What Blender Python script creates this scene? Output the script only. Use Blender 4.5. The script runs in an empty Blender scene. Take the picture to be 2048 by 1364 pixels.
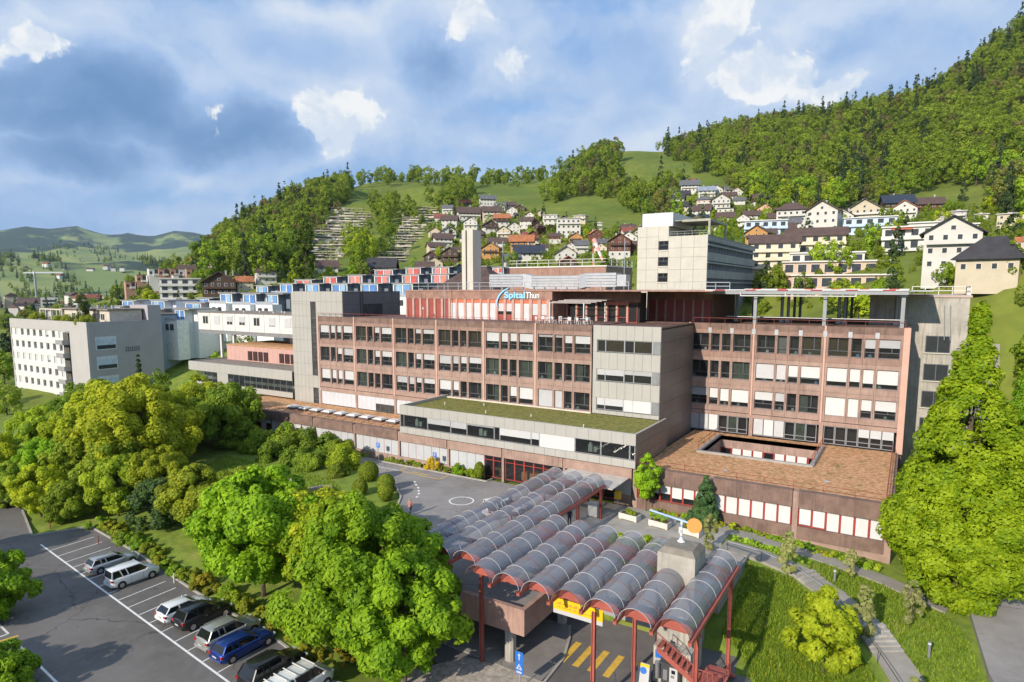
import bpy, math, random
import numpy as np
from mathutils import Vector, Matrix
R = math.radians
sc = bpy.context.scene
COL = sc.collection
# ------------------------------------------------------------------ camera
CAM = (82.542, -72.443, 22.819)
cd = bpy.data.cameras.new('camera'); cam = bpy.data.objects.new('camera', cd); COL.objects.link(cam)
cd.sensor_width = 36; cd.lens = 22.509; cd.shift_y = 0.02344; cd.clip_start = .5; cd.clip_end = 60000
cam.location = CAM; cam.rotation_euler = (R(90 - 6.841), 0, R(31.855)); sc.camera = cam
# ------------------------------------------------------------------ light
SUN_AZ, SUN_EL = R(82.0), R(26.0)          # azimuth the shadows point to (from +X), height of the sun
ld = Vector((math.cos(SUN_AZ) * math.cos(SUN_EL), math.sin(SUN_AZ) * math.cos(SUN_EL), -math.sin(SUN_EL)))
sl = bpy.data.lights.new('sun', 'SUN'); sl.energy = 3.5; sl.angle = R(.55); sl.color = (1, .90, .76)
so = bpy.data.objects.new('sun', sl); COL.objects.link(so); so.rotation_euler = ld.to_track_quat('-Z', 'Y').to_euler()
so.location = (40, -120, 90)
sc.view_settings.view_transform = 'Standard'; sc.view_settings.look = 'None'
sc.view_settings.exposure = 0.62; sc.view_settings.gamma = 1; sc.view_settings.use_curve_mapping = False
sc.cycles.use_denoising = True
sc.cycles.max_bounces = 6; sc.cycles.transparent_max_bounces = 16; sc.cycles.diffuse_bounces = 3
sc.cycles.glossy_bounces = 3; sc.cycles.transmission_bounces = 4; sc.cycles.volume_bounces = 0
sc.cycles.caustics_reflective = False; sc.cycles.caustics_refractive = False
w = bpy.data.worlds.new('World'); sc.world = w; w.use_nodes = True
w.cycles.sampling_method = 'MANUAL'; w.cycles.sample_map_resolution = 256

class N:
    """short-hand for shader node trees"""
    def __init__(s, tree): s.t = tree; s.n = tree.nodes; s.l = tree.links
    def new(s, ty, **k):
        n = s.n.new(ty)
        for a, b in k.items():
            if a[0] == '_': setattr(n, a[1:], b)
        for a, b in k.items():
            if a[0] != '_': s.put(n, a, b)
        return n
    def sock(s, n, a):
        if a[0] == 'i' and a[1:].isdigit(): return n.inputs[int(a[1:])]
        return n.inputs[a.replace('__', ' ')]
    def put(s, n, a, b):
        k = s.sock(n, a)
        if isinstance(b, bpy.types.NodeSocket): s.l.new(b, k)
        elif isinstance(b, bpy.types.Node): s.l.new(b.outputs[0], k)
        else: k.default_value = b
    def math(s, op, a, b=0., c=None, clamp=False):
        n = s.new('ShaderNodeMath', _operation=op, _use_clamp=clamp); s.put(n, 'i0', a); s.put(n, 'i1', b)
        if c is not None: s.put(n, 'i2', c)
        return n.outputs[0]
    def vmath(s, op, a, b=(0, 0, 0), out=0):
        n = s.new('ShaderNodeVectorMath', _operation=op); s.put(n, 'i0', a); s.put(n, 'i1', b); return n.outputs[out]
    def mix(s, f, a, b, bt='MIX'):
        n = s.new('ShaderNodeMix', _data_type='RGBA', _blend_type=bt); s.put(n, 'i0', f)
        for k, v in ((6, a), (7, b)):
            if isinstance(v, tuple) and len(v) == 3: v = v + (1,)
            s.put(n, 'i%d' % k, v)
        return n.outputs[2]
    def noise(s, vec, scale, detail=3, rough=.5, out=0, dist=0.):
        n = s.new('ShaderNodeTexNoise', Vector=vec, Scale=scale, Detail=detail, Roughness=rough, Distortion=dist); return n.outputs[out]
    def ss(s, x, a, b, o0=0., o1=1.):
        n = s.new('ShaderNodeMapRange', _interpolation_type='SMOOTHSTEP'); s.put(n, 'i0', x)
        for i, v in ((1, a), (2, b), (3, o0), (4, o1)): s.put(n, 'i%d' % i, v)
        return n.outputs[0]

def build_sky():
    g = N(w.node_tree); bg = g.n['Background']
    sky = g.new('ShaderNodeTexSky', _sky_type='NISHITA'); sky.sun_disc = False
    sky.sun_elevation = SUN_EL; sky.sun_rotation = R(188); sky.altitude = 560; sky.air_density = 1.0; sky.dust_density = .3; sky.ozone_density = 3.5
    tc = g.new('ShaderNodeTexCoord'); d = g.vmath('NORMALIZE', tc.outputs['Generated'])
    z = g.new('ShaderNodeSeparateXYZ', Vector=d).outputs[2]
    wv = g.vmath('SUBTRACT', g.new('ShaderNodeTexNoise', Vector=d, Scale=6., Detail=5., Roughness=.6).outputs['Color'], (.5, .5, .5))
    dw = g.vmath('ADD', d, g.vmath('MULTIPLY', wv, (.15, .15, .11)))       # billowing outlines
    st = (1., 1., 1.7)
    f1 = g.noise(g.vmath('MULTIPLY', dw, st), 2.7, 7, .52)
    f2 = g.noise(g.vmath('MULTIPLY', g.vmath('ADD', dw, (-.014, .006, .030)), st), 2.7, 5, .52)   # same field, a step towards the sun
    low = g.noise(g.vmath('MULTIPLY', d, (1., 1., 2.2)), 2.1, 3, .5)
    def tot(sel):
        o = None
        for a, e, wa, we, wt in CLOUDS:
            if not sel(wt): continue
            c = Vector((math.sin(R(a)) * math.cos(R(e)), math.cos(R(a)) * math.cos(R(e)), math.sin(R(e))))
            k = Vector((1, 1, math.tan(R(wa)) / math.tan(R(we)))) / math.tan(R(wa))
            q = g.vmath('LENGTH', g.vmath('MULTIPLY', g.vmath('SUBTRACT', dw, tuple(c)), tuple(k)), out=1)
            v = g.ss(q, 2.1, .0, 0., abs(wt)); o = v if o is None else g.math('MAXIMUM', o, v)
        return o
    br, dk = tot(lambda q: q > 0), tot(lambda q: q < 0)
    relief = g.math('SUBTRACT', f1, f2); e1 = g.math('SUBTRACT', f1, .5)
    dens = g.math('ADD', g.math('MULTIPLY', e1, 1.9), g.math('MULTIPLY', g.math('SUBTRACT', low, .47), 2.2))
    cov = g.ss(g.math('ADD', dens, g.math('ADD', g.math('MULTIPLY', br, .7), g.math('MULTIPLY', dk, .7))), -.50, .16)
    tone = g.math('ADD', g.math('MULTIPLY', relief, 1.5), g.math('MULTIPLY', e1, .8))
    tone = g.math('ADD', tone, g.math('ADD', g.math('MULTIPLY', br, .30), .62))
    tone = g.math('SUBTRACT', tone, g.math('MULTIPLY', g.ss(g.math('ADD', dk, g.math('MULTIPLY', e1, 1.1)), .28, .95), .50))
    rim = g.ss(g.math('ABSOLUTE', g.math('SUBTRACT', g.math('ADD', dk, g.math('MULTIPLY', e1, 1.1)), .30)), .30, .0); tone = g.math('ADD', tone, g.math('MULTIPLY', rim, .10))
    fine = g.noise(dw, 21., 4, .6)
    white = g.ss(g.math('ADD', br, g.math('ADD', g.math('MULTIPLY', e1, 2.2), g.math('MULTIPLY', g.math('SUBTRACT', fine, .5), 1.2))), .40, .60)
    ramp = g.new('ShaderNodeValToRGB', Fac=tone); e = ramp.color_ramp.elements
    e[0].position = 0.; e[0].color = (.15, .29, .54, 1); e[1].position = 1.; e[1].color = (.84, .88, .94, 1)
    for p, c in ((.25, (.24, .39, .66, 1)), (.5, (.38, .54, .82, 1)), (.75, (.58, .70, .89, 1))): q = e.new(p); q.color = c
    cl = g.mix(white, ramp.outputs[0], g.mix(g.ss(g.math('ADD', g.math('MULTIPLY', relief, 2.2), g.math('SUBTRACT', fine, .5)), -.16, .12), (.72, .80, .91), (1.0, 1.0, .98)))
    KS = 10 / 2 ** sc.view_settings.exposure
    cl = g.mix(1., cl, (KS, KS, KS), 'MULTIPLY')
    blue = g.mix(1., sky.outputs[0], (.75, 1.05, 1.25), 'MULTIPLY')
    blue = g.mix(g.ss(z, .02, .45), (.31 * KS, .55 * KS, .87 * KS), g.mix(.5, blue, (.17 * KS, .38 * KS, .80 * KS)))
    far = g.ss(z, -.02, .07, .25, 1.)
    g.put(bg, 'Color', g.mix(g.math('MULTIPLY', g.math('MULTIPLY', cov, far), .95), blue, cl)); g.put(bg, 'Strength', .1)
# azimuth from +Y towards +X (deg), elevation, half widths, weight (>0 sunlit cumulus, <0 grey-blue body)
CLOUDS = [(-47.4, 13.8, 2.3, 1.9, 1), (-46.9, 11.7, 1.5, 1.5, 0.75), (-15.2, 20.5, 2.3, 2.6, 1), (-11.2, 17.0, 3.1, 1.6, 0.9), (-6.8, 15.3, 2.5, 1.0, 0.85), (-32.9, 18.4, 2.7, 1.6, 0.7), (-35.8, 20.9, 1.9, 1.7, 0.6), (-56.3, 13.4, 2.4, 1.9, 0.72), (-57.8, 8.4, 1.8, 0.7, 0.7), (-54.3, 9.7, 1.9, 1.4, 0.5), (-67.4, 16.2, 2.2, 1.0, 0.55), (-32.0, 12.9, 2.4, 1.8, 0.5), (-58.4, 5.7, 3.7, 0.7, 0.5), (-14.1, 23.8, 2.7, 2.1, 0.9), (-63.9, 12.9, 8.5, 3.1, -1), (-56.0, 12.0, 7.0, 3.3, -1), (-65.4, 9.1, 5.1, 1.7, -0.9), (-38.8, 18.1, 4.3, 3.3, -0.65), (-21.9, 18.0, 7.1, 3.9, -0.55), (-49.3, 18.9, 7.9, 2.3, -0.5), (-23.1, 14.3, 7.2, 1.9, -0.45)]
build_sky()
# ------------------------------------------------------------------ mesh helpers
class M:
    def __init__(s): s.v = []; s.f = []; s.m = []
    def add(s, vs, fs, m=0):
        o = len(s.v); s.v += [tuple(p) for p in vs]
        for q in fs: s.f.append([i + o for i in q]); s.m.append(m)
        return s
    def box(s, x0, x1, y0, y1, z0, z1, m=0):
        return s.add([(x0, y0, z0), (x1, y0, z0), (x1, y1, z0), (x0, y1, z0), (x0, y0, z1), (x1, y0, z1), (x1, y1, z1), (x0, y1, z1)],
                     [(0, 3, 2, 1), (4, 5, 6, 7), (0, 1, 5, 4), (1, 2, 6, 5), (2, 3, 7, 6), (3, 0, 4, 7)], m)
    def quad(s, a, b, c, d, m=0): return s.add([a, b, c, d], [(0, 1, 2, 3)], m)
    def poly(s, pts, m=0): return s.add(pts, [tuple(range(len(pts)))], m)
    def prism(s, poly, z0, z1, m=0):
        n = len(poly)
        return s.add([(x, y, z0) for x, y in poly] + [(x, y, z1) for x, y in poly],
                     [tuple(range(n))[::-1], tuple(range(n, 2 * n))] + [(i, (i + 1) % n, n + (i + 1) % n, n + i) for i in range(n)], m)
    def ext(s, prof, y0, y1, m=0):                 # profile in x,z pushed along y
        n = len(prof)
        return s.add([(x, y0, z) for x, z in prof] + [(x, y1, z) for x, z in prof],
                     [tuple(range(n)), tuple(range(n, 2 * n))[::-1]] + [(i, n + i, n + (i + 1) % n, (i + 1) % n) for i in range(n)], m)
    def extx(s, prof, x0, x1, m=0):                # profile in y,z pushed along x
        n = len(prof)
        return s.add([(x0, y, z) for y, z in prof] + [(x1, y, z) for y, z in prof],
                     [tuple(range(n))[::-1], tuple(range(n, 2 * n))] + [(i, (i + 1) % n, n + (i + 1) % n, n + i) for i in range(n)], m)
    def cyl(s, p, q, r, n=8, r2=None, m=0):
        p = Vector(p); q = Vector(q); a = (q - p).normalized(); r2 = r if r2 is None else r2
        t = a.orthogonal().normalized(); u = a.cross(t); A = []; B = []
        for i in range(n):
            c = t * math.cos(2 * math.pi * i / n) + u * math.sin(2 * math.pi * i / n); A.append(p + c * r); B.append(q + c * r2)
        return s.add(A + B, [tuple(range(n))[::-1], tuple(range(n, 2 * n))] + [(i, (i + 1) % n, n + (i + 1) % n, n + i) for i in range(n)], m)
    def tube(s, pts, r, n=6, m=0):
        for a, b in zip(pts, pts[1:]): s.cyl(a, b, r, n, m=m)
        return s
    def bar(s, a, b, wx, wz, m=0):                 # square bar between two points
        a = Vector(a); b = Vector(b); d = (b - a).normalized(); up = Vector((0, 0, 1)) if abs(d.z) < .9 else Vector((0, 1, 0))
        t = d.cross(up).normalized() * wx / 2; u = t.cross(d).normalized() * wz / 2
        return s.add([a - t - u, a + t - u, a + t + u, a - t + u, b - t - u, b + t - u, b + t + u, b - t + u],
                     [(0, 1, 2, 3), (7, 6, 5, 4), (0, 4, 5, 1), (1, 5, 6, 2), (2, 6, 7, 3), (3, 7, 4, 0)], m)
    def lathe(s, prof, n=16, c=(0, 0), m=0):
        k = len(prof); vs = [(c[0] + r * math.cos(2 * math.pi * i / n), c[1] + r * math.sin(2 * math.pi * i / n), z) for i in range(n) for r, z in prof]
        return s.add(vs, [(i * k + j, ((i + 1) % n) * k + j, ((i + 1) % n) * k + j + 1, i * k + j + 1) for i in range(n) for j in range(k - 1)], m)
    def mesh(s, name, mats=None, smooth=False):
        me = bpy.data.meshes.new(name); me.from_pydata(s.v, [], s.f)
        for x in (mats or []): me.materials.append(x)
        if any(s.m): me.polygons.foreach_set('material_index', s.m)
        if smooth: me.polygons.foreach_set('use_smooth', [True] * len(me.polygons))
        me.update(); return me

WL = {}
def put(name, data, parent=None, at=(0, 0, 0), mat=None, scale=None, rz=None, smooth=False):
    """one object; `at` is in world space, parents are unrotated unless rel placement is used"""
    if isinstance(data, M): data = data.mesh(name, [mat] if mat and not isinstance(mat, (list, tuple)) else mat, smooth)
    o = bpy.data.objects.new(name, data); COL.objects.link(o)
    WL[o.name] = at; p = (0, 0, 0)
    if parent is not None: o.parent = parent; p = WL[parent.name]
    o.location = (at[0] - p[0], at[1] - p[1], at[2] - p[2])
    if scale: o.scale = scale
    if rz: o.rotation_euler[2] = rz
    return o
def rel(name, data, parent, mat=None, loc=(0, 0, 0), smooth=False):      # child given in its parent's own axes
    if isinstance(data, M): data = data.mesh(name, [mat] if mat and not isinstance(mat, (list, tuple)) else mat, smooth)
    o = bpy.data.objects.new(name, data); COL.objects.link(o); o.parent = parent; o.location = loc; WL[o.name] = loc
    return o
def tag(o, label=None, cat=None, group=None, kind=None):
    if label: o['label'] = label
    if cat: o['category'] = cat
    if group: o['group'] = group
    if kind: o['kind'] = kind
    return o
def thing(name, label, cat, at=(0, 0, 0), rz=0, group=None):
    o = put(name, None, None, at, rz=rz); return tag(o, label, cat, group)
def one(name, m, mat, label, cat, at=(0, 0, 0), rz=0, group=None, smooth=False, kind=None):
    return tag(put(name, m, None, at, mat, rz=rz, smooth=smooth), label, cat, group, kind)
def struct(name, m, mat): return tag(put(name, m, None, (0, 0, 0), mat), kind='structure')
def shift(m, dx, dy, dz=0):
    m.v = [(x + dx, y + dy, z + dz) for x, y, z in m.v]; return m
def copy_tree(o, at, rz=None, label=None, scale=None):
    c = o.copy(); COL.objects.link(c); c.location = at; WL[c.name] = tuple(at)
    if rz is not None: c.rotation_euler[2] = rz
    if scale: c.scale = scale
    if label: c['label'] = label
    for k in o.children:
        d = k.copy(); COL.objects.link(d); d.parent = c
        for q in k.children:
            e = q.copy(); COL.objects.link(e); e.parent = d
    return c

# ------------------------------------------------------------------ materials
MATS = {}
def mat(name, col, rough=.75, var=.12, scale=1.2, metal=0., streak=0., bump=0., spec=.5, scol=None, fine=0., band=None):
    """plain surface: colour + soft mottling + optional rain streaks and grain"""
    if name in MATS: return MATS[name]
    m = bpy.data.materials.new(name); m.use_nodes = True; g = N(m.node_tree); b = g.n['Principled BSDF']
    pos = g.new('ShaderNodeNewGeometry').outputs['Position']; c = tuple(col) + (1,)
    n1 = g.noise(pos, scale, 5, .6)
    out = g.mix(g.ss(n1, .3, .7), tuple(x * (1 - var) for x in col), tuple(min(1, x * (1 + var)) for x in col))
    if fine: out = g.mix(g.math('MULTIPLY', g.ss(g.noise(pos, 14., 3), .45, .75), fine), out, tuple(x * .35 for x in col))
    if streak:
        sv = g.vmath('MULTIPLY', pos, (3.2, 3.2, .16)); s1 = g.ss(g.noise(sv, 1.6, 5, .65), .42, .74)
        s2 = g.ss(g.noise(pos, .35, 3), .3, .65)
        out = g.mix(g.math('MULTIPLY', g.math('MULTIPLY', s1, s2), streak), out, scol or tuple(x * .3 for x in col))
    g.put(b, 'Base__Color', out); g.put(b, 'Roughness', rough); g.put(b, 'Metallic', metal); g.put(b, 'Specular__IOR__Level', spec)
    if bump:
        bn = g.new('ShaderNodeBump', Strength=bump, Distance=.03, Height=g.noise(pos, 9., 4)); g.put(b, 'Normal', bn)
    MATS[name] = m; return m
def glass_mat(name, tint, alpha, rough=.03, spec=.9):
    if name in MATS: return MATS[name]
    m = bpy.data.materials.new(name); m.use_nodes = True; g = N(m.node_tree); b = g.n['Principled BSDF']; o = g.n['Material Output']
    g.put(b, 'Base__Color', tuple(tint) + (1,)); g.put(b, 'Roughness', rough); g.put(b, 'Specular__IOR__Level', spec)
    t = g.new('ShaderNodeBsdfTransparent'); t.inputs[0].default_value = tuple(min(1, .6 + x) for x in tint) + (1,)
    fr = g.new('ShaderNodeLayerWeight', Blend=.25).outputs['Facing']
    mx = g.new('ShaderNodeMixShader'); g.put(mx, 'i0', g.math('ADD', alpha, g.math('MULTIPLY', fr, .35), clamp=True)); g.put(mx, 'i1', t); g.put(mx, 'i2', b)
    g.put(o, 'Surface', mx); MATS[name] = m; return m
def leaf_mat(name, col, col2, trans=.45, rough=.6):
    if name in MATS: return MATS[name]
    m = bpy.data.materials.new(name); m.use_nodes = True; g = N(m.node_tree); b = g.n['Principled BSDF']; o = g.n['Material Output']
    rnd = g.new('ShaderNodeAttribute', _attribute_name='rnd').outputs['Fac']
    oi = g.new('ShaderNodeObjectInfo')
    c = g.mix(g.ss(rnd, .1, .95), col, col2)
    v = g.math('ADD', .84, g.math('MULTIPLY', oi.outputs['Random'], .32))
    vv = g.new('ShaderNodeCombineXYZ', X=v, Y=v, Z=v)
    c = g.mix(1., c, vv.outputs[0], 'MULTIPLY'); c = g.mix(1., c, oi.outputs['Color'], 'MULTIPLY')
    g.put(b, 'Base__Color', c); g.put(b, 'Roughness', rough); g.put(b, 'Specular__IOR__Level', .25)
    tr = g.new('ShaderNodeBsdfTranslucent'); g.put(tr, 'Color', g.mix(1., c, (1.25, 1.2, .6), 'MULTIPLY'))
    mx = g.new('ShaderNodeMixShader'); g.put(mx, 'i0', trans); g.put(mx, 'i1', b); g.put(mx, 'i2', tr); g.put(o, 'Surface', mx)
    MATS[name] = m; return m
pink = mat('pink_concrete', (.37, .252, .206), .85, .13, .8, streak=.7, bump=.25, scol=(.16, .10, .085))
pink_dark = mat('weathered_concrete', (.215, .138, .11), .9, .22, .9, streak=.75, bump=.3, scol=(.07, .05, .045))
pink_pale = mat('pink_pilaster', (.60, .37, .29), .8, .06, .8, streak=.15)
joint_m = mat('joint_shadow_gap', (.08, .045, .04), .9)
clad = mat('grey_cladding', (.42, .405, .37), .5, .05, .35, streak=.18, metal=.0, spec=.45)
clad_dk = mat('dark_shade_cladding', (.17, .145, .125), .45, .10, .3, streak=.3, spec=.6)  # darker copy of the cladding: shade painted onto walls turned from the sun
frame_m = mat('grey_window_frame', (.11, .115, .125), .45, .05)
red_m = mat('red_frame', (.36, .045, .035), .5, .12, 1.5)
red_door = mat('red_door_panel', (.31, .072, .056), .55, .10, 1.2)
orange_m = mat('orange_panel', (.62, .17, .09), .6, .08)
white_m = mat('white_blind', (.53, .53, .53), .5, .03)
grey_b = mat('grey_blind', (.42, .42, .43), .5, .05)
lilac_b = mat('pale_lilac_blind', (.62, .57, .58), .55, .05)
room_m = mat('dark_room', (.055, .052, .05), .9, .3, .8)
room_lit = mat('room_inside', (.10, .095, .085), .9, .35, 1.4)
cur_g = mat('green_curtain', (.18, .24, .17), .9, .2, 1.5)
cur_o = mat('olive_curtain', (.13, .10, .045), .9, .2, 1.5)
cur_w = mat('pale_curtain', (.45, .46, .44), .9, .1, 1.5)
pane_m = glass_mat('window_glass', (.05, .055, .06), .30)
concrete = mat('raw_concrete', (.42, .39, .34), .9, .16, .7, streak=.75, bump=.3, fine=.12)
concrete_w = mat('pale_concrete', (.56, .53, .455), .8, .05, .5, streak=.12)
concrete_d = mat('grey_shade_concrete', (.34, .35, .36), .8, .1, .5, streak=.35)  # greyer copy of the pale concrete, with the tower flank's shade in its colour
def patchy(name, c1, c2, c3, s1, s2, rough=.95):
    m = bpy.data.materials.new(name); m.use_nodes = True; g = N(m.node_tree); b = g.n['Principled BSDF']; p = g.new('ShaderNodeMapping', Vector=g.new('ShaderNodeNewGeometry').outputs['Position'], Rotation=(.61, .37, .53)).outputs[0]
    n1 = g.noise(p, s1, 8, .68); n2 = g.noise(p, s2, 6, .7); n3 = g.noise(p, s1 * .22, 4, .6)
    c = g.mix(g.ss(n1, .42, .60), c1, c2); c = g.mix(g.math('MULTIPLY', g.ss(n2, .50, .66), g.ss(n3, .36, .62)), c, c3); g.put(b, 'Base__Color', c); g.put(b, 'Roughness', rough); g.put(b, 'Specular__IOR__Level', .2)
    g.put(b, 'Normal', g.new('ShaderNodeBump', Strength=.6, Distance=.06, Height=g.noise(p, 7., 5))); MATS[name] = m; return m
sedum = patchy('sedum_roof', (.68, .39, .21), (.42, .22, .105), (.17, .17, .05), 2.6, 1.1)
sedum_g = patchy('green_sedum_roof', (.25, .24, .065), (.13, .14, .035), (.30, .17, .07), 2.2, 1.2)
gravel_roof = mat('gravel_roof', (.24, .20, .165), .95, .25, 1.2, fine=.4)
roof_red = mat('reddish_roof_gravel', (.17, .10, .085), .95, .3, 1.2, fine=.4)
steel = mat('grey_steel', (.30, .31, .33), .4, .05, metal=.4)
galv = mat('galvanised_metal', (.55, .56, .58), .32, .08, 1.5, metal=.45)
rust = mat('rust_red_steel', (.25, .055, .035), .55, .18, 1.3)
canopy_red = mat('canopy_red_steel', (.38, .10, .075), .5, .14, .9)
def tarmac(name, c):
    m = bpy.data.materials.new(name); m.use_nodes = True; g = N(m.node_tree); b = g.n['Principled BSDF']; p = g.new('ShaderNodeNewGeometry').outputs['Position']
    big = g.ss(g.noise(p, .13, 4, .6), .35, .65); grain = g.ss(g.noise(p, 22., 3, .7), .3, .75); mid = g.ss(g.noise(p, 1.1, 5, .65), .4, .7)
    col = g.mix(big, tuple(v * .84 for v in c), tuple(v * 1.14 for v in c)); col = g.mix(g.math('MULTIPLY', grain, .28), col, tuple(v * .45 for v in c)); col = g.mix(g.math('MULTIPLY', mid, .22), col, tuple(v * 1.5 for v in c))
    vo = g.new('ShaderNodeTexVoronoi', _feature='DISTANCE_TO_EDGE', Vector=g.vmath('ADD', p, g.vmath('MULTIPLY', g.new('ShaderNodeTexNoise', Vector=p, Scale=.7, Detail=4.).outputs['Color'], (1.6, 1.6, 0))), Scale=.11)
    crack = g.ss(vo.outputs[0], .0045, .0015); col = g.mix(g.math('MULTIPLY', crack, .7), col, tuple(v * .35 for v in c))
    stain = g.ss(g.noise(p, .55, 3, .5), .66, .74); col = g.mix(g.math('MULTIPLY', stain, .5), col, tuple(v * .5 for v in c))
    g.put(b, 'Base__Color', col); g.put(b, 'Roughness', .9); g.put(b, 'Specular__IOR__Level', .3); g.put(b, 'Normal', g.new('ShaderNodeBump', Strength=.25, Distance=.02, Height=g.noise(p, 30., 3))); MATS[name] = m; return m
asphalt = tarmac('asphalt', (.165, .152, .142)); asphalt2 = tarmac('pale_asphalt', (.275, .255, .238))
paving = mat('concrete_paving', (.36, .33, .29), .9, .14, .6, fine=.1)
paint_w = mat('white_road_paint', (.78, .77, .74), .7, .10, 3.)
paint_y = mat('yellow_road_paint', (.72, .45, .06), .7, .12, 3.)
grass_m = patchy('lawn', (.20, .27, .038), (.14, .20, .03), (.28, .29, .065), .9, .35)
white_p = mat('white_plaster', (.66, .645, .61), .8, .03, .6, streak=.08)
black_m = mat('black_metal', (.03, .03, .032), .5)
soil = mat('soil', (.09, .06, .04), .95, .3)
bark = mat('bark', (.11, .085, .06), .95, .3, 4., bump=.6)
chrome = mat('car_glass', (.012, .013, .015), .06, 0, spec=.8)
tyre_m = mat('tyre', (.02, .02, .02), .85)
alu = mat('aluminium', (.6, .6, .62), .3, .03, metal=.8)
blue_sign = mat('blue_sign', (.02, .16, .58), .5, .02)
yel = mat('yellow_paint', (.85, .52, .01), .5, .05)

# ------------------------------------------------------------------ ground
CT = np.array([[float(a) for a in p.split(',')] for p in """-199,100,20.9;-300,164,35.6;-394,222,41.4;-167,94,26.3;-250,150,34.4;-316,196,48.4;-382,240,53.4;-138,100,26.1;-217,162,34.1;-303,230,60.2;-373,286,83.4;-420,324,92.0;-170,155,33.2;-237,216,46.9;-318,290,80.5;-391,358,108.7;-436,398,118.8;-153,173,34.6;-222,245,54.5;-284,311,80.5;-352,383,109.8;-428,463,136.8;-470,507,143.8;-134,190,39.9;-210,283,65.0;-286,376,97.5;-355,461,126.9;-406,523,144.1;-451,577,152.6;-117,215,45.9;-173,298,71.1;-230,380,96.2;-293,470,123.2;-350,553,144.5;-389,610,153.3;-84,224,47.8;-119,285,63.8;-163,363,84.0;-217,459,111.1;-271,555,137.6;-310,624,149.8;-70,242,51.0;-101,305,67.7;-136,377,87.4;-176,458,116.5;-215,539,145.8;-250,611,161.9;-49,252,50.8;-83,335,71.0;-113,409,93.2;-151,502,133.9;-189,594,169.0;-224,688,157.0;11,151,33.5;-31,280,57.3;-68,394,86.4;-96,479,114.8;-124,565,147.3;-152,650,173.2;-186,766,158.2;28,151,33.6;2,258,53.9;-23,355,77.2;-45,442,99.6;-72,549,142.5;-112,704,194.2;-138,831,169.2;45,144,32.9;28,243,49.1;10,341,70.5;-12,459,108.4;-58,705,195.6;-74,834,165.6;67,132,31.8;59,227,47.4;52,316,65.2;37,476,115.4;16,705,197.5;13,845,162.5;85,108,29.4;85,198,42.2;85,298,61.1;85,378,80.8;84,528,134.0;81,708,205.7;92,848,170.7;98,67,24.2;108,156,34.7;118,256,53.7;132,405,97.4;146,574,172.9;158,744,269.9;190,882,239.9;107,25,21.5;132,132,31.4;153,219,46.2;186,366,87.6;227,561,172.1;259,728,278.4;310,860,248.4;-120,-10,-5.0;-76,8,-3.0;-40,-10,-2.0;-40,25,1.5;0,10,0.2;20,30,0.5;50,30,0.5;80,25,-0.5;-20,45,3.0;20,60,3.0;50,60,4.0;85,60,4.0;100,40,3.0;92,10,-0.5;100,-10,0.0;115,20,6.0;88,-14,-2.0;85,-23,-3.0;82,-20,-2.0;77,-16,-1.0;70,-16,0.0;82,-10,-1.1;74,-28,-3.0;77,-31,-3.4;66,-12,-0.1;60,-12,0.0;40,-12,-0.1;26,-16,-0.1;20,-10,-0.1;2,-21,-0.8;22,-23,-0.4;30,-23,-0.2;2,-30,-2.4;20,-33,-2.2;34,-33,-2.2;45,-33,-2.5;10,-40,-3.4;25,-41,-3.5;40,-43,-3.5;50,-44,-3.5;0,-46,-3.7;30,-55,-3.8;60,-50,-3.8;85,-45,-4.0;95,-30,-3.0;60,-75,-4.0;0,-75,-4.0;-30,-35,-4.1;-60,-30,-4.5;-30,-60,-4.2;-100,-60,-6.0;120,-60,-3.0;130,-20,4.0;-208,3,-6.0;-692,130,-2.0;-132,11,-3.0;-383,110,0.0;-756,256,3.0;-143,36,0.0;-323,122,4.0;-729,316,5.0;-93,24,5.0;-224,96,10.0;-531,265,7.0;-750,386,6.0;-88,32,7.0;-84,39,9.0;-79,54,11.0;-77,71,13.0;-70,86,14.0;-61,101,16.0;-48,117,18.0;-30,128,20.0;-18,135,21.0;-3,141,22.0""".split(';')])
def tps_fit(P):
    n = len(P); d = np.hypot(P[:, None, 0] - P[None, :, 0], P[:, None, 1] - P[None, :, 1]) / 100
    K = np.where(d > 0, d * d * np.log(np.maximum(d, 1e-9)), 0) + np.eye(n) * 1e-5
    A = np.zeros((n + 3, n + 3)); A[:n, :n] = K; A[:n, n] = 1; A[:n, n + 1:] = P[:, :2] / 100; A[n:, :n] = A[:n, n:].T
    return np.linalg.solve(A, np.r_[P[:, 2], 0, 0, 0])
CW = tps_fit(CT)
def hz(x, y):
    x = np.asarray(x, float); y = np.asarray(y, float); o = np.zeros(x.shape)
    for i, p in enumerate(CT):
        d = np.hypot(x - p[0], y - p[1]) / 100; o += CW[i] * d * d * np.log(np.maximum(d, 1e-9))
    n = len(CT); return o + CW[n] + CW[n + 1] * x / 100 + CW[n + 2] * y / 100
def h1(x, y): return float(hz(np.array([x]), np.array([y]))[0])
def grid_mesh(name, xs, ys, Z, keep=None):
    nx, ny = len(xs), len(ys); X, Y = np.meshgrid(xs, ys)
    co = np.stack([X, Y, Z], -1).reshape(-1, 3)
    i = np.arange(nx * ny).reshape(ny, nx); q = np.stack([i[:-1, :-1], i[:-1, 1:], i[1:, 1:], i[1:, :-1]], -1).reshape(-1, 4)
    if keep is not None: q = q[keep.reshape(-1)]
    return np_mesh(name, co, q)
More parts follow.
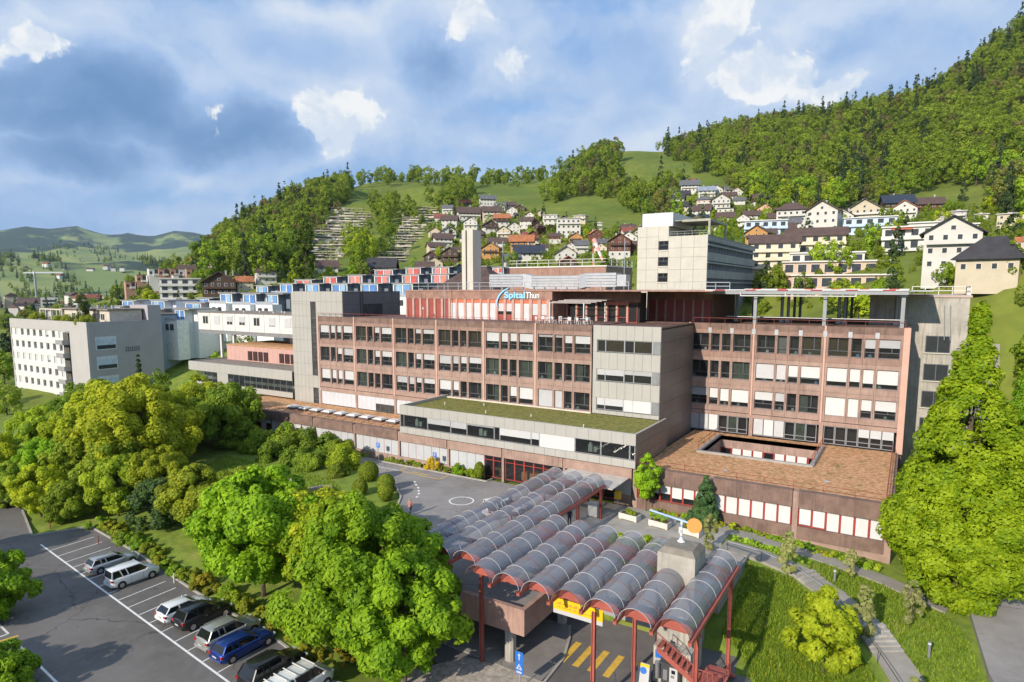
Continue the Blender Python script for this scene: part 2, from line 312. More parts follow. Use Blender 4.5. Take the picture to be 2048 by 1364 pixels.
def np_mesh(name, co, q, rnd=None, smooth=True):
    me = bpy.data.meshes.new(name); k = q.shape[1]; nf = len(q)
    me.vertices.add(len(co)); me.vertices.foreach_set('co', np.ascontiguousarray(co, np.float32).ravel())
    me.loops.add(nf * k); me.loops.foreach_set('vertex_index', np.ascontiguousarray(q, np.int32).ravel())
    me.polygons.add(nf); me.polygons.foreach_set('loop_start', np.arange(0, nf * k, k, dtype=np.int32))
    me.polygons.foreach_set('use_smooth', np.full(nf, smooth))
    if rnd is not None:
        a = me.attributes.new('rnd', 'FLOAT', 'FACE'); a.data.foreach_set('value', np.ascontiguousarray(rnd, np.float32))
    me.update(calc_edges=True); return me
def inside(poly, X, Y):
    r = np.zeros(X.shape, bool); n = len(poly)
    for i in range(n):
        x0, y0 = poly[i]; x1, y1 = poly[(i + 1) % n]
        if y0 == y1: continue
        r ^= ((y0 > Y) != (y1 > Y)) & (X < (x1 - x0) * (Y - y0) / (y1 - y0) + x0)
    return r
LOTZ = -3.5
LOT = [(-90, -33), (-30, -36.5), (-6, -40.6), (4.2, -43.6), (6.5, -39), (18, -40.1), (31, -41.9), (44, -43.3), (51, -44.7), (56, -43.4), (59.4, -41.2), (50, -36), (50, -27.2),
       (73.4, -27.2), (76.6, -32.5), (77.2, -38), (78, -44), (82, -78), (-90, -78)]
DECK = [(17, -11.3), (19.5, -12.9), (25, -14.6), (29.8, -17.0), (33.4, -18.6), (36.2, -21.0), (39.2, -25.4), (43, -30), (46, -36.6), (61.3, -36.6), (61.3, -27), (72, -27), (72, -17.5), (69.4, -15.8), (69.4, -10.6), (41, -10.6), (41, -11.3)]
BLD = [(-7.5, -10), (82.5, -9.9), (82.5, 30), (-38, 30), (-38, 0), (-7.5, 0)]
def meadow_mat():
    m = bpy.data.materials.new('hillside_meadow'); m.use_nodes = True; g = N(m.node_tree); b = g.n['Principled BSDF']
    p = g.new('ShaderNodeNewGeometry').outputs['Position']
    a = g.ss(g.noise(p, .012, 5, .6), .35, .65); f = g.ss(g.noise(p, .22, 4, .6), .3, .7)
    c = g.mix(a, (.12, .17, .028), (.22, .25, .04)); c = g.mix(g.math('MULTIPLY', f, .45), c, (.07, .095, .025))
    yl = g.ss(g.noise(p, .02, 3), .62, .74); c = g.mix(g.math('MULTIPLY', yl, .5), c, (.34, .27, .03))
    g.put(b, 'Base__Color', c); g.put(b, 'Roughness', .95); g.put(b, 'Specular__IOR__Level', .15); return m
meadow = meadow_mat()
def ground():
    xs = np.arange(-90, 126, 1.2); ys = np.arange(-84, 34, 1.2); X, Y = np.meshgrid(xs, ys); Z = hz(X, Y)
    Z = np.where(inside(LOT, X, Y), np.minimum(Z, LOTZ - .35), Z)
    Z = np.where(inside([(48, -37), (61, -37), (61, -27), (74, -27), (75, -44), (50, -44)], X, Y), np.minimum(Z, LOTZ - .35), Z)
    Z = np.where(inside(DECK, X, Y), np.minimum(Z, -.35), Z); Z = np.where(inside(BLD, X, Y), np.minimum(Z, -.5), Z)
    o = put('lawn', grid_mesh('lawn', xs, ys, Z)); o.data.materials.append(grass_m); tag(o, kind='structure')
    # hillside beyond
    a = np.concatenate([np.arange(-1500, -560, 40), np.arange(-560, 330, 8.), np.arange(330, 700, 40)]); b = np.concatenate([np.arange(-400, -80, 40), np.arange(-80, 760, 8.), np.arange(760, 1100, 30)])
    X, Y = np.meshgrid(a, b); far = np.hypot(X - CAM[0], Y - CAM[1])
    Z = np.clip(hz(X, Y), -9, 340); k = np.clip((far - 900) / 250, 0, 1); west = X < -380 - .2 * Y
    Z = np.where(west & (X < -420), np.minimum(Z, 6 + np.clip((X + 700) * -.004, 0, 4)), Z)
    rng = np.random.default_rng(3)
    nz = np.interp(np.arange(len(a)), np.arange(0, len(a), 6), rng.normal(0, 1, len(np.arange(0, len(a), 6))))[None, :] * np.interp(np.arange(len(b)), np.arange(0, len(b), 6), rng.normal(0, 1, len(np.arange(0, len(b), 6))))[:, None]
    Z = Z + nz * 1.6 * np.clip((far - 330) / 200, 0, 1)
    Z = np.where((X > -88) & (X < 124) & (Y > -82) & (Y < 32), Z - 4, Z)
    o = put('hillside_terrain', grid_mesh('hillside_terrain', a, b, Z)); o.data.materials.append(meadow); tag(o, kind='structure')
    me = M().prism(LOT, LOTZ - .3, LOTZ); struct('parking_lot', me, asphalt)
    struct('forecourt', M().prism(DECK, -.75, 0), asphalt2)
    struct('entrance_paving', M().prism([(45, -10.65), (69.4, -10.65), (69.4, -15.8), (71.8, -17.6), (71.8, -26.8), (61.6, -26.8), (61, -30), (50, -30), (47, -18), (45, -14)], 0, .012), paving)
    # valley floor to the horizon
    struct('valley', M().quad((-14000, -4000, -9.5), (3000, -4000, -9.5), (3000, 16000, -9.5), (-14000, 16000, -9.5)), meadow)
ground()
def strip(pts, wd, dz, name, m, th=.0):
    """path that follows the ground"""
    P = []
    for (x0, y0), (x1, y1) in zip(pts, pts[1:]):
        n = max(2, int(math.hypot(x1 - x0, y1 - y0) / 1.0))
        P += [(x0 + (x1 - x0) * i / n, y0 + (y1 - y0) * i / n) for i in range(n)]
    P.append(pts[-1]); mm = M(); V = []
    for i, (x, y) in enumerate(P):
        a = P[max(i - 1, 0)]; b = P[min(i + 1, len(P) - 1)]; d = Vector((b[0] - a[0], b[1] - a[1], 0)).normalized(); t = Vector((-d.y, d.x, 0)) * wd / 2
        h = max(h1(x + t.x, y + t.y), h1(x - t.x, y - t.y), h1(x, y)) + dz
        V += [(x + t.x, y + t.y, h), (x - t.x, y - t.y, h), (x + t.x, y + t.y, h - .5), (x - t.x, y - t.y, h - .5)]
    F = []
    for i in range(len(P) - 1):
        k = 4 * i; F += [(k, k + 1, k + 5, k + 4), (k, k + 4, k + 6, k + 2), (k + 1, k + 3, k + 7, k + 5)]
    mm.add(V, F); return struct(name, mm, m)
path_m = mat('path_concrete', (.30, .275, .24), .92, .1, .7, fine=.12)
strip([(66, -11.9), (70, -12.1), (77, -12.3), (82, -13.1), (86.5, -14.6)], 1.7, .05, 'path', path_m)
strip([(69.6, -15.9), (73, -15.7), (76, -16.1), (78.8, -18.0), (81.2, -20.4), (83.2, -23.4), (85.2, -27.5), (87, -33), (89, -40)], 2.3, .06, 'path', path_m)
strip([(93, 60), (91.5, 25), (90.6, 5), (90, -10), (91, -22), (94, -36), (98, -50)], 5.2, .03, 'road', asphalt2)
strip([(-24, -33), (-30, -15), (-34, 4), (-52, 30), (-66, 60)], 5, .06, 'road', asphalt2)
# steps on the path: real treads
def steps(x, y, dx, dy, n, wd, top):
    d = Vector((dx, dy, 0)).normalized(); t = Vector((-d.y, d.x, 0)) * wd / 2; o = thing('path_steps', 'grey concrete steps on the lawn path ' + ('near the canopy stair terrace' if x < 80 else 'farther down beside the bollard'), 'steps', (x, y, top - .3))
    for i in range(n):
        p = Vector((x, y, 0)) + d * i * .42; q = p + d * .41; z = top - i * .13
        m = M().add([(p - t).to_tuple()[:2] + (z - .5,), (p + t).to_tuple()[:2] + (z - .5,), (q + t).to_tuple()[:2] + (z - .5,), (q - t).to_tuple()[:2] + (z - .5,),
                     (p - t).to_tuple()[:2] + (z,), (p + t).to_tuple()[:2] + (z,), (q + t).to_tuple()[:2] + (z,), (q - t).to_tuple()[:2] + (z,)],
                    [(0, 3, 2, 1), (4, 5, 6, 7), (0, 1, 5, 4), (1, 2, 6, 5), (2, 3, 7, 6), (3, 0, 4, 7)])
        put('tread', m, o, (0, 0, 0), concrete)
steps(76.2, -16.2, 2.8, -1.9, 5, 2.3, h1(76.2, -16.2) + .22); steps(81.3, -20.5, 2, -3, 6, 2.3, h1(81.3, -20.5) + .22)

# ------------------------------------------------------------------ kerbs and painted markings
def line(m, a, b, wd, z):
    d = Vector((b[0] - a[0], b[1] - a[1], 0)).normalized(); t = Vector((-d.y, d.x, 0)) * wd / 2
    m.quad((a[0] - t.x, a[1] - t.y, z), (b[0] - t.x, b[1] - t.y, z), (b[0] + t.x, b[1] + t.y, z), (a[0] + t.x, a[1] + t.y, z))
ZL = LOTZ + .006
def marking(name, segs, wd, z, m): 
    mm = M()
    for a, b in segs: line(mm, a, b, wd, z)
    return struct(name, mm, m)
marking('road_marking', [((7.6, -44.2), (47.5, -48.6))], .16, ZL, paint_w)
bay_x = [10.2, 12.4, 14.6, 16.5, 18.6, 20.5, 22.8, 24.9, 26.9, 28.9, 30.9, 32.9, 35.0, 37.2, 39.2, 41.4, 43.5, 45.6]
for x in bay_x:
    y = -44.2 - (x - 7.6) * .1103; marking('road_marking', [((x, y + .1), (x - .09, y + 4.2))], .10, ZL + .001, paint_w)
marking('road_marking', [((22, -53.2), (25.3, -53.5)), ((25.3, -53.5), (25.2, -54.6)), ((26.96, -53.7), (38, -54.7)), ((26.96, -53.7), (26.7, -56))], .16, ZL, paint_w)
marking('road_marking', [((25.9, -54.8), (26.25, -53.2))], .2, ZL + .002, paint_y)
marking('road_marking', [((64.4, -37.0), (61.8, -40.6))], .2, ZL, paint_w)
for i, x in enumerate((61.9, 63.0, 64.1, 65.25, 66.4)): marking('crosswalk_bar', [((x, -34.4), (x, -31.5))], .48, ZL, paint_y)
marking('road_marking', [((67.0, -36.4), (70.6, -36.4)), ((67.0, -36.4), (67.0, -40.5))], .12, ZL, paint_y)
marking('road_marking', [((24.6, -13.3), (29, -13.3))], .12, .006, paint_w)
marking('road_marking', [((29, -13.3), (35.65, -13.55)), ((35.65, -13.55), (35.6, -11.5)), ((29, -13.3), (28.8, -11.4))], .14, .006, paint_y)
marking('road_marking', [((31.0 + i * .42, -12.9), (31.25 + i * .42, -12.75)) for i in range(6)], .26, .006, paint_y)
ring = M()
for i in range(40):
    a, b = 2 * math.pi * i / 40, 2 * math.pi * (i + 1) / 40
    ring.quad(*[(42.6 + r * math.cos(q), -18.5 + r * math.sin(q), .018) for r, q in ((1.2, a), (1.38, a), (1.38, b), (1.2, b))])
struct('circle_marking', ring, paint_w)
marking('road_marking', [((33.6, -15.7), (34.0, -16.05)), ((34.5, -16.5), (34.9, -16.85)), ((35.4, -17.2), (35.8, -17.55)), ((36.2, -18.0), (36.55, -18.4)), ((36.9, -18.8), (37.2, -19.2)), ((37.5, -19.7), (37.7, -20.2))], .22, .006, paint_w)
def kerb(pts, z, wd=.18, ht=.12, name='kerb', m=None):
    mm = M()
    for a, b in zip(pts, pts[1:]): mm.bar((a[0], a[1], z + ht / 2 - .05), (b[0], b[1], z + ht / 2 - .05), wd, ht + .1)
    return struct(name, mm, m or concrete)
kerb([(-6, -40.6), (4.2, -43.6), (6.5, -39), (18, -40.1), (31, -41.9), (44, -43.3), (51, -44.7), (56, -43.4), (59.4, -41.2)], LOTZ)
kerb([(17, -11.3), (41, -11.3), (41, -10.0)], 0)
kerb([(17, -11.3), (19.5, -12.9), (25, -14.6), (29.8, -17.0), (33.4, -18.6), (36.2, -21.0), (39.2, -25.4), (43, -30), (46, -36.4)], 0)
kerb([(59.4, -41.2), (62.4, -39.2), (63.2, -37.2), (63.0, -34), (62.2, -31.5), (61.4, -29.8)], LOTZ)
struct('gravel_bed', M().prism([(56.4, -43.2), (59.4, -41.2), (62.3, -39.2), (63, -37.3), (61.5, -36.8), (57, -37.5), (54, -42)], LOTZ - .1, LOTZ + .05), mat('pale_gravel', (.42, .37, .31), .95, .3, 3., fine=.5, bump=.6))
struct('drive_pavement', M().prism([(63, -37.3), (63, -34), (62.2, -31.5), (61.4, -29.8), (54, -29.8), (54, -37)], LOTZ - .1, LOTZ + .1), asphalt2)
# ------------------------------------------------------------------ hospital: shared pieces
def ring_panel(w, h, ox0, ox1, oz0, oz1, dep, splay=0.):
    """precast panel: front face with a window hole, reveals and a splayed sill (front at y=0, inside +y)"""
    m = M(); g = .012
    a = [(g, 0, g), (w - g, 0, g), (w - g, 0, h - g), (g, 0, h - g)]; b = [(ox0, 0, oz0 - splay), (ox1, 0, oz0 - splay), (ox1, 0, oz1), (ox0, 0, oz1)]
    c = [(ox0, dep, oz0), (ox1, dep, oz0), (ox1, dep, oz1), (ox0, dep, oz1)]; d = [(g, .09, g), (w - g, .09, g), (w - g, .09, h - g), (g, .09, h - g)]
    f = []
    for i in range(4):
        j = (i + 1) % 4; f += [(i, j, 4 + j, 4 + i), (4 + i, 4 + j, 8 + j, 8 + i), (12 + i, 12 + j, j, i)]
    return m.add(a + b + c + d, f)
def frame_m_(w, h, t=.06, mull=None, tran=None, dep=.07):
    m = M().box(0, t, 0, dep, 0, h).box(w - t, w, 0, dep, 0, h).box(t, w - t, 0, dep, 0, t).box(t, w - t, 0, dep, h - t, h)
    if tran: m.box(t, w - t, 0.004, dep - .004, tran - t / 2, tran + t / 2)
    if mull: m.box(mull - t / 2, mull + t / 2, .008, dep - .008, (tran or 0) + t / 2, h - t)
    return m
def blind_unit(w, n=16):
    m = M()                                             # louvre blind, unit height hanging from z=0
    for i in range(n):
        z0, z1 = -(i + 1) / n, -i / n; m.quad((0, -.012, z0 + .004), (w, -.012, z0 + .004), (w, .02, z1), (0, .02, z1))
    return m.box(0, w, -.02, .03, -1.02, -1.0)
def curtain_unit(w, h, n=14):
    m = M(); pts = [(w * i / n, .03 * (1 if i % 2 else -1)) for i in range(n + 1)]
    for (x0, y0), (x1, y1) in zip(pts, pts[1:]): m.quad((x0, y0, 0), (x1, y1, 0), (x1, y1, h), (x0, y0, h))
    return m
BW = 8.2215; ZP = 18.3; ROW = 3.6; WH = 2.27
KW, KN = 2.17, 1.12                                    # wide and narrow openings
CELLS = [(0.14, 2.70, .26, KW), (2.70, 4.11, .15, KN), (4.11, 5.52, .14, KN), (5.52, 8.10, .17, KW)]   # x0, x1, opening offset, opening width
PAN = {}
for i, (a, b, o, kw) in enumerate(CELLS):
    PAN[i] = ring_panel(b - a, ROW, o, o + kw, .80, .80 + WH, .34, .16).mesh('facade_panel', [pink])
    PAN[i, 'd'] = PAN[i].copy(); PAN[i, 'd'].materials[0] = mat('stained_pink_concrete', (.315, .20, .16), .88, .16, .8, streak=.75, bump=.3, scol=(.10, .065, .055))
FRM = {KW: frame_m_(KW, WH, .07, KW * .47, .66).mesh('window', [frame_m]), KN: frame_m_(KN, WH, .07, None, .66).mesh('window', [frame_m])}
FRM[KW, 1] = frame_m_(KW, WH, .07, KW * .62, .66).mesh('window', [frame_m])
PNE = {k: M().quad((.05, .03, .05), (k - .05, .03, .05), (k - .05, .03, WH - .05), (.05, .03, WH - .05)).mesh('pane', [pane_m]) for k in (KW, KN)}
BLD_ = {(k, c): blind_unit(k - .06).mesh('blind', [mt]) for k in (KW, KN) for c, mt in (('w', white_m), ('g', grey_b))}
CUR = {(k, c): curtain_unit(k - .1, WH - .1).mesh('curtain', [mt]) for k in (KW, KN) for c, mt in (('G', cur_g), ('O', cur_o), ('D', cur_w))}
HALF = curtain_unit(KW * .42, WH - .1, 7).mesh('curtain', [cur_g]); ROOMS = {k: M().box(0, k, 0, .02, 0, WH).mesh('room_back', [room_m]) for k in (KW, KN)}
rr = random.Random(5)
SILLS = [M().box(0, .35, 0, .2, 0, .18).box(.05, .3, .03, .1, .18, .3).mesh('sill_items', [mat(n, c, .6)]) for n, c in (('paper_white', (.7, .72, .72)), ('box_blue', (.2, .4, .6)), ('box_green', (.3, .5, .42)))]
def window(t, x, y, z, kw, st, alt=0):
    """one window of the panel facade; st: 'd' dark, 'G','O','D' curtains, or (drop, colour) for the outer blind"""
    wd = put('window', FRM[kw, 1] if (alt and kw == KW) else FRM[kw], t, (x, y, z))
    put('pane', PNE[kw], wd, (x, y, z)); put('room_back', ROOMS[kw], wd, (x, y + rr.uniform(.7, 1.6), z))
    if isinstance(st, tuple): put('blind', BLD_[kw, st[1]], wd, (x + .03, y - .06, z + WH - .01), scale=(1, 1, max(.05, st[0]) * (WH - .04)))
    elif st in 'GO': put('curtain', CUR[kw, st], wd, (x + .05, y + .25, z + .05))
    elif st == 'H': put('curtain', HALF, wd, (x + (.05 if alt else kw * .52), y + .25, z + .05))
    elif st == 'P': put('curtain', CUR[kw, 'D'], wd, (x + .05, y + .3, z + .05))
    if rr.random() < .5 and not (isinstance(st, tuple) and st[0] > .9): put('sill_items', rr.choice(SILLS), wd, (x + rr.uniform(.1, kw - .5), y + .12, z + .08))
def S(s):
    o = []
    for q in s.split():
        if q[0].isdigit() or q[0] == '.': o.append((float(q.rstrip('wg')), 'g' if q.endswith('g') else 'w'))
        else: o.append(q)
    return o
MAINST = ["""d .55 .55 .5 .5 | O d .4 .45 | d d .3 .3 | O d d O | .55 .55 .5 .5 | .16 .16 .45 .45""".replace('d .55', '.55', 1),
          """G d .45 .5g | G d .45 .4 | G d .4 .4 | .55g .5g .45 .4 | G d d G | H d d H""",
          """.7 .65 .65 .65 | G d d d | .45g .5g .35 .35 | .62 .6 d d | H d .6 .7 | 1g 1g d d"""]
RIGHTST = ["d d d d | d P d O | O d .5g .45g", "d d d G | .85g .85g .65 .65 | .75 .7 .75 .75", ".5g .6 .75 .75 | .5 .5g d H | 1 1 .6 .55"]
def panel_wing(t, X0, Y0, nb, states, rows=3):
    for b in range(nb):
        x0 = X0 + b * BW
        for r in range(rows):
            st = S(states[r].split('|')[b]); zb = ZP - 1.37 - WH - .80 - ROW * r
            for i, (a, e, o, kw) in enumerate(CELLS):
                put('facade_panel', PAN[(i, 'd') if r == 0 else i], t, (x0 + a, Y0, zb))
                window(t, x0 + a + o, Y0 + .30, zb + .80, kw, st[i], i == 3)
        for i, (a, e, o, kw) in enumerate(CELLS):      # parapet panel of each cell
            put('parapet_panel', M().box(.012, e - a - .012, 0, .14, .012, .82).box(.012, e - a - .012, -.03, .16, .825, .87), t, (x0 + a, Y0 - .002, ZP - .55 - .33), pink_dark)
        put('pilaster', M().box(x0 - .10, x0 + .12, Y0 - .05, Y0 + .2, ZP - .9 - ROW * rows - .1, ZP + .02), t, (0, 0, 0), pink_pale)
        put('joint', M().box(x0 - .19, x0 - .105, Y0 + .06, Y0 + .25, ZP - .9 - ROW * rows - .1, ZP - .02), t, (0, 0, 0), joint_m)
def railing(t, pts, z, ht=.55, m=rust, step=1.37, out=.0, name='railing', r=.022):
    mm = M()
    for a, b in zip(pts, pts[1:]):
        L = math.hypot(b[0] - a[0], b[1] - a[1]); n = max(1, round(L / step))
        for k in (1., .5) if ht > .8 else (1.,): mm.bar((a[0], a[1], z + ht * k), (b[0], b[1], z + ht * k), r * 2, r * 2)
        for i in range(n + 1):
            x = a[0] + (b[0] - a[0]) * i / n; y = a[1] + (b[1] - a[1]) * i / n
            mm.bar((x, y + out, z - .25), (x, y, z + ht), r * 2, r * 2)
    return put(name, mm, t, (0, 0, 0), m)
def clad_grid(t, x0, x1, z0, z1, y, nx, zs, m, name='cladding_panel', skip=(), face='y', th=.05):
    """panels with open joints on a wall; zs are the row limits"""
    g = .012
    for j, (a, b) in enumerate(zip(zs, zs[1:])):
        for i in range(nx):
            p, q = x0 + (x1 - x0) * i / nx + g, x0 + (x1 - x0) * (i + 1) / nx - g
            if any(p < s[1] - .02 and q > s[0] + .02 and a < s[3] - .02 and b > s[2] + .02 for s in skip): continue
            if face == 'y': put(name, M().box(p, q, y, y + th, a + g, b - g), t, (0, 0, 0), m)
            else: put(name, M().box(y - th, y, p, q, a + g, b - g), t, (0, 0, 0), m)

# ------------------------------------------------------------------ main wing
def main_wing():
    t = thing('hospital_main_wing', 'long four storey wing of pink precast panels behind the low green roof', 'building', (24.6, 6, 0))
    panel_wing(t, 0, 0, 6, MAINST)
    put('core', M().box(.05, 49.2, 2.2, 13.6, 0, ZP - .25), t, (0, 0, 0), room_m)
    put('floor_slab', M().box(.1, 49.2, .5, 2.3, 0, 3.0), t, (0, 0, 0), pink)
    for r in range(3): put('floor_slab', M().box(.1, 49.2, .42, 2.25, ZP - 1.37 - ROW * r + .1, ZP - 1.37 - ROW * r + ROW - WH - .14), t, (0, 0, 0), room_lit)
    put('roof_terrace', M().box(.0, 49.3, .16, 13.7, ZP - .3, ZP - .1), t, (0, 0, 0), roof_red)
    # pale louvre strip under the panels and its little window
    z1 = ZP - .9 - ROW * 3 + .0
    put('spandrel', M().box(.14, 24.6, .01, .12, z1 - .62, z1 - .012), t, (0, 0, 0), pink)
    for b in range(3):
        x0 = b * BW; n = 8
        for i in range(n):
            p = x0 + .3 + (BW - .5) * i / n; q = x0 + .3 + (BW - .5) * (i + 1) / n
            zb = 3.8 if not (b == 1 and i > 3) else 4.95
            put('wall_panel', M().box(p + .01, q - .01, .12, .16, zb, z1 - .64), t, (0, 0, 0), mat('pale_metal_panel', (.56, .57, .60), .5, .06, .6))
            if zb > 4: put('strip_window', frame_m_(q - p, 1.15, .06), t, (p, .14, 3.8), frame_m)
        put('pillar', M().box(x0 - .1, x0 + .3, -.02, .4, 3.6, z1 - .62), t, (0, 0, 0), pink)
    put('strip_backing', M().box(.1, 24.6, .2, .42, 3.6, z1 - .3), t, (0, 0, 0), room_m)
    railing(t, [(.1, -.02), (49.1, -.02)], ZP - .1, .62, rust, 1.37, .25)
    return t
main_wing()
def right_wing():
    X0 = 57.49; Y0 = 13.11
    t = thing('hospital_pink_wing', 'pink precast wing under the helipad with low brown roof in front', 'building', (70, 18, 0))
    panel_wing(t, X0, Y0, 3, RIGHTST)
    put('pilaster', M().box(X0 + 3 * BW - .12, X0 + 3 * BW + .55, Y0 - .04, Y0 + .5, 3.6, ZP + .02), t, (0, 0, 0), pink_pale)
    put('side_wall', M().box(X0 + 3 * BW - .1, X0 + 3 * BW + .45, Y0 + .5, 30, 0, ZP), t, (0, 0, 0), pink_dark)
    put('core', M().box(X0, X0 + 3 * BW, Y0 + 2.2, 30, 0, ZP - .25), t, (0, 0, 0), room_m)
    for r in range(4): put('floor_slab', M().box(X0, X0 + 3 * BW, Y0 + .42, Y0 + 2.25, ZP - 1.37 - ROW * r + .1, ZP - 1.37 - ROW * r + ROW - WH - .14), t, (0, 0, 0), room_lit)
    put('roof', M().box(X0 - 8, X0 + 3 * BW + .3, Y0 + .16, 40, ZP - .3, ZP - .12), t, (0, 0, 0), roof_red)
    z1 = ZP - .9 - ROW * 3
    put('spandrel', M().box(X0 + .14, X0 + 3 * BW - .14, Y0 + .01, Y0 + .2, 6.12, z1 - .012), t, (0, 0, 0), pink)
    put('strip_backing', M().box(X0, X0 + 3 * BW, Y0 + 1.2, Y0 + 1.4, 3.5, 6.3), t, (0, 0, 0), room_m)
    states = ['g', 'g', 'w', 'd', 'G', 'd', 'g', 'w', 'g', 'd', 'G', 'd', 'd', 'd', 'd', 'W', 'W', 'W']; k = 0
    for b in range(3):
        x0 = X0 + b * BW + .42; n = 6; wd = (BW - .75) / n
        put('pillar', M().box(X0 + b * BW - .12, X0 + b * BW + .34, Y0 - .02, Y0 + .5, 3.6, 6.12), t, (0, 0, 0), pink)
        for i in range(n):
            st = states[k]; k += 1; h = 2.2; x = x0 + i * wd
            wo = put('window', frame_m_(wd - .05, h, .07, None, .55), t, (x, Y0 + .12, 3.9), mat('pale_grey_frame', (.30, .31, .33), .4, .03))
            put('pane', M().quad((.05, .03, .05), (wd - .1, .03, .05), (wd - .1, .03, h - .05), (.05, .03, h - .05)), wo, (x, Y0 + .12, 3.9), pane_m)
            if st in 'gwW': put('blind', blind_unit(wd - .14), wo, (x + .04, Y0 + .07, 6.08), grey_b if st == 'g' else white_m, (1, 1, 2.0 if st != 'W' else .95))
            if st == 'G': put('curtain', curtain_unit(wd - .1, 2.1), wo, (x + .05, Y0 + .4, 3.95), cur_g)
    for i, x in enumerate((X0, X0 + 2.7, X0 + 5.5)):
        for b in range(3):
            if i + b: put('bracket_plate', M().box(x + b * BW - .22, x + b * BW + .22, Y0 - .09, Y0 - .055, ZP - 1.32, ZP - .62), t, (0, 0, 0), galv)
    railing(t, [(X0 + .5, Y0 - .02), (X0 + 3 * BW, Y0 - .02)], ZP - .1, .75, rust, 2.05, .25)
right_wing()
# ------------------------------------------------------------------ clad lift block
def lift_block():
    t = thing('clad_lift_block', 'pale metal clad block with ribbon windows between the two pink wings', 'building', (53.6, 6, 0)); x0, x1 = 49.36, 58.04
    put('core', M().box(x0 + .05, x1 - .06, .3, 13.2, 0, ZP - .35), t, (0, 0, 0), room_m)
    put('roof', M().box(x0, x1, .06, 13.1, ZP - .33, ZP - .2), t, (0, 0, 0), roof_red)
    zs = [7.3, 7.85, 9.35, 11.45, 12.95, 15.05, 16.55, ZP + .02]
    wins = [(49.9, 57.75, a, b) for a, b in ((7.85, 9.35), (11.45, 12.95), (15.05, 16.55))]
    for j, (a, b) in enumerate(zip(zs, zs[1:])):
        if (a, b) in ((7.85, 9.35), (11.45, 12.95), (15.05, 16.55)):
            put('cladding_panel', M().box(x0 + .01, 49.88, 0, .06, a, b), t, (0, 0, 0), clad)
            for i, (p, q) in enumerate(((49.92, 51.0), (51.0, 53.45), (53.5, 54.7), (54.7, 56.95))):
                wo = put('ribbon_window', frame_m_(q - p, b - a - .04, .06), t, (p, .10, a + .02), mat('pale_grey_frame', (0, 0, 0)))
                put('pane', M().quad((.04, .03, .04), (q - p - .04, .03, .04), (q - p - .04, .03, b - a - .08), (.04, .03, b - a - .08)), wo, (p, .10, a + .02), pane_m)
                if a > 15 and i in (1, 3): put('curtain', curtain_unit(q - p - .1, b - a - .1), wo, (p + .05, .25, a + .05), cur_o)
                drop = {7.85: (.62, .62, 1, 1), 11.45: (.5, .5, .35, .35)}.get(a)
                if drop: put('blind', blind_unit(q - p - .04), wo, (p + .02, .06, b - .02), white_m, (1, 1, drop[i] * 1.42))
            put('mullion', M().box(53.44, 53.52, .02, .12, a, b).box(56.95, 57.06, .02, .12, a, b), t, (0, 0, 0), galv)
            put('end_panel', M().box(57.08, 57.95, .02, .07, a, b), t, (0, 0, 0), mat('mid_grey_panel', (.22, .23, .24), .5))
            put('sill', M().box(49.9, 57.9, -.03, .1, a - .05, a), t, (0, 0, 0), frame_m)
        else: clad_grid(t, x0, x1 - .06, a, b, 0, 8, [a, b], clad)
    zz = [0, 1.8] + [3.6 + 1.83 * i for i in range(8)] + [ZP + .02]
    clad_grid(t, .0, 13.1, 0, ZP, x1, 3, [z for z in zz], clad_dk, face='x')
    return t
lift_block()
# ------------------------------------------------------------------ grey stair tower at the other end
def stair_tower():
    t = thing('clad_stair_tower', 'tall grey clad stair tower with one vertical window strip', 'building', (-1, 7, 0)); x0, x1, top = -6.8, 5.45, 22.3
    put('core', M().box(x0 + .06, x1 - .06, .52, 14, 0, top - .1), t, (0, 0, 0), room_m)
    zs = [3.6] + [4.2 + 2.0 * i for i in range(1, 9)] + [20.62, top]
    clad_grid(t, x0, -2.08, 3.6, top, .4, 5, zs, clad); clad_grid(t, -.8, 0.0, 3.6, 18.3, .4, 1, [z for z in zs if z < 18.5], clad)
    clad_grid(t, -2.08, -.8, 3.6, top, .4, 1, [20.62, top], clad); clad_grid(t, -2.08, -.8, 3.6, 9, .4, 1, [6.25, 8.3], clad)
    clad_grid(t, -.8, x1 - .05, 18.2, top, .4, 5, [18.2, 20.62, top], clad)
    for a, b in ((4.2, 6.25), (8.3, 10.9), (11.0, 13.05), (13.15, 15.4), (15.5, 17.9), (18.0, 20.6)):
        wo = put('stair_window', frame_m_(1.24, b - a, .06, None, (b - a) * .35), t, (-2.06, .5, a), frame_m)
        put('pane', M().quad((.04, .03, .04), (1.2, .03, .04), (1.2, .03, b - a - .04), (.04, .03, b - a - .04)), wo, (-2.06, .5, a), pane_m)
    clad_grid(t, .46, 14.0, 17.8, top, x1, 6, [17.8, 20.2, top], mat('shaded_metal_side', (.15, .145, .15), .5, .06, .5, streak=.2), face='x', skip=[(6.0, 7.6, 17, 20.1)])  # shade of the side face put into a darker metal colour
    put('roof', M().box(x0, x1, .45, 14, top - .12, top - .02), t, (0, 0, 0), gravel_roof)
    lad = M()
    for y in (4.2, 4.75): lad.bar((x1 + .12, y, 18), (x1 + .12, y, top + .3), .05, .05)
    for i in range(14): lad.bar((x1 + .12, 4.2, 18.3 + i * .3), (x1 + .12, 4.75, 18.3 + i * .3), .03, .03)
    put('ladder', lad, t, (0, 0, 0), black_m)
    clad_grid(t, .46, 14.0, 0, top, x0 + .05, 4, [3.6, 8.6, 14, top], clad, face='x')
stair_tower()
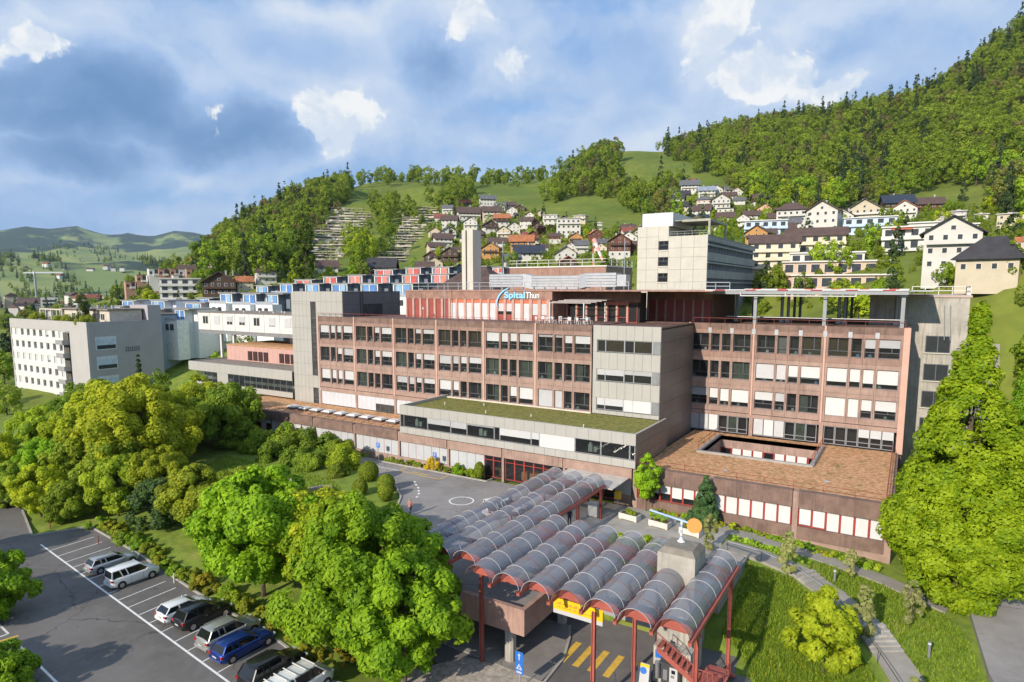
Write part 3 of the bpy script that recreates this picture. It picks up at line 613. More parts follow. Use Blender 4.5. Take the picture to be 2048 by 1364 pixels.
# ------------------------------------------------------------------ low glazed wing with green roof
def glass_wing():
    t = thing('low_glazed_wing', 'low pale clad wing with ribbon glazing and grassy roof above the entrance', 'building', (42.7, -5, 4)); x0, x1, y = 26.4, 59.0, -10.05
    clad_grid(t, x0, x1, 3.97, 4.82, y, 24, [3.97, 4.82], clad); clad_grid(t, x0, x1, 6.42, 7.62, y, 24, [6.42, 7.62], clad)
    put('core', M().box(x0 + .2, x1 - .2, y + 3.2, -.02, 4.0, 7.0), t, (0, 0, 0), room_lit)
    put('floor_slab', M().box(x0 + .1, x1 - .1, y + .08, -.02, 4.0, 4.84), t, (0, 0, 0), room_m)
    put('roof', M().box(x0 + .25, x1 - .25, y + .3, -.03, 6.5, 7.25), t, (0, 0, 0), sedum_g)
    put('roof_kerb', M().box(x0 + .05, x1 - .05, y + .06, y + .3, 6.5, 7.66).box(x0 + .06, x0 + .3, y + .3, 0, 6.5, 7.64).box(x1 - .3, x1 - .06, y + .3, 0, 6.5, 7.64), t, (0, 0, 0), clad)
    put('flashing', M().box(x0 + .3, 49.3, -.35, -.04, 7.0, 7.42), t, (0, 0, 0), mat('pale_flashing', (.62, .55, .47), .8))
    # glazing: x limits and blinds (drop, colour)
    segs = [(26.5, 27.0, 0), (27.0, 31.0, 0), (31.0, 34.7, .45), (34.7, 37.2, .5), (37.2, 41.2, .12), (41.2, 42.0, .0), (42.0, 46.3, .55), (46.3, 47.4, .5), (47.4, 51.9, 1), (51.9, 55.0, 0), (55.0, 58.3, 0), (58.3, 58.9, 0)]
    for i, (a, b, d) in enumerate(segs):
        wo = put('ribbon_window', frame_m_(b - a - .04, 1.58, .05), t, (a + .02, y + .12, 4.83), galv if i else frame_m)
        put('pane', M().quad((.04, .03, .04), (b - a - .08, .03, .04), (b - a - .08, .03, 1.54), (.04, .03, 1.54)), wo, (a + .02, y + .12, 4.83), pane_m)
        if d: put('blind', blind_unit(b - a - .06), wo, (a + .03, y + .07, 6.41), grey_b if i in (2, 3) else white_m, (1, 1, d * 1.55))
        if i in (1, 4, 9) : put('room_item', M().box(0, .5, 0, .4, 0, .8).box(.1, .35, .05, .3, .8, 1.05).box(.6, 1.0, .1, .5, 0, .6), wo, (a + 1.2, y + 1.0, 4.86), mat('pale_green_cabinet', (.45, .6, .52), .6))
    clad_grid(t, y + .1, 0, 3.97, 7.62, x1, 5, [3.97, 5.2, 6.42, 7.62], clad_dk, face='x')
    clad_grid(t, y + .1, 0, 3.97, 7.62, x0 + .05, 5, [3.97, 5.2, 6.42, 7.62], clad, face='x')
    for x, yy in ((30, -5), (38, -7), (44, -6), (52, -8), (35, -3)):
        put('vent_stub', M().cyl((x, yy, 7.2), (x, yy, 7.6), .06), t, (0, 0, 0), white_p)
glass_wing()
# ------------------------------------------------------------------ low front buildings
def window_front(t, x, wd, y, z0, z1, drop, fm=red_m, bm=white_m):
    wo = put('window', frame_m_(wd, z1 - z0, .09), t, (x, y, z0), fm)
    put('pane', M().quad((.05, .03, .05), (wd - .05, .03, .05), (wd - .05, .03, z1 - z0 - .05), (.05, .03, z1 - z0 - .05)), wo, (x, y, z0), pane_m)
    if drop: put('blind', blind_unit(wd - .2, 14), wo, (x + .1, y - .04, z1 - .02), bm, (1, 1, drop * (z1 - z0 - .05)))
def low_right():
    t = thing('low_brown_roofed_building', 'single storey pink building with flat brown sedum roof and red framed windows', 'building', (70, -2, 0)); y = -9.5; x0 = 58.6
    top = 4.2
    pit = (62.6, 74.35, 1.5, 11.2)
    for a, b, c, d in ((x0, 82.1, y + .5, pit[2]), (x0, pit[0], pit[2], 13.0), (pit[1], 82.1, pit[2], 13.0), (pit[0], pit[1], pit[3], 13.0)):
        put('roof', M().box(a, b, c, d, 3.3, 3.78), t, (0, 0, 0), sedum)
    put('roof_edge', M().box(pit[0] - .35, pit[1] + .35, pit[2] - .4, pit[2], 3.4, 4.0).box(pit[1], pit[1] + .4, pit[2], pit[3], 3.4, 4.05).box(pit[0] - .4, pit[0], pit[2], pit[3], 3.4, 4.0), t, (0, 0, 0), mat('grey_kerb', (.34, .33, .31), .9))
    put('courtyard_wall', M().box(pit[0], pit[1], pit[3], pit[3] + .3, 2.3, 3.78).box(pit[0] - .3, pit[0], pit[2], pit[3], 0, 3.4).box(pit[1], pit[1] + .3, pit[2], pit[3], 0, 3.4).box(pit[0], pit[1], pit[3], pit[3] + .2, 0, .8), t, (0, 0, 0), pink)
    put('courtyard_floor', M().box(pit[0], pit[1], pit[2], pit[3], -.1, 0), t, (0, 0, 0), paving)
    for i in range(9): window_front(t, pit[0] + .1 + i * 1.29, 1.25, pit[3] + .05, .8, 2.3, 1 if i % 4 else 0)
    for b in range(3):
        xa = x0 + b * 7.85; xb = xa + 7.85 - (.0 if b < 2 else .3)
        put('parapet', M().box(xa + .5, xb - .03, y - .28, y + .5, 2.62, top), t, (0, 0, 0), pink_dark)
        put('pillar', M().box(xa, xa + .48, y - .12, y + .5, -1.6, top - .1), t, (0, 0, 0), pink)
        put('plinth', M().box(xa + .5, xb - .03, y - .2, y + .4, -.35, .82), t, (0, 0, 0), pink_dark)
        put('base_wall', M().box(xa, xb, y - .1, y + .4, -1.9, -.36), t, (0, 0, 0), pink)
        n = 6; wd = (xb - xa - .6) / n
        dr = ([0, .55, .5, .7, .6, .65], [.95, 1, 1, 1, 1, 1], [.9, .92, 1, 1, 1, 1])[b]
        for i in range(n): window_front(t, xa + .52 + i * wd, wd, y + .02, .85, 2.6, dr[i])
    put('pillar', M().box(81.8, 82.35, y - .15, y + .6, -2.2, top), t, (0, 0, 0), pink)
    put('side_wall', M().box(82.0, 82.36, y + .6, 13.2, -2.2, 3.7), t, (0, 0, 0), pink_dark)
    put('footing', M().box(76, 82.2, y - .12, y + .3, -2.6, -1.9), t, (0, 0, 0), concrete_w)
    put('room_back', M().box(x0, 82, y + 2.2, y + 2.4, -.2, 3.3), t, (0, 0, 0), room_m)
    put('floor_slab', M().box(x0, 82, y + .3, y + 2.3, -.4, .82), t, (0, 0, 0), room_lit)
    railing(t, [(x0 + .3, y + .1), (81.9, y + .1)], top - .1, .85, rust, 2.6, 0., r=.018)
    sl = M()                                             # sloping guard along the end of the roof
    for yy in (y + .2, 12.6): pass
    for k in range(15): sl.bar((81.75, y + .4 + k * 1.5, 3.8), (81.75, y + .4 + k * 1.5, 5.1), .05, .05)
    for k in (4.4, 5.1): sl.bar((81.75, y + .4, k), (81.75, y + 21.4, k), .05, .05)
    put('end_railing', sl, t, (0, 0, 0), rust)
    pr_ = M()
    for a, b in (((pit[0] - .2, pit[2] - .3), (pit[0] - .2, pit[3])), ((pit[1] + .2, pit[2] - .3), (pit[1] + .2, pit[3]))):
        pr_.bar(a + (5.0,), b + (5.0,), .05, .05); pr_.bar(a + (4.5,), b + (4.5,), .04, .04)
        for i in range(5): f = i / 4; q = (a[0], a[1] + (b[1] - a[1]) * f); pr_.bar(q + (3.9,), q + (5.0,), .05, .05)
    put('courtyard_railing', pr_, t, (0, 0, 0), rust)
    for x, yy in ((67, -5), (76.5, -3.5)): put('roof_drain', M().lathe([(.01, 3.86), (.2, 3.84), (.3, 3.78)], 10, (x, yy)), t, (0, 0, 0), galv)
low_right()
louv = mat('white_louvre_panel', (.48, .49, .51), .5, .05, .5)
def low_front():
    t = thing('low_entrance_front', 'long low pink front with white panels, red framed entrance glazing and brown roof', 'building', (20, -5, 0)); y = -9.5
    put('roof', M().box(-15.0, 26.3, y + .5, -.05, 3.0, 3.72), t, (0, 0, 0), sedum); put('roof', M().box(-15.0, -6.9, -.05, 2.0, 3.0, 3.7), t, (0, 0, 0), sedum)
    put('ceiling', M().box(26.3, 58.5, y + .3, -.05, 2.75, 3.2), t, (0, 0, 0), room_lit)
    joints = [58.5 - BW * i for i in range(10)]
    for b, (xb, xa) in enumerate(zip(joints, joints[1:])):
        ent = b < 4
        put('fascia', M().box(xa + .30, xb - .02, y - .22, y + .5, 2.72, 3.95 if ent else 4.1), t, (0, 0, 0), pink if ent else pink_dark)
        put('pillar', M().box(xa - .02, xa + .28, y - .1, y + .4, -.3, 3.95 if ent else 3.9), t, (0, 0, 0), pink)
        put('joint', M().box(xb - .018, xb + .0, y - .1, y + .2, 2.72, 3.95), t, (0, 0, 0), joint_m)
        if b == 0:
            for i, (p, q) in enumerate(((.4, 2.6), (2.6, 4.8), (4.8, 6.1))):
                wo = put('entrance_glazing', frame_m_(q - p, 2.7, .09, None, 2.1), t, (xa + p, y + .3, .0), red_m)
                put('pane', M().quad((.05, .03, .05), (q - p - .05, .03, .05), (q - p - .05, .03, 2.65), (.05, .03, 2.65)), wo, (xa + p, y + .3, 0), pane_m)
            put('wall_panel', M().box(xa + 6.3, xb - .1, y + .05, y + .12, .8, 2.7), t, (0, 0, 0), louv); put('plinth', M().box(xa + 6.2, xb, y - .05, y + .2, -.3, .8), t, (0, 0, 0), pink)
        elif b == 1 or b == 2:
            n = 6; w_ = (BW - .4) / n
            for i in range(n):
                p = xa + .34 + i * w_
                if b == 2 and i < 4: put('wall_panel', M().box(p + .02, p + w_ - .02, y + .1, y + .15, .5, 2.7), t, (0, 0, 0), louv); continue
                wo = put('entrance_glazing', frame_m_(w_, 2.7, .08, None, 2.1), t, (p, y + .15, 0), red_m)
                put('pane', M().quad((.05, .03, .05), (w_ - .05, .03, .05), (w_ - .05, .03, 2.65), (.05, .03, 2.65)), wo, (p, y + .15, 0), pane_m)
            if b == 2: put('plinth', M().box(xa + .28, xa + 5.6, y - .02, y + .3, -.3, .5), t, (0, 0, 0), pink)
        else:
            n = 6; w_ = (BW - .4) / n
            put('plinth', M().box(xa + .28, xb - .03, y - .06, y + .3, -1.6, .55), t, (0, 0, 0), pink)
            for i in range(n):
                p = xa + .34 + i * w_
                if b >= 6 and (b + i) % 2: window_front(t, p, w_, y + .05, .58, 2.7, .3)
                else: put('wall_panel', M().box(p + .025, p + w_ - .025, y + .1, y + .15, .57, 2.7), t, (0, 0, 0), louv)
                if i and b < 7: put('red_strip', M().box(p - .022, p + .022, y + .09, y + .13, .57, 2.7), t, (0, 0, 0), red_m)
    put('room_back', M().box(-15, 58.4, y + 5.0, y + 5.2, -.3, 3.0), t, (0, 0, 0), room_m); put('floor_slab', M().box(26, 58.4, y + .4, y + 5, -.2, .01), t, (0, 0, 0), room_lit)
    put('side_wall', M().box(-15.2, -14.9, y, 2, -2, 4.0), t, (0, 0, 0), pink_dark)
    rl = M()
    for i in range(22):
        x = -13 + i * 1.83; rl.bar((x, y + .1, 3.9), (x + .25, y + 1.3, 4.35), .05, .05)
    rl.bar((-13, y + 1.3, 4.35), (26, y + 1.3, 4.35), .04, .04); put('railing', rl, t, (0, 0, 0), rust)
    for i in range(10):
        x = -1.2 + i * 2.66
        if x > 25: continue
        sk = put('skylight', M().box(x, x + 1.75, -5.9, -4.4, 3.7, 4.05), t, (0, 0, 0), mat('dark_kerb', (.11, .09, .08), .8))
        put('dome', M().box(x - .04, x + 1.79, -5.94, -4.36, 4.06, 4.14).box(x + .25, x + 1.5, -5.7, -4.6, 4.14, 4.26), sk, (0, 0, 0), mat('pale_skylight', (.72, .73, .72), .35, .03))
    # reception furniture seen through the entrance glass
    one('reception_desk', M().box(44.2, 45.0, -8.6, -7.9, 0, 1.0).box(45.1, 46.6, -8.4, -7.6, 0, .95), mat('light_oak', (.55, .38, .15), .5), 'light oak reception desk inside the red framed entrance glass', 'desk')
    one('waiting_table', M().box(39.4, 41.2, -8.5, -7.8, .72, .78).box(39.5, 39.6, -8.4, -8.3, 0, .72).box(41, 41.1, -8.4, -8.3, 0, .72), mat('light_oak', (0, 0, 0)), 'light oak table behind the glass beside the entrance pillar', 'table')
low_front()
# ------------------------------------------------------------------ roof storeys
rib_m = mat('roof_storey_concrete', (.33, .19, .145), .88, .2, .9, streak=.7, bump=.3, scol=(.10, .065, .055))
def roof_storey():
    t = thing('roof_storey', 'set back roof storey with red panels and a blue and white name sign', 'building', (30, 10, 18.2)); y = 6.8; z0 = 18.1; z1 = 22.4
    put('core', M().box(13.3, 39.7, y + .35, 14, z0, z1 - .2), t, (0, 0, 0), room_m)
    put('wall', M().box(13.1, 39.9, y, y + .3, 21.17, z1), t, (0, 0, 0), rib_m)
    put('roof', M().box(12.9, 62, y - .1, 40, z1, z1 + .14), t, (0, 0, 0), mat('roof_edge', (.40, .24, .19), .9, .2))
    put('side_wall', M().box(13.1, 13.4, y + .3, 14, z0, z1), t, (0, 0, 0), rib_m); put('side_wall', M().box(39.6, 39.9, y + .3, 12, z0, z1), t, (0, 0, 0), rib_m)
    reds = [(13.44, 14.51), (14.9, 15.96), (16.35, 17.39), (17.78, 18.85), (19.23, 20.31), (20.69, 21.76)]
    pale = [(22.17, 23.15), (23.52, 24.72), (25.08, 26.14), (26.49, 27.66), (27.96, 29.04), (29.38, 30.46), (30.84, 31.89), (32.28, 33.29), (33.7, 34.74), (35.2, 36.2), (36.68, 37.62), (38.13, 39.05)]
    al = reds + pale
    for (a, b), (c, d) in zip(al, al[1:] + [(39.6, 40)]): put('rib', M().box(b, c, y - .06, y + .3, z0, 21.2), t, (0, 0, 0), mat('rib_concrete', (.50, .31, .25), .85, .1))
    put('rib', M().box(13.1, 13.44, y - .06, y + .3, z0, 21.2), t, (0, 0, 0), MATS['rib_concrete'])
    for a, b in reds: put('red_panel', M().box(a, b, y + .12, y + .2, z0, 21.17), t, (0, 0, 0), red_door)
    for i, (a, b) in enumerate(pale):
        put('orange_panel', M().box(a, b, y + .1, y + .2, 20.62, 21.17), t, (0, 0, 0), orange_m)
        lo = 19.5 if i in (6, 7) else (19.0 if i > 9 else z0)
        if lo > z0: put('red_panel', M().box(a, b, y + .1, y + .2, z0, lo - .5 if i < 10 else lo), t, (0, 0, 0), red_door)
        wo = put('window', frame_m_(b - a, 20.62 - z0, .06), t, (a, y + .16, z0), red_m if lo > z0 else frame_m)
        put('pane', M().quad((.04, .02, .04), (b - a - .04, .02, .04), (b - a - .04, .02, 2.45), (.04, .02, 2.45)), wo, (a, y + .16, z0), pane_m)
        put('blind', blind_unit(b - a - .04), wo, (a + .02, y + .1, 20.6), lilac_b if i < 10 else white_m, (1, 1, max(.4, 20.6 - (lo if i < 10 else lo + .05))))
    # recessed part with doors
    put('core', M().box(39.9, 51.0, 11.35, 14, z0, z1 - .2), t, (0, 0, 0), room_m); put('wall', M().box(39.9, 51.2, 11, 11.3, 20.9, z1), t, (0, 0, 0), rib_m)
    for i in range(7):
        x = 40.2 + i * 1.55
        put('rib', M().box(x - .25, x, 10.95, 11.3, z0, 20.9), t, (0, 0, 0), MATS['rib_concrete'])
        wo = put('terrace_door', frame_m_(1.3, 2.75, .09, None, .7 if i % 2 else None), t, (x, 11.1, z0), red_m)
        put('pane', M().quad((.05, .03, .05), (1.25, .03, .05), (1.25, .03, 2.7), (.05, .03, 2.7)), wo, (x, 11.1, z0), pane_m)
        if i in (4, 5): put('orange_panel', M().box(x, x + 1.3, 11.08, 11.16, 20.5, 20.9), t, (0, 0, 0), orange_m)
    # block towards the helipad
    put('core', M().box(50.2, 59.2, 17.4, 30, z0, z1 - .2), t, (0, 0, 0), room_m); put('wall', M().box(50.0, 59.4, 17, 17.4, 21.2, z1), t, (0, 0, 0), rib_m)
    for i in range(7):
        a = 50.2 + i * 1.32
        put('rib', M().box(a - .2, a + .08, 16.95, 17.4, z0, 21.2), t, (0, 0, 0), MATS['rib_concrete'])
        if i < 7: put('red_panel', M().box(a + .08, a + 1.1, 17.1, 17.2, z0, 21.2), t, (0, 0, 0), red_door)
    put('side_wall', M().box(59.1, 59.4, 17.4, 30, z0, z1), t, (0, 0, 0), rib_m)
    railing(t, [(13.5, 7.2), (51, 7.2)], z1 + .2, 1.05, galv, 2.0, 0, 'roof_railing', .03); railing(t, [(52, 17.3), (61.5, 17.3)], z1 + .2, 1.0, galv, 1.8, 0, 'roof_railing', .03)
    # sign
    blue = mat('sign_light_blue', (.30, .62, .88), .4, .02); wh = mat('sign_white', (.85, .87, .88), .4, .02)
    s = put('sign', M().box(31.8, 38.0, y - .05, y - .02, 21.45, 21.5), t, (0, 0, 0), galv)
    def text(body, x, z, size, mt, off, wd):
        c = bpy.data.curves.new('sign_text', 'FONT'); c.body = body; c.size = size; c.extrude = .05; c.offset = off; c.resolution_u = 4
        o = bpy.data.objects.new('sign_text', c); COL.objects.link(o); bpy.context.view_layer.update()
        me = bpy.data.meshes.new_from_object(o.evaluated_get(bpy.context.evaluated_depsgraph_get())); bpy.data.objects.remove(o)
        w_ = max(v.co.x for v in me.vertices); 
        q = put('lettering', me, s, (x, y - .12, z)); q.rotation_euler[0] = R(90); q.scale[0] = wd / w_; me.materials.clear(); me.materials.append(mt); return w_
    text('Spital', 32.05, 21.42, 1.27, blue, .045, 3.55); text('Thun', 35.72, 21.42, 1.22, wh, .012, 2.2)
    arc = M(); P = []
    for i in range(25):
        f = i / 24; a = R(112 + 95 * f) ; wd = .26 * math.sin(math.pi * min(1, .08 + f * .95)) ** .8
        cx, cz, ra, rb = 34.2, 20.75, 3.5, 2.35
        P.append(((cx + ra * math.cos(a), cz + rb * math.sin(a)), (cx + (ra - wd) * math.cos(a), cz + (rb - wd) * math.sin(a))))
    for (o1, i1), (o2, i2) in zip(P, P[1:]):
        for q, w_ in ((y - .2, 0),): arc.quad((o1[0], q, o1[1]), (i1[0], q, i1[1]), (i2[0], q, i2[1]), (o2[0], q, o2[1])); arc.quad((o1[0], q, o1[1]), (o2[0], q, o2[1]), (o2[0], q + .08, o2[1]), (o1[0], q + .08, o1[1]))
    put('sign_arc', arc, s, (0, 0, 0), blue)
    # mast and lamp
    put('mast', M().cyl((22.2, 5.2, 18.2), (22.2, 5.2, 23.4), .05, 6), t, (0, 0, 0), galv)
    for x in (18.6,): put('roof_lamp', M().cyl((x, 4.5, 18.2), (x, 4.5, 19.6), .04, 6).lathe([(.01, 19.95), (.13, 19.85), (.16, 19.6), (.05, 19.55)], 8, (x, 4.5)), t, (0, 0, 0), galv)
roof_storey()
def penthouse():
    t = thing('plant_room', 'brown ribbed rooftop plant room with white railing above the ducts', 'building', (28, 34, 22.5))
    clad_grid(t, 17.7, 37.8, 22.5, 26.5, 30, 9, [22.5, 26.45], mat('brown_panel', (.33, .20, .15), .85, .12, .8, streak=.5))
    put('core', M().box(17.75, 37.75, 30.1, 42, 22.5, 26.5), t, (0, 0, 0), rib_m)
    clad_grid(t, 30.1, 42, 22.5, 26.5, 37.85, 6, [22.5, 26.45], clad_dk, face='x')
    put('coping', M().box(17.5, 38, 29.85, 42.2, 26.5, 26.72), t, (0, 0, 0), white_p); railing(t, [(17.7, 30), (37.8, 30), (37.8, 42)], 26.75, 1.1, white_p, 2.2, 0, 'roof_railing', .04)
    put('mast', M().cyl((17.0, 29.8, 22.4), (17.0, 29.8, 31.5), .08, 6), t, (0, 0, 0), galv)
    put('mast', M().cyl((39.5, 34, 22.4), (39.5, 34, 31.5), .06, 6), t, (0, 0, 0), galv)
penthouse()
def duct(t, pts, wd, ht):
    for (x0, x1, y, z) in pts:
        m = M(); n = 5
        for k in range(n): m.box(x0, x1, y - .10 * (k % 2), y + wd, z + ht * k / n, z + ht * (k + 1) / n - .05)
        m.box(x0, x1, y - .06, y + wd + .02, z + ht - .02, z + ht); put('duct_section', m, t, (0, 0, 0), galv)
t = thing('ventilation_duct', 'big silver ventilation ducts running along the roof behind the sign', 'duct', (36, 13, 22.5))
duct(t, [(25.9, 32.0, 12, 23.0), (33.3, 41.2, 12.4, 22.7), (42.6, 47.2, 12, 23.0)], 2.0, 2.0)
for x0, x1, a, b in ((32.0, 33.3, 23.0, 22.7), (41.2, 42.6, 22.7, 23.0)):
    put('duct_bend', M().add([(x0, 12.0, a), (x0, 14, a), (x0, 14, a + 2), (x0, 12.0, a + 2), (x1, 12.4, b), (x1, 14.4, b), (x1, 14.4, b + 2), (x1, 12.4, b + 2)] if a > b else [(x0, 12.4, a), (x0, 14.4, a), (x0, 14.4, a + 2), (x0, 12.4, a + 2), (x1, 12, b), (x1, 14, b), (x1, 14, b + 2), (x1, 12, b + 2)],
        [(0, 4, 7, 3), (3, 7, 6, 2), (1, 2, 6, 5), (0, 1, 5, 4)]), t, (0, 0, 0), galv)
put('duct_end', M().box(47.2, 48.6, 12.2, 13.8, 23.1, 24.7), t, (0, 0, 0), galv)
for i in range(12): put('duct_foot', M().box(26.3 + i * 1.85, 26.45 + i * 1.85, 12.2, 12.35, 22.5, 23.0), t, (0, 0, 0), steel)
def windsock():
    t = thing('windsock', 'red and white windsock on a striped pole above the plant room roof', 'windsock', (32.6, 36, 22.5)); zs = [22.6 + 1.3 * i for i in range(8)]
    for i, (a, b) in enumerate(zip(zs, zs[1:])): put('pole_band', M().cyl((32.6, 36, a), (32.6, 36, b), .09, 8), t, (0, 0, 0), (white_p, orange_m)[i % 2])
    p = Vector((32.7, 36, 31.7)); dr = Vector((1.0, 0, -2.2)).normalized()
    for i in range(5):
        a = p + dr * (.85 * i); b = p + dr * (.85 * (i + 1)); put('sock_band', M().cyl(a, b, .42 - .045 * i, 10, .42 - .045 * (i + 1)), t, (0, 0, 0), (mat('sock_pink', (.8, .35, .3), .7), white_p)[i % 2])
windsock()
def chimney():
    t = thing('concrete_chimney', 'tall pale concrete twin slab chimney on the hospital roof', 'chimney', (16, 21, 18)); top = 32.9
    put('slab', M().box(14.7, 15.5, 20, 22.5, 18, top), t, (0, 0, 0), concrete_w); put('slab', M().box(15.75, 17.0, 20.1, 22.6, 18, top + .05), t, (0, 0, 0), concrete_w)
    put('core', M().box(15.5, 15.75, 20.4, 22.4, 18, top - .2), t, (0, 0, 0), room_m)
chimney()
def hip_roof(t, x0, x1, y0, y1, z0, z1, inset, m, name='roof'):
    mx, my = (x0 + x1) / 2, (y0 + y1) / 2
    return put(name, M().add([(x0, y0, z0), (x1, y0, z0), (x1, y1, z0), (x0, y1, z0), (x0 + inset, my, z1), (x1 - inset, my, z1)], [(0, 1, 5, 4), (1, 2, 5), (2, 3, 4, 5), (3, 0, 4), (0, 3, 2, 1)]), t, (0, 0, 0), m)
tile_br = mat('brown_tiles', (.085, .055, .045), .85, .25, .7, fine=.3)
t = thing('hip_roofed_hall', 'old hall with dark brown hipped roof behind the chimney', 'building', (5, 37, 8))
put('wall', M().box(-4, 14, 32, 46, 0, 21), t, (0, 0, 0), white_p); hip_roof(t, -5, 15, 31, 47, 20.9, 27.3, 8, tile_br)
def white_tower():
    t = thing('white_bed_tower', 'pale concrete panel block with three square windows and dark louvred flank', 'building', (37, 90, 10)); x0, x1, y0, y1 = 28.85, 44.65, 68, 117
    put('core', M().box(x0 + .1, x1 - 1.4, y0 + 1.2, y1, 4, 34.0), t, (0, 0, 0), room_m); put('core', M().box(x0 + .1, 35.8, y0 + .3, 84, 34, 36.4), t, (0, 0, 0), concrete_w)
    wins = [(33.75, 36.05, 33.2 - 3.53 * i - 1.95, 33.2 - 3.53 * i) for i in range(3)]
    xs = [x0, 31.0, 33.75, 36.05, 38.9, 41.7, x1]
    for i, (a, b) in enumerate(zip(xs, xs[1:])):
        zs = [15, 18.2, 21.0, 24.2, 26.9, 29.6, 31.6, 34.2] + ([36.5] if b < 36.0 else [])
        if i == 2:
            zl = [15, 22.2] + [v for w_ in reversed(wins) for v in w_[2:]] + [36.5]
            for j, (p, q) in enumerate(zip(zl[1:], zl[2:])):
                if j % 2 == 0: put('wall_panel', M().box(a + .02, b - .02, y0, y0 + .3, p + .02, q - .02), t, (0, 0, 0), concrete_w)
            continue
        for p, q in zip(zs, zs[1:]): put('wall_panel', M().box(a + .02, b - .02, y0, y0 + .3, p + .02, q - .02), t, (0, 0, 0), concrete_w)
    for a, b, p, q in wins:
        wo = put('window', frame_m_(b - a - .1, q - p, .08, (b - a) * .5, 1.1), t, (a + .05, y0 + .22, p), frame_m)
        put('pane', M().quad((.05, .03, .05), (b - a - .15, .03, .05), (b - a - .15, .03, q - p - .05), (.05, .03, q - p - .05)), wo, (a + .05, y0 + .22, p), pane_m)
        put('sill', M().box(a, b, y0 - .12, y0 + .2, p - .3, p - .12), t, (0, 0, 0), concrete_w)
    put('roof', M().box(x0, x1, y0 + .3, y1, 34.0, 34.15), t, (0, 0, 0), gravel_roof)
    put('plant_box', M().box(29.5, 36.6, 69, 84, 36.5, 39.5), t, (0, 0, 0), mat('white_sheet_metal', (.56, .58, .60), .4, .03, .3, streak=.1))
    fr = M().box(38.5, 44.7, 69.5, 70.0, 37.3, 37.8).box(44.2, 44.7, 70, 84, 37.3, 37.8).box(44.2, 44.65, 69.55, 69.95, 34.1, 37.3).box(44.2, 44.65, 83.4, 83.8, 34.1, 37.3).box(36, 44.2, 70, 84, 37.6, 37.75)
    put('roof_frame', fr, t, (0, 0, 0), mat('weathered_frame', (.40, .39, .32), .9, .2)); railing(t, [(36.2, 68.4), (44.4, 68.4)], 34.2, 1.0, steel, 1.6, 0, 'roof_railing', .03)
    # flank: parapet bands, fins and recessed glazing
    for k, z in enumerate((22.0, 26.2, 30.0)):
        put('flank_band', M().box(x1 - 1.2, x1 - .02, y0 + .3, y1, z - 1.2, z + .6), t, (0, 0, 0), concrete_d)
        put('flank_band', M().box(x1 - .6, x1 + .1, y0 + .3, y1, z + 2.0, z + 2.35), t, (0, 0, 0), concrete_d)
        put('glazing_band', M().box(x1 - 1.5, x1 - 1.35, y0 + .3, y1, z + .6, z + 3.2), t, (0, 0, 0), mat('dark_glazing', (.03, .04, .05), .15, .2))
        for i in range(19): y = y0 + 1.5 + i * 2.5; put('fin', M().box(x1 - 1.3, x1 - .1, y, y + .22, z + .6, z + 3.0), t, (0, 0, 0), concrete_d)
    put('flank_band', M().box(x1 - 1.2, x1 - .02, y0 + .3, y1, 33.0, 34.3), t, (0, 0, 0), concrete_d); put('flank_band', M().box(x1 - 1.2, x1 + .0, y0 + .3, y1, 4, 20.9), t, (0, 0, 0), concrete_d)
white_tower()
t = thing('exhaust_cowl', 'large white trumpet shaped exhaust cowl beside the pale tower', 'vent', (29.5, 48, 22))
put('cowl', M().add([(27.6, 47, 27.2), (31.8, 47, 27.2), (31.8, 50, 27.2), (27.6, 50, 27.2), (28.3, 47.3, 25.5), (31.2, 47.3, 25.5), (31.2, 49.7, 25.5), (28.3, 49.7, 25.5)], [(0, 1, 2, 3), (0, 4, 5, 1), (1, 5, 6, 2), (2, 6, 7, 3), (3, 7, 4, 0)]).box(28.3, 31.2, 47.3, 49.7, 25.0, 25.5), t, (0, 0, 0), white_p)
put('shaft', M().box(28.4, 31.1, 47.4, 49.6, 18, 25.0), t, (0, 0, 0), clad_dk)
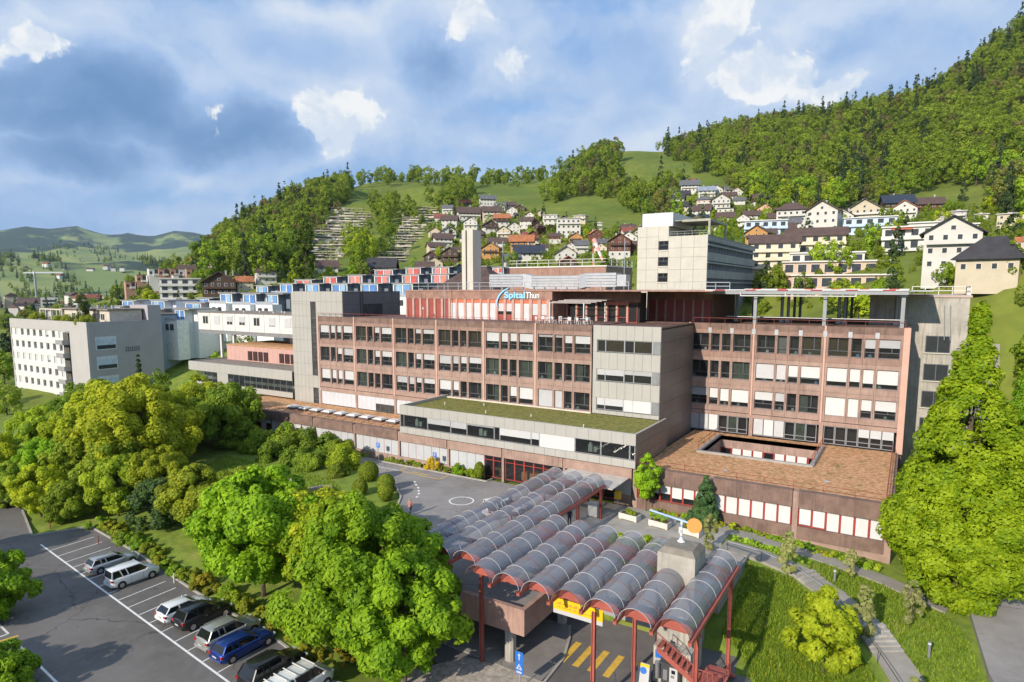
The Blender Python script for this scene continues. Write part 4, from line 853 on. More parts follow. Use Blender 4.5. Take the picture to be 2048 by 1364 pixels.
# ------------------------------------------------------------------ helipad on posts
def helipad():
    t = thing('rooftop_helipad', 'steel helipad deck on grey posts with red and white edge', 'helipad', (72, 22, 18.3)); x0, x1, y0, y1, z = 59.5, 82.2, 12.4, 36, 22.42
    put('deck', M().box(x0, x1, y0 + .4, y1, z, z + .22), t, (0, 0, 0), mat('deck_metal', (.30, .31, .33), .5, .1))
    put('beam', M().box(x0, x1, y0 + .2, y0 + .45, z - .35, z + .1), t, (0, 0, 0), steel)
    for x in (62, 66, 70, 74, 78, 81.6): put('beam', M().box(x - .12, x + .12, y0 + .46, y1, z - .35, z - .01), t, (0, 0, 0), steel)
    for k, y in enumerate((y0 + .05, y1 - .2)):
        n = 18
        for i in range(n): a = x0 + (x1 - x0) * i / n; b = x0 + (x1 - x0) * (i + 1) / n; put('edge_band', M().box(a, b - .004, y, y + .14, z + .12 + .06 * k, z + .22 + .08 * k), t, (0, 0, 0), (paint_w, mat('signal_red', (.55, .05, .035), .5))[i % 3 == 1])
    pipe = M().tube([(64, y0 + .1, z - .1), (64, y0 + .1, z - .55), (69.3, y0 + .1, z - .55), (69.3, y0 + .1, z - .1)], .07).tube([(69.3, y0 + .1, z - .55), (77, y0 + .1, z - .55), (77, y0 + .1, z - .1)], .07); put('pipe', pipe, t, (0, 0, 0), white_p)
    for x in (65.68, 73.7, 81.76): put('post', M().box(x - .2, x + .2, 13.3, 13.7, ZP - .4, z - .35).box(x - .35, x + .35, 13.2, 13.8, z - .6, z - .36), t, (0, 0, 0), steel)
    for x in (61.5, 67.5, 68.3, 74.5, 75.2, 81): 
        for y in (22, 33): put('post', M().cyl((x, y, ZP - .2), (x, y, z - .35), .2, 10), t, (0, 0, 0), steel); 
        put('post_foot', M().box(x - .3, x + .3, 21.7, 22.3, ZP - .15, ZP + .2), t, (0, 0, 0), white_p)
    put('side_net', M().box(82.2, 84.6, 14, 34, z + .02, z + .08), t, (0, 0, 0), galv); put('side_net', M().box(57.6, 59.5, 14, 34, z + .02, z + .08), t, (0, 0, 0), galv)
    rb = M().box(x0 + 2, x1, 15.9, 15.94, ZP + .75, ZP + .82); put('barrier_tape', rb, t, (0, 0, 0), paint_w)
helipad()
def concrete_block():
    t = thing('raw_concrete_block', 'streaked raw concrete annex behind the tall conical tree', 'building', (84, 26, 0))
    put('wall', M().box(78.0, 88.5, 22, 22.5, -1, 21.7), t, (0, 0, 0), concrete); put('wall', M().box(88.1, 88.5, 22.5, 44, -1, 21.7), t, (0, 0, 0), concrete); put('core', M().box(78.2, 88, 22.6, 44, -1, 21.2), t, (0, 0, 0), concrete_d)
    put('coping', M().box(77.9, 88.7, 21.85, 44, 21.7, 21.95), t, (0, 0, 0), mat('pinkish_coping', (.5, .38, .32), .85))
    for z in (14.9, 11.4, 8.0, 4.6):
        wo = put('window', frame_m_(2.6, 2.1, .09, 1.3), t, (84.3, 21.94, z), frame_m); put('pane', M().quad((.05, .02, .05), (2.55, .02, .05), (2.55, .02, 2.05), (.05, .02, 2.05)), wo, (84.3, 21.94, z), mat('dark_pane', (.04, .045, .05), .1))
        put('sill', M().box(84.2, 87, 21.8, 22.02, z - .12, z), t, (0, 0, 0), concrete_w)
    railing(t, [(82.5, 30), (88.5, 30), (88.5, 22)], 21.95, 1.1, white_p, 1.5, 0, 'roof_railing', .04)
    ld = M()
    for x in (86.2, 86.8): ld.bar((x, 21.4, 16.5), (x - .3, 21.4, 21.0), .07, .07)
    put('wall_bracket', ld, t, (0, 0, 0), steel)
concrete_block()
# ------------------------------------------------------------------ corridor wing, pink plant room, container storey
def corridor():
    t = thing('raised_glass_corridor', 'long low grey clad wing with a glass ribbon joining the stair tower', 'building', (-22, 6, 4)); x0, x1, y = -37.2, -6.85, 0.
    clad_grid(t, x0, x1, 7.0, 8.65, y, 18, [7.0, 8.65], clad); clad_grid(t, x0, x1, 4.0, 4.95, y, 18, [4.0, 4.95], clad)
    put('core', M().box(x0 + .1, x1, 3, 14, 4.1, 8.3), t, (0, 0, 0), mat('pale_room', (.35, .42, .38), .9, .3, .6)); put('floor_slab', M().box(x0 + .1, x1, .1, 3, 4.1, 4.96), t, (0, 0, 0), room_m)
    put('roof', M().box(x0, x1, .1, 14, 8.0, 8.5), t, (0, 0, 0), gravel_roof); put('roof_kerb', M().box(x0, x1, .08, .35, 8.1, 8.7).box(x0 - .05, x0 + .2, .35, 14, 7, 8.7), t, (0, 0, 0), clad)
    n = 17
    for i in range(n):
        a = x0 + 2.5 + (x1 - x0 - 2.5) * i / n; b = x0 + 2.5 + (x1 - x0 - 2.5) * (i + 1) / n
        if i in (4, 5): put('wall_panel', M().box(a, b, .05, .12, 4.96, 7.0), t, (0, 0, 0), clad); continue
        wo = put('ribbon_window', frame_m_(b - a, 2.02, .07), t, (a, .1, 4.96), frame_m); put('pane', M().quad((.04, .03, .04), (b - a - .04, .03, .04), (b - a - .04, .03, 1.98), (.04, .03, 1.98)), wo, (a, .1, 4.96), pane_m)
    for x in (-35, -29, -23, -17): put('column', M().box(x - .2, x + .2, 1, 1.4, -2, 4.1), t, (0, 0, 0), concrete_w)
    p = thing('pink_plant_room', 'small pink plant room with brown louvres on the corridor roof', 'building', (-22, 11, 8.5))
    clad_grid(p, -35, -9, 8.4, 11.5, 7, 20, [8.4, 11.4], mat('salmon_panel', (.55, .33, .28), .8, .06, .7, streak=.15)); put('core', M().box(-34.95, -9, 7.06, 18, 8.4, 11.4), p, (0, 0, 0), MATS['salmon_panel'])
    put('roof', M().box(-35.1, -8.9, 6.9, 18, 11.45, 11.6), p, (0, 0, 0), sedum)
    for x in (-28.2, -26.6, -25.0, -23.4, -18.8, -17.2, -15.6, -14.0):
        lv = put('louvre', M().box(x, x + 1.25, 6.9, 7.0, 8.7, 10.5), p, (0, 0, 0), mat('brown_louvre', (.05, .02, .018), .6)); 
        for k in range(6): put('slat', M().box(x + .05, x + 1.2, 6.84, 6.9, 8.8 + k * .28, 8.95 + k * .28), lv, (0, 0, 0), MATS['brown_louvre'])
    c = thing('white_container_storey', 'white container storey on stilts with seven windows beside the stair tower', 'building', (-28, 14, 12)); x0, x1, y, z0, z1 = -49.1, -8, 10, 13.95, 17.7
    put('floor', M().box(x0 + .2, x1, y + .1, 20, 13.2, 13.9), c, (0, 0, 0), mat('grey_underside', (.22, .22, .23), .8)); put('roof', M().box(x0, x1, y, 20.2, z1 - .1, z1 + .08), c, (0, 0, 0), gravel_roof)
    put('core', M().box(x0 + .05, x1, y + .3, 20, 13.9, z1 - .1), c, (0, 0, 0), white_p)
    wx = [-47.4, -43.4, -39.0, -34.9, -30.2, -25.5, -20.8, -16.0]; xs = [x0] + [v - 1.4 for v in wx[1:]] + [x1]
    for i, (a, b) in enumerate(zip(xs, xs[1:])):
        put('container_wall', M().box(a + .06, b - .06, y + .02, y + .3, z0, z1 - .15).box(a, a + .06, y + .05, y + .3, z0, z1 - .15), c, (0, 0, 0), white_p)
        x = wx[i]; wo = put('window', frame_m_(2.0, 1.75, .1, 1.0), c, (x, y - .04, 15.2), white_p); put('pane', M().quad((.08, .03, .08), (1.92, .03, .08), (1.92, .03, 1.67), (.08, .03, 1.67)), wo, (x, y - .04, 15.2), mat('dark_pane', (.04, .045, .05), .1))
        d = (0, .95, .6, .62, 0, .85, 1, 1)[i]
        if d: put('blind', blind_unit(1.9), wo, (x + .05, y - .07, 16.93), white_m, (1, 1, 1.7 * d))
        put('blind_box', M().box(x - .05, x + 2.05, y - .1, y + .02, 16.95, 17.2), wo, (0, 0, 0), white_p)
    for x, yy in ((-42, 10.4), (-38, 10.6), (-24, 14), (-16, 13), (-10, 12)): put('stilt', M().box(x - .25, x + .25, yy, yy + .5, 2, 13.2), c, (0, 0, 0), white_p)
    st = M()
    for i in range(16): st.box(-38 + i * .3, -37.7 + i * .3, 11.2, 12.4, 13 - i * .32, 13.08 - i * .32)
    st.bar((-38, 11.2, 14), (-33, 11.2, 8.9), .06, .06).bar((-38, 11.2, 13), (-33, 11.2, 7.8), .1, .3); put('outer_stair', st, c, (0, 0, 0), galv)
    for i, x in enumerate((-36, -33.5, -29, -26.5, -25.6, -22, -19, -17.5, -16.4, -12)): put('roof_vent', M().cyl((x, 12 + (i % 3) * 2, z1), (x, 12 + (i % 3) * 2, z1 + .45), .13, 8), c, (0, 0, 0), white_p)
corridor()
# ------------------------------------------------------------------ grey and white apartment block
def apartment():
    t = thing('grey_apartment_block', 'five storey apartment block, white window bands, grey flank and roof garden', 'building', (-96, 7, -4)); x0, x1, y, top = -116, -76.2, 0., 15.1
    gp = mat('grey_plaster', (.44, .415, .405), .85, .04, .3); gd = mat('shaded_flank_plaster', (.40, .37, .385), .85, .05, .3)  # flank plaster is a darker copy, shade of the turned side in its colour
    put('wall', M().box(x0, x1, y, y + .5, 12.75, top).box(-84.5, x1, y, y + .5, -6, 12.75).box(x0, x0 + .6, y, y + .5, -6, 12.75), t, (0, 0, 0), gp)
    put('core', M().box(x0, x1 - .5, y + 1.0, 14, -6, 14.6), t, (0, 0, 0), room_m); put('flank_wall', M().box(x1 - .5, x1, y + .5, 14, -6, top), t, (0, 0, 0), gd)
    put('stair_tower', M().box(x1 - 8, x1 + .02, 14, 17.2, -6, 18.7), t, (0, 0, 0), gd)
    put('roof', M().box(x0 + .3, x1 - .3, y + .5, 14, 14.6, 14.8), t, (0, 0, 0), gravel_roof)
    wpl = mat('white_band', (.66, .655, .64), .6, .02)
    for r in range(6):
        z = 12.7 - 3.1 * r
        put('window_band', M().box(x0 + .6, -85.5, y + .06, y + .5, z - 3.1, z - 1.72), t, (0, 0, 0), wpl)
        put('lintel', M().box(x0 + .6, -85.5, y + .16, y + .5, z - .08, z + .02), t, (0, 0, 0), wpl)
        n = 9
        for i in range(n):
            a = x0 + .7 + i * 3.35; shut = (r == 2) or (r == 0 and i in (0, 5, 7, 8)) or (r == 3 and i > 6) or (r == 4 and i == 0)
            put('shutter', M().box(a, a + 1.75, y + .12, y + .3, z - 1.72, z - .08), t, (0, 0, 0), wpl)
            wo = put('window', frame_m_(1.5, 1.62, .08, .75), t, (a + 1.8, y + .35, z - 1.72), wpl)
            put('pane', M().quad((.05, .03, .05), (1.45, .03, .05), (1.45, .03, 1.57), (.05, .03, 1.57)), wo, (a + 1.8, y + .35, z - 1.72), pane_m)
            if shut: put('blind', blind_unit(1.45, 8), wo, (a + 1.82, y + .25, z - .1), white_m, (1, 1, 1.6 if i != 5 else 1.1))
        b = put('balcony', M().box(-88.2, -84.8, y - 1.5, y + .1, z - 3.05, z - 2.85).box(-88.2, -84.8, y - 1.52, y - 1.44, z - 2.85, z - 1.95).box(-84.88, -84.8, y - 1.44, y, z - 2.85, z - 1.95), t, (0, 0, 0), mat('balcony_grey', (.30, .29, .29), .8))
        put('balcony_niche', M().box(-87.8, -85.2, y + .02, y + .1, z - 2.85, z - .2), b, (0, 0, 0), room_lit)
    for z in (11.2, 6.6, 2.0):
        wo = put('flank_window', M().box(x1 - .02, x1 + .06, 1.6, 6.2, z - 2.6, z + .5), t, (0, 0, 0), mat('window_frame_light', (.62, .64, .68), .4)); 
        put('pane', M().box(x1 + .06, x1 + .08, 1.9, 6.0, z - 2.4, z - .2), wo, (0, 0, 0), mat('dark_pane', (.04, .045, .05), .1)); put('blind', M().box(x1 + .07, x1 + .1, 1.85, 6.05, z - 1.5, z - .2), wo, (0, 0, 0), mat('pale_blue_blind', (.5, .58, .7), .5))
    for i in range(7):
        for j in range(3): put('vent_slot', M().box(x1, x1 + .03, 8.2 + i * .5, 8.5 + i * .5, 7.8 + j * .4, 8.05 + j * .4), t, (0, 0, 0), room_m)
    # roof apartment with pergola
    put('penthouse', M().box(-100, -78, 6, 13.5, 14.8, 17.6), t, (0, 0, 0), mat('beige_plaster', (.58, .52, .44), .8)); put('penthouse_roof', M().box(-101, -77.6, 5.4, 13.8, 17.6, 17.9), t, (0, 0, 0), gravel_roof)
    pg = M().box(-112, -100, 5.4, 5.7, 17.3, 17.6).box(-112, -100, 10, 10.3, 17.3, 17.6)
    for x in (-112, -109, -106, -103, -100.3): pg.box(x, x + .3, 5.4, 5.7, 14.8, 17.3).box(x, x + .3, 10, 10.3, 14.8, 17.3)
    put('pergola', pg, t, (0, 0, 0), concrete_w)
    for x in (-96, -92, -86, -82): wo = put('window', frame_m_(1.8, 1.6, .1, .9), t, (x, 5.93, 15.2), white_p); put('pane', M().quad((.05, .02, .05), (1.75, .02, .05), (1.75, .02, 1.55), (.05, .02, 1.55)), wo, (x, 5.93, 15.2), MATS['dark_pane'])
    for i in range(6): put('roof_vent', M().box(-98 + i * 3.4, -97.5 + i * 3.4, 8, 8.5, 17.9, 18.7), t, (0, 0, 0), galv)
apartment()
# ------------------------------------------------------------------ barrel vaulted canopy
GP = 2.24; GX = 73.25; GZ = 3.15; RISE = .95
poly = glass_mat('polycarbonate', (.29, .295, .32), .48, .16, .9)
def arc_pts(n=14, w_=GP - .16, rise=RISE, z0=GZ + .05):
    r = (w_ * w_ / 4 + rise * rise) / (2 * rise); a0 = math.asin(w_ / 2 / r); return [(r * math.sin(-a0 + 2 * a0 * i / n), z0 + rise - r + r * math.cos(-a0 + 2 * a0 * i / n)) for i in range(n + 1)]
def canopy():
    t = thing('barrel_vault_canopy', 'entrance canopy of ten clear barrel vaults on a rust red steel frame', 'canopy', (62, -30, 0)); A = arc_pts()
    ribm = M()
    for (a, b), (c, d) in zip(A, A[1:]): ribm.bar((a, 0, b + .02), (c, 0, d + .02), .026, .024)
    ribm = ribm.mesh('rib', [mat('pale_rib', (.50, .50, .51), .4, .05)]); ribr = ribm.copy(); ribr.materials[0] = mat('brown_rib', (.22, .12, .10), .5)
    def vault(k, y0, y1):
        xc = GX - GP * (k + .5); m = M()
        for (a, b), (c, d) in zip(A, A[1:]): m.quad((xc + a, y0, b), (xc + c, y0, d), (xc + c, y1, d), (xc + a, y1, b))
        v = put('vault', m, t, (0, 0, 0), poly, smooth=True); n = round((y1 - y0) / 1.42)
        for i in range(n + 1): put('rib', ribm if (i * 2 + k) % 3 else ribr, v, (xc, y0 + (y1 - y0) * i / n, 0))
        # red end plates: crescents that close the vault
        for y in (y0 + .9, y1 - 1.6):
            q = M(); w_ = GP - .3; B = arc_pts(12, w_, RISE - .12, GZ); 
            for (a, b), (c, d) in zip(B, B[1:]): q.quad((xc + a, y, GZ - .05), (xc + c, y, GZ - .05), (xc + c, y, min(d, GZ + .46)), (xc + a, y, min(b, GZ + .46)))
            put('end_plate', q, v, (0, 0, 0), canopy_red)
    def gutter(x, y0, y1): put('gutter', M().box(x - .11, x + .11, y0 - .25, y1, GZ - .16, GZ + .02).box(x - .11, x - .08, y0 - .25, y1, GZ + .02, GZ + .1).box(x + .08, x + .11, y0 - .25, y1, GZ + .02, GZ + .1), t, (0, 0, 0), canopy_red if y0 < -30 else rust)
    spans = [(-38.5, -27.0)] * 7 + [(-37.0, -14.5)] * 3
    for k, (a, b) in enumerate(spans): vault(k, a, b)
    for k in range(11):
        a, b = spans[min(k, 9)]; gutter(GX - GP * k, a, b if k != 7 else -14.5)
    xl = GX - GP * 10
    for y in (-36.6, -28.6): put('cross_beam', M().box(GX - GP * 7, GX + .05, y - .1, y + .1, GZ - .62, GZ - .17), t, (0, 0, 0), canopy_red)
    for y in (-32.5, -25.5, -18.5): put('cross_beam', M().box(xl, GX - GP * 7 + .1, y - .1, y + .1, GZ - .5, GZ - .17), t, (0, 0, 0), rust)
    def post(x, y, z0, z1=GZ - .17, w_=.24):
        p = put('post', M().box(x - w_ / 2, x + w_ / 2, y - .03, y + .03, z0, z1).box(x - w_ / 2, x - w_ / 2 + .04, y - w_ / 2, y + w_ / 2, z0, z1).box(x + w_ / 2 - .04, x + w_ / 2, y - w_ / 2, y + w_ / 2, z0, z1).box(x - w_ / 2 - .06, x + w_ / 2 + .06, y - w_ / 2 - .06, y + w_ / 2 + .06, z0, z0 + .04), t, (0, 0, 0), canopy_red)
    for x, y in ((73.25, -37.3), (73.3, -29.3), (67.1, -38.0), (58.25, -37.4), (68.6, -34.9)): post(x, y, LOTZ)
    for x, y in ((57.5, -15.4), (57.5, -20.6), (51.0, -15.4), (51.0, -22), (57.5, -26)): post(x, y, 0)
    # flat glass link to the entrance
    put('link_roof', M().box(51.2, 58.3, -14.4, -9.8, 2.75, 2.85), t, (0, 0, 0), mat('pale_soffit', (.55, .5, .45), .8))
canopy()
# ------------------------------------------------------------------ deck edge, retaining wall and bridge column
pkd = mat('deck_parapet', (.40, .25, .20), .85, .12, .8, streak=.5)
one('deck_parapet', M().box(61.0, 61.35, -36.4, -27.2, -1.0, .9).box(56, 61.35, -36.75, -36.4, -1.0, .9), pkd, 'pinkish concrete parapet of the bridge deck under the canopy', 'parapet')
one('retaining_wall', M().box(50, 71.0, -27.2, -26.8, LOTZ - .2, -.01), concrete_d, 'grey retaining wall at the back of the covered driveway', 'wall')
def col(x, y, lab): return one('bridge_column', M().prism([(x - .35, y - .2), (x - .2, y - .35), (x + .2, y - .35), (x + .35, y - .2), (x + .35, y + .2), (x + .2, y + .35), (x - .2, y + .35), (x - .35, y + .2)], LOTZ - .1, -.76), concrete, lab, 'column')
col(59.9, -36.2, 'mossy concrete column under the deck next to the blue signs'); col(60.6, -29.6, 'concrete column standing back in the shade of the driveway')
# ------------------------------------------------------------------ concrete tower with the sculpture, pay machine
def pay_tower():
    x0, x1, y0, y1 = 69.0, 71.55, -32.0, -29.5
    t = thing('concrete_shaft', 'weathered concrete shaft standing through the canopy vaults', 'tower', (70.3, -30.8, LOTZ))
    put('shaft', M().prism([(x0, y0), (x1, y0), (x1, y1), (x0, y1)], LOTZ - .2, 5.15), t, (0, 0, 0), concrete)
    put('cap', M().add([(x0, y0, 5.152), (x1, y0, 5.152), (x1, y1, 5.152), (x0, y1, 5.152), (x0 + .35, y0 + .35, 5.5), (x1 - .3, y0 + .35, 5.5), (x1 - .3, y1 - .35, 5.5), (x0 + .35, y1 - .35, 5.5)],
                       [(0, 1, 5, 4), (1, 2, 6, 5), (2, 3, 7, 6), (3, 0, 4, 7), (4, 5, 6, 7)]), t, (0, 0, 0), mat('dark_concrete_cap', (.24, .21, .17), .95, .2, 1., fine=.2))
    s = thing('balancing_sculpture', 'striped pole with pale blue beam and orange disc on the concrete shaft', 'sculpture', (70.4, -30.7, 5.5)); px, py = 70.08, -30.3
    st = M()
    for i in range(7):
        m = M().cyl((px, py, 5.5 + i * .205), (px, py, 5.5 + i * .205 + .203), .075, 10); put('pole_band', m, s, (0, 0, 0), mat('stripe_blue', (.35, .48, .72), .5) if i % 2 else paint_w)
    put('pole_foot', M().lathe([(.28, 5.5), (.12, 5.65), (.09, 5.8)], 8, (px, py)), s, (0, 0, 0), paint_w)
    a = Vector((67.75, -30.2, 7.27)); b = Vector((70.48, -30.3, 6.92)); put('beam', M().cyl(a, b, .075, 8), s, (0, 0, 0), mat('beam_blue', (.30, .46, .75), .5))
    c = Vector((70.98, -30.4, 6.82)); n = Vector((.2, -.95, .2)).normalized(); put('disc', M().cyl(c, c + n * .06, .5, 36), s, (0, 0, 0), mat('sculpture_orange', (.80, .27, .05), .55, .05))
    # base with ticket machine
    k = thing('parking_kiosk', 'ribbed concrete kiosk under the canopy carrying the pay machine', 'kiosk', (70.5, -33, LOTZ))
    m = M()
    for i in range(12): m.box(69.3 + i * .19, 69.3 + i * .19 + .17, -33.06, -33.0, LOTZ, -1.05)
    put('front_board', m, k, (0, 0, 0), mat('board_marked_concrete', (.50, .47, .41), .9, .1, 1.)); put('body', M().box(69.25, 71.75, -33.0, -32.05, LOTZ, -1.0), k, (0, 0, 0), concrete)
    p = thing('ticket_machine', 'dark parking ticket machine with white operating panel', 'ticket machine', (70.6, -33.4, LOTZ))
    put('cabinet', M().box(70.05, 71.2, -33.75, -33.1, LOTZ + .05, LOTZ + 1.9).box(69.95, 71.3, -33.9, -33.08, LOTZ + 1.9, LOTZ + 2.02), p, (0, 0, 0), mat('anthracite_metal', (.06, .062, .066), .45))
    put('base_slab', M().box(69.6, 71.6, -34.1, -33.0, LOTZ, LOTZ + .05), p, (0, 0, 0), concrete)
    put('front_panel', M().box(70.62, 71.15, -33.78, -33.75, LOTZ + .7, LOTZ + 1.75), p, (0, 0, 0), white_m); put('screen', M().box(70.75, 71.0, -33.79, -33.78, LOTZ + 1.35, LOTZ + 1.6), p, (0, 0, 0), chrome)
    put('card_slot', M().box(70.2, 70.48, -33.8, -33.75, LOTZ + .8, LOTZ + 1.5), p, (0, 0, 0), steel); put('keypad', M().box(70.72, 70.95, -33.79, -33.78, LOTZ + 1.05, LOTZ + 1.25), p, (0, 0, 0), steel)
    b = thing('litter_bin', 'slim steel cylinder bin fixed beside the ticket machine', 'bin', (69.65, -33.3, LOTZ)); put('drum', M().cyl((69.65, -33.32, LOTZ + .5), (69.65, -33.32, LOTZ + 1.5), .17, 14), b, (0, 0, 0), steel); put('lid', M().lathe([(.18, LOTZ + 1.5), (.17, LOTZ + 1.6), (.02, LOTZ + 1.68)], 14, (69.65, -33.32)), b, (0, 0, 0), alu)
    one('notice_board', M().box(69.42, 69.85, -33.12, -33.07, LOTZ + 1.75, LOTZ + 2.3).box(69.45, 69.82, -33.13, -33.12, LOTZ + 1.8, LOTZ + 2.25), blue_sign, 'small blue notice on the ribbed kiosk wall', 'notice')
    r = thing('pay_sign', 'white and red sign above the ticket machine', 'sign', (70.7, -33.1, LOTZ + 2)); put('board', M().box(70.2, 71.2, -33.12, -33.08, LOTZ + 2.05, LOTZ + 2.4), r, (0, 0, 0), white_m); put('red_band', M().box(70.2, 71.2, -33.125, -33.12, LOTZ + 2.28, LOTZ + 2.4), r, (0, 0, 0), mat('signal_red', (.55, .05, .035), .5))
pay_tower()
def stair():
    t = thing('steel_stair', 'rust red steel stair with landing at the canopy corner', 'stair', (72.6, -33, LOTZ)); y0, y1 = -34.3, -33.3
    n = 8; xs, zs, xe, ze = 69.9, -.1, 72.6, -1.75
    for y in (y0, y1): put('stringer', M().add([(xs, y - .03, zs - .1), (xe, y - .03, ze - .1), (xe, y - .03, ze - .5), (xs, y - .03, zs - .5), (xs, y + .03, zs - .1), (xe, y + .03, ze - .1), (xe, y + .03, ze - .5), (xs, y + .03, zs - .5)], [(3, 2, 1, 0), (4, 5, 6, 7), (0, 1, 5, 4), (1, 2, 6, 5), (2, 3, 7, 6), (3, 0, 4, 7)]), t, (0, 0, 0), canopy_red)
    for i in range(n):
        f = (i + .5) / n; x = xs + (xe - xs) * f; z = zs + (ze - zs) * f; put('tread', M().box(x - .16, x + .16, y0 + .03, y1 - .03, z - .12, z - .07), t, (0, 0, 0), canopy_red)
    put('landing', M().box(xe, xe + 1.5, y0, y1 + 1.2, ze - .18, ze - .08).box(xe, xe + 1.5, y0 - .02, y0 + .04, ze - .5, ze - .18), t, (0, 0, 0), canopy_red)
    rl = M().bar((xs, y0, zs + .8), (xe, y0, ze + .8), .05, .05).bar((xe, y0, ze + .8), (xe + 1.5, y0, ze + .8), .05, .05).bar((xe + 1.5, y0, ze + .8), (xe + 1.5, y1 + 1.2, ze + .8), .05, .05)
    for i in range(9): f = i / 8; rl.bar((xs + (xe - xs) * f, y0, zs + (ze - zs) * f - .1), (xs + (xe - xs) * f, y0, zs + (ze - zs) * f + .8), .03, .03)
    for i in range(6): rl.bar((xe + .3 * i, y0, ze - .1), (xe + .3 * i, y0, ze + .8), .03, .03); rl.bar((xe + 1.5, y0 + .42 * i, ze - .1), (xe + 1.5, y0 + .42 * i, ze + .8), .03, .03)
    put('handrail', rl, t, (0, 0, 0), canopy_red)
    lo = M()
    for i in range(8): lo.box(xe + .1, xe + 1.4, y1 + 1.25 + i * .28, y1 + 1.5 + i * .28, ze - .2 - i * .2, ze - .15 - i * .2)
    put('lower_flight', lo, t, (0, 0, 0), canopy_red)
stair()
# ------------------------------------------------------------------ signs and street furniture
def frame_sign(name, label, x, y, z, wd, ht, post, face, rz=0.):
    t = thing(name, label, 'sign', (x, y, z), rz); rel('post', M().cyl((0, 0, 0), (0, 0, post), .035, 8), t, galv); return t
t = frame_sign('traffic_sign', 'two blue traffic signs, arrow above pedestrian crossing, on one post', 62.1, -38.6, LOTZ, .6, .6, 2.6, None)
b = rel('plate', M().box(-.3, .3, -.06, -.04, 1.95, 2.62), t, blue_sign); rel('arrow', M().add([(-.04, -.065, 2.05), (.04, -.065, 2.05), (.04, -.065, 2.35), (.12, -.065, 2.35), (0, -.065, 2.52), (-.12, -.065, 2.35), (-.04, -.065, 2.35)], [(0, 1, 2, 6), (2, 3, 4, 5, 6)]), b, white_m)
b = rel('plate', M().box(-.3, .3, -.06, -.04, 1.05, 1.9), t, blue_sign); rel('triangle', M().add([(-.24, -.065, 1.38), (.24, -.065, 1.38), (0, -.065, 1.8)], [(0, 1, 2)]), b, white_m)
rel('walker', M().add([(-.02, -.07, 1.58), (.03, -.07, 1.58), (.03, -.07, 1.68), (-.02, -.07, 1.68), (-.09, -.07, 1.41), (-.04, -.07, 1.41), (.05, -.07, 1.41), (.1, -.07, 1.41)], [(0, 1, 2, 3), (4, 5, 1, 0), (6, 7, 1, 0)]), b, blue_sign); rel('stripes', M().box(-.2, .2, -.066, -.062, 1.12, 1.26), b, white_m)
t = thing('banner_sign', 'long yellow and white banner hanging from the canopy beam', 'banner', (65.3, -35.9, 1.6)); put('board', M().box(63.6, 67.2, -36.75, -36.71, 1.72, 2.5), t, (0, 0, 0), yel); put('white_strip', M().box(63.6, 67.2, -36.755, -36.71, 1.45, 1.715), t, (0, 0, 0), white_m)
lt = M()
for i in range(16): lt.box(63.8 + i * .13, 63.89 + i * .13, -36.757, -36.75, 2.12, 2.16 + .06 * (i % 3)); lt.box(63.8 + i * .19, 63.93 + i * .19, -36.757, -36.75, 1.9, 1.93 + .05 * (i % 2))
put('lettering', lt, t, (0, 0, 0), mat('faded_red', (.6, .2, .04), .6))
t = thing('a_board', 'white folding advertising board with round blue picture beside the kiosk', 'sign', (69.0, -34.2, LOTZ))
for s in (-1, 1):
    put('board' if s < 0 else 'prop', M().add([(68.65, -34.2 + s * .32, LOTZ + .1), (69.45, -34.2 + s * .32, LOTZ + .1), (69.45, -34.2 + s * .03, LOTZ + 1.75), (68.65, -34.2 + s * .03, LOTZ + 1.75)], [(0, 1, 2, 3)]), t, (0, 0, 0), white_m)
ci = M().add([(69.05 + .22 * math.cos(a * .4), -34.2 - .115 - .05 * math.sin(a * .4) * -1 - .03, LOTZ + 1.32 + .22 * math.sin(a * .4)) for a in range(16)], [tuple(range(16))]); put('picture', ci, t, (0, 0, 0), blue_sign); put('yellow_band', M().quad((68.66, -34.29, LOTZ + 1.55), (69.44, -34.29, LOTZ + 1.55), (69.44, -34.25, LOTZ + 1.74), (68.66, -34.25, LOTZ + 1.74)), t, (0, 0, 0), yel)
def p_sign(x, y, lab):
    t = frame_sign('parking_sign', lab, x, y, 0, .5, .5, 2.3, None); b = rel('plate', M().box(-.3, .3, -.06, -.04, 1.75, 2.4), t, blue_sign)
    rel('letter', M().box(-.12, -.05, -.066, -.06, 1.84, 2.3).box(-.05, .1, -.066, -.06, 2.23, 2.3).box(-.05, .1, -.066, -.06, 2.03, 2.1).box(.07, .13, -.066, -.06, 2.06, 2.27), b, white_m)
p_sign(23.4, -11.0, 'blue parking sign next to the garden shrubs'); p_sign(33.0, -11.0, 'blue parking sign beside the yellow flowering bush')
def mailbox():
    t = thing('mailbox', 'yellow mailbox on a post near the canopy end', 'mailbox', (57.6, -11.2, 0)); put('post', M().cyl((57.6, -11.2, 0), (57.6, -11.2, .9), .05, 8), t, (0, 0, 0), steel)
    put('box', M().box(57.3, 57.9, -11.4, -11.0, .85, 1.55).add([(57.3, -11.4, 1.552), (57.9, -11.4, 1.552), (57.9, -11.0, 1.552), (57.3, -11.0, 1.552), (57.34, -11.3, 1.68), (57.86, -11.3, 1.68), (57.86, -11.1, 1.68), (57.34, -11.1, 1.68)], [(0, 1, 5, 4), (1, 2, 6, 5), (2, 3, 7, 6), (3, 0, 4, 7), (4, 5, 6, 7)]), t, (0, 0, 0), yel); put('slot', M().box(57.4, 57.8, -11.41, -11.4, 1.35, 1.42), t, (0, 0, 0), white_m)
mailbox()
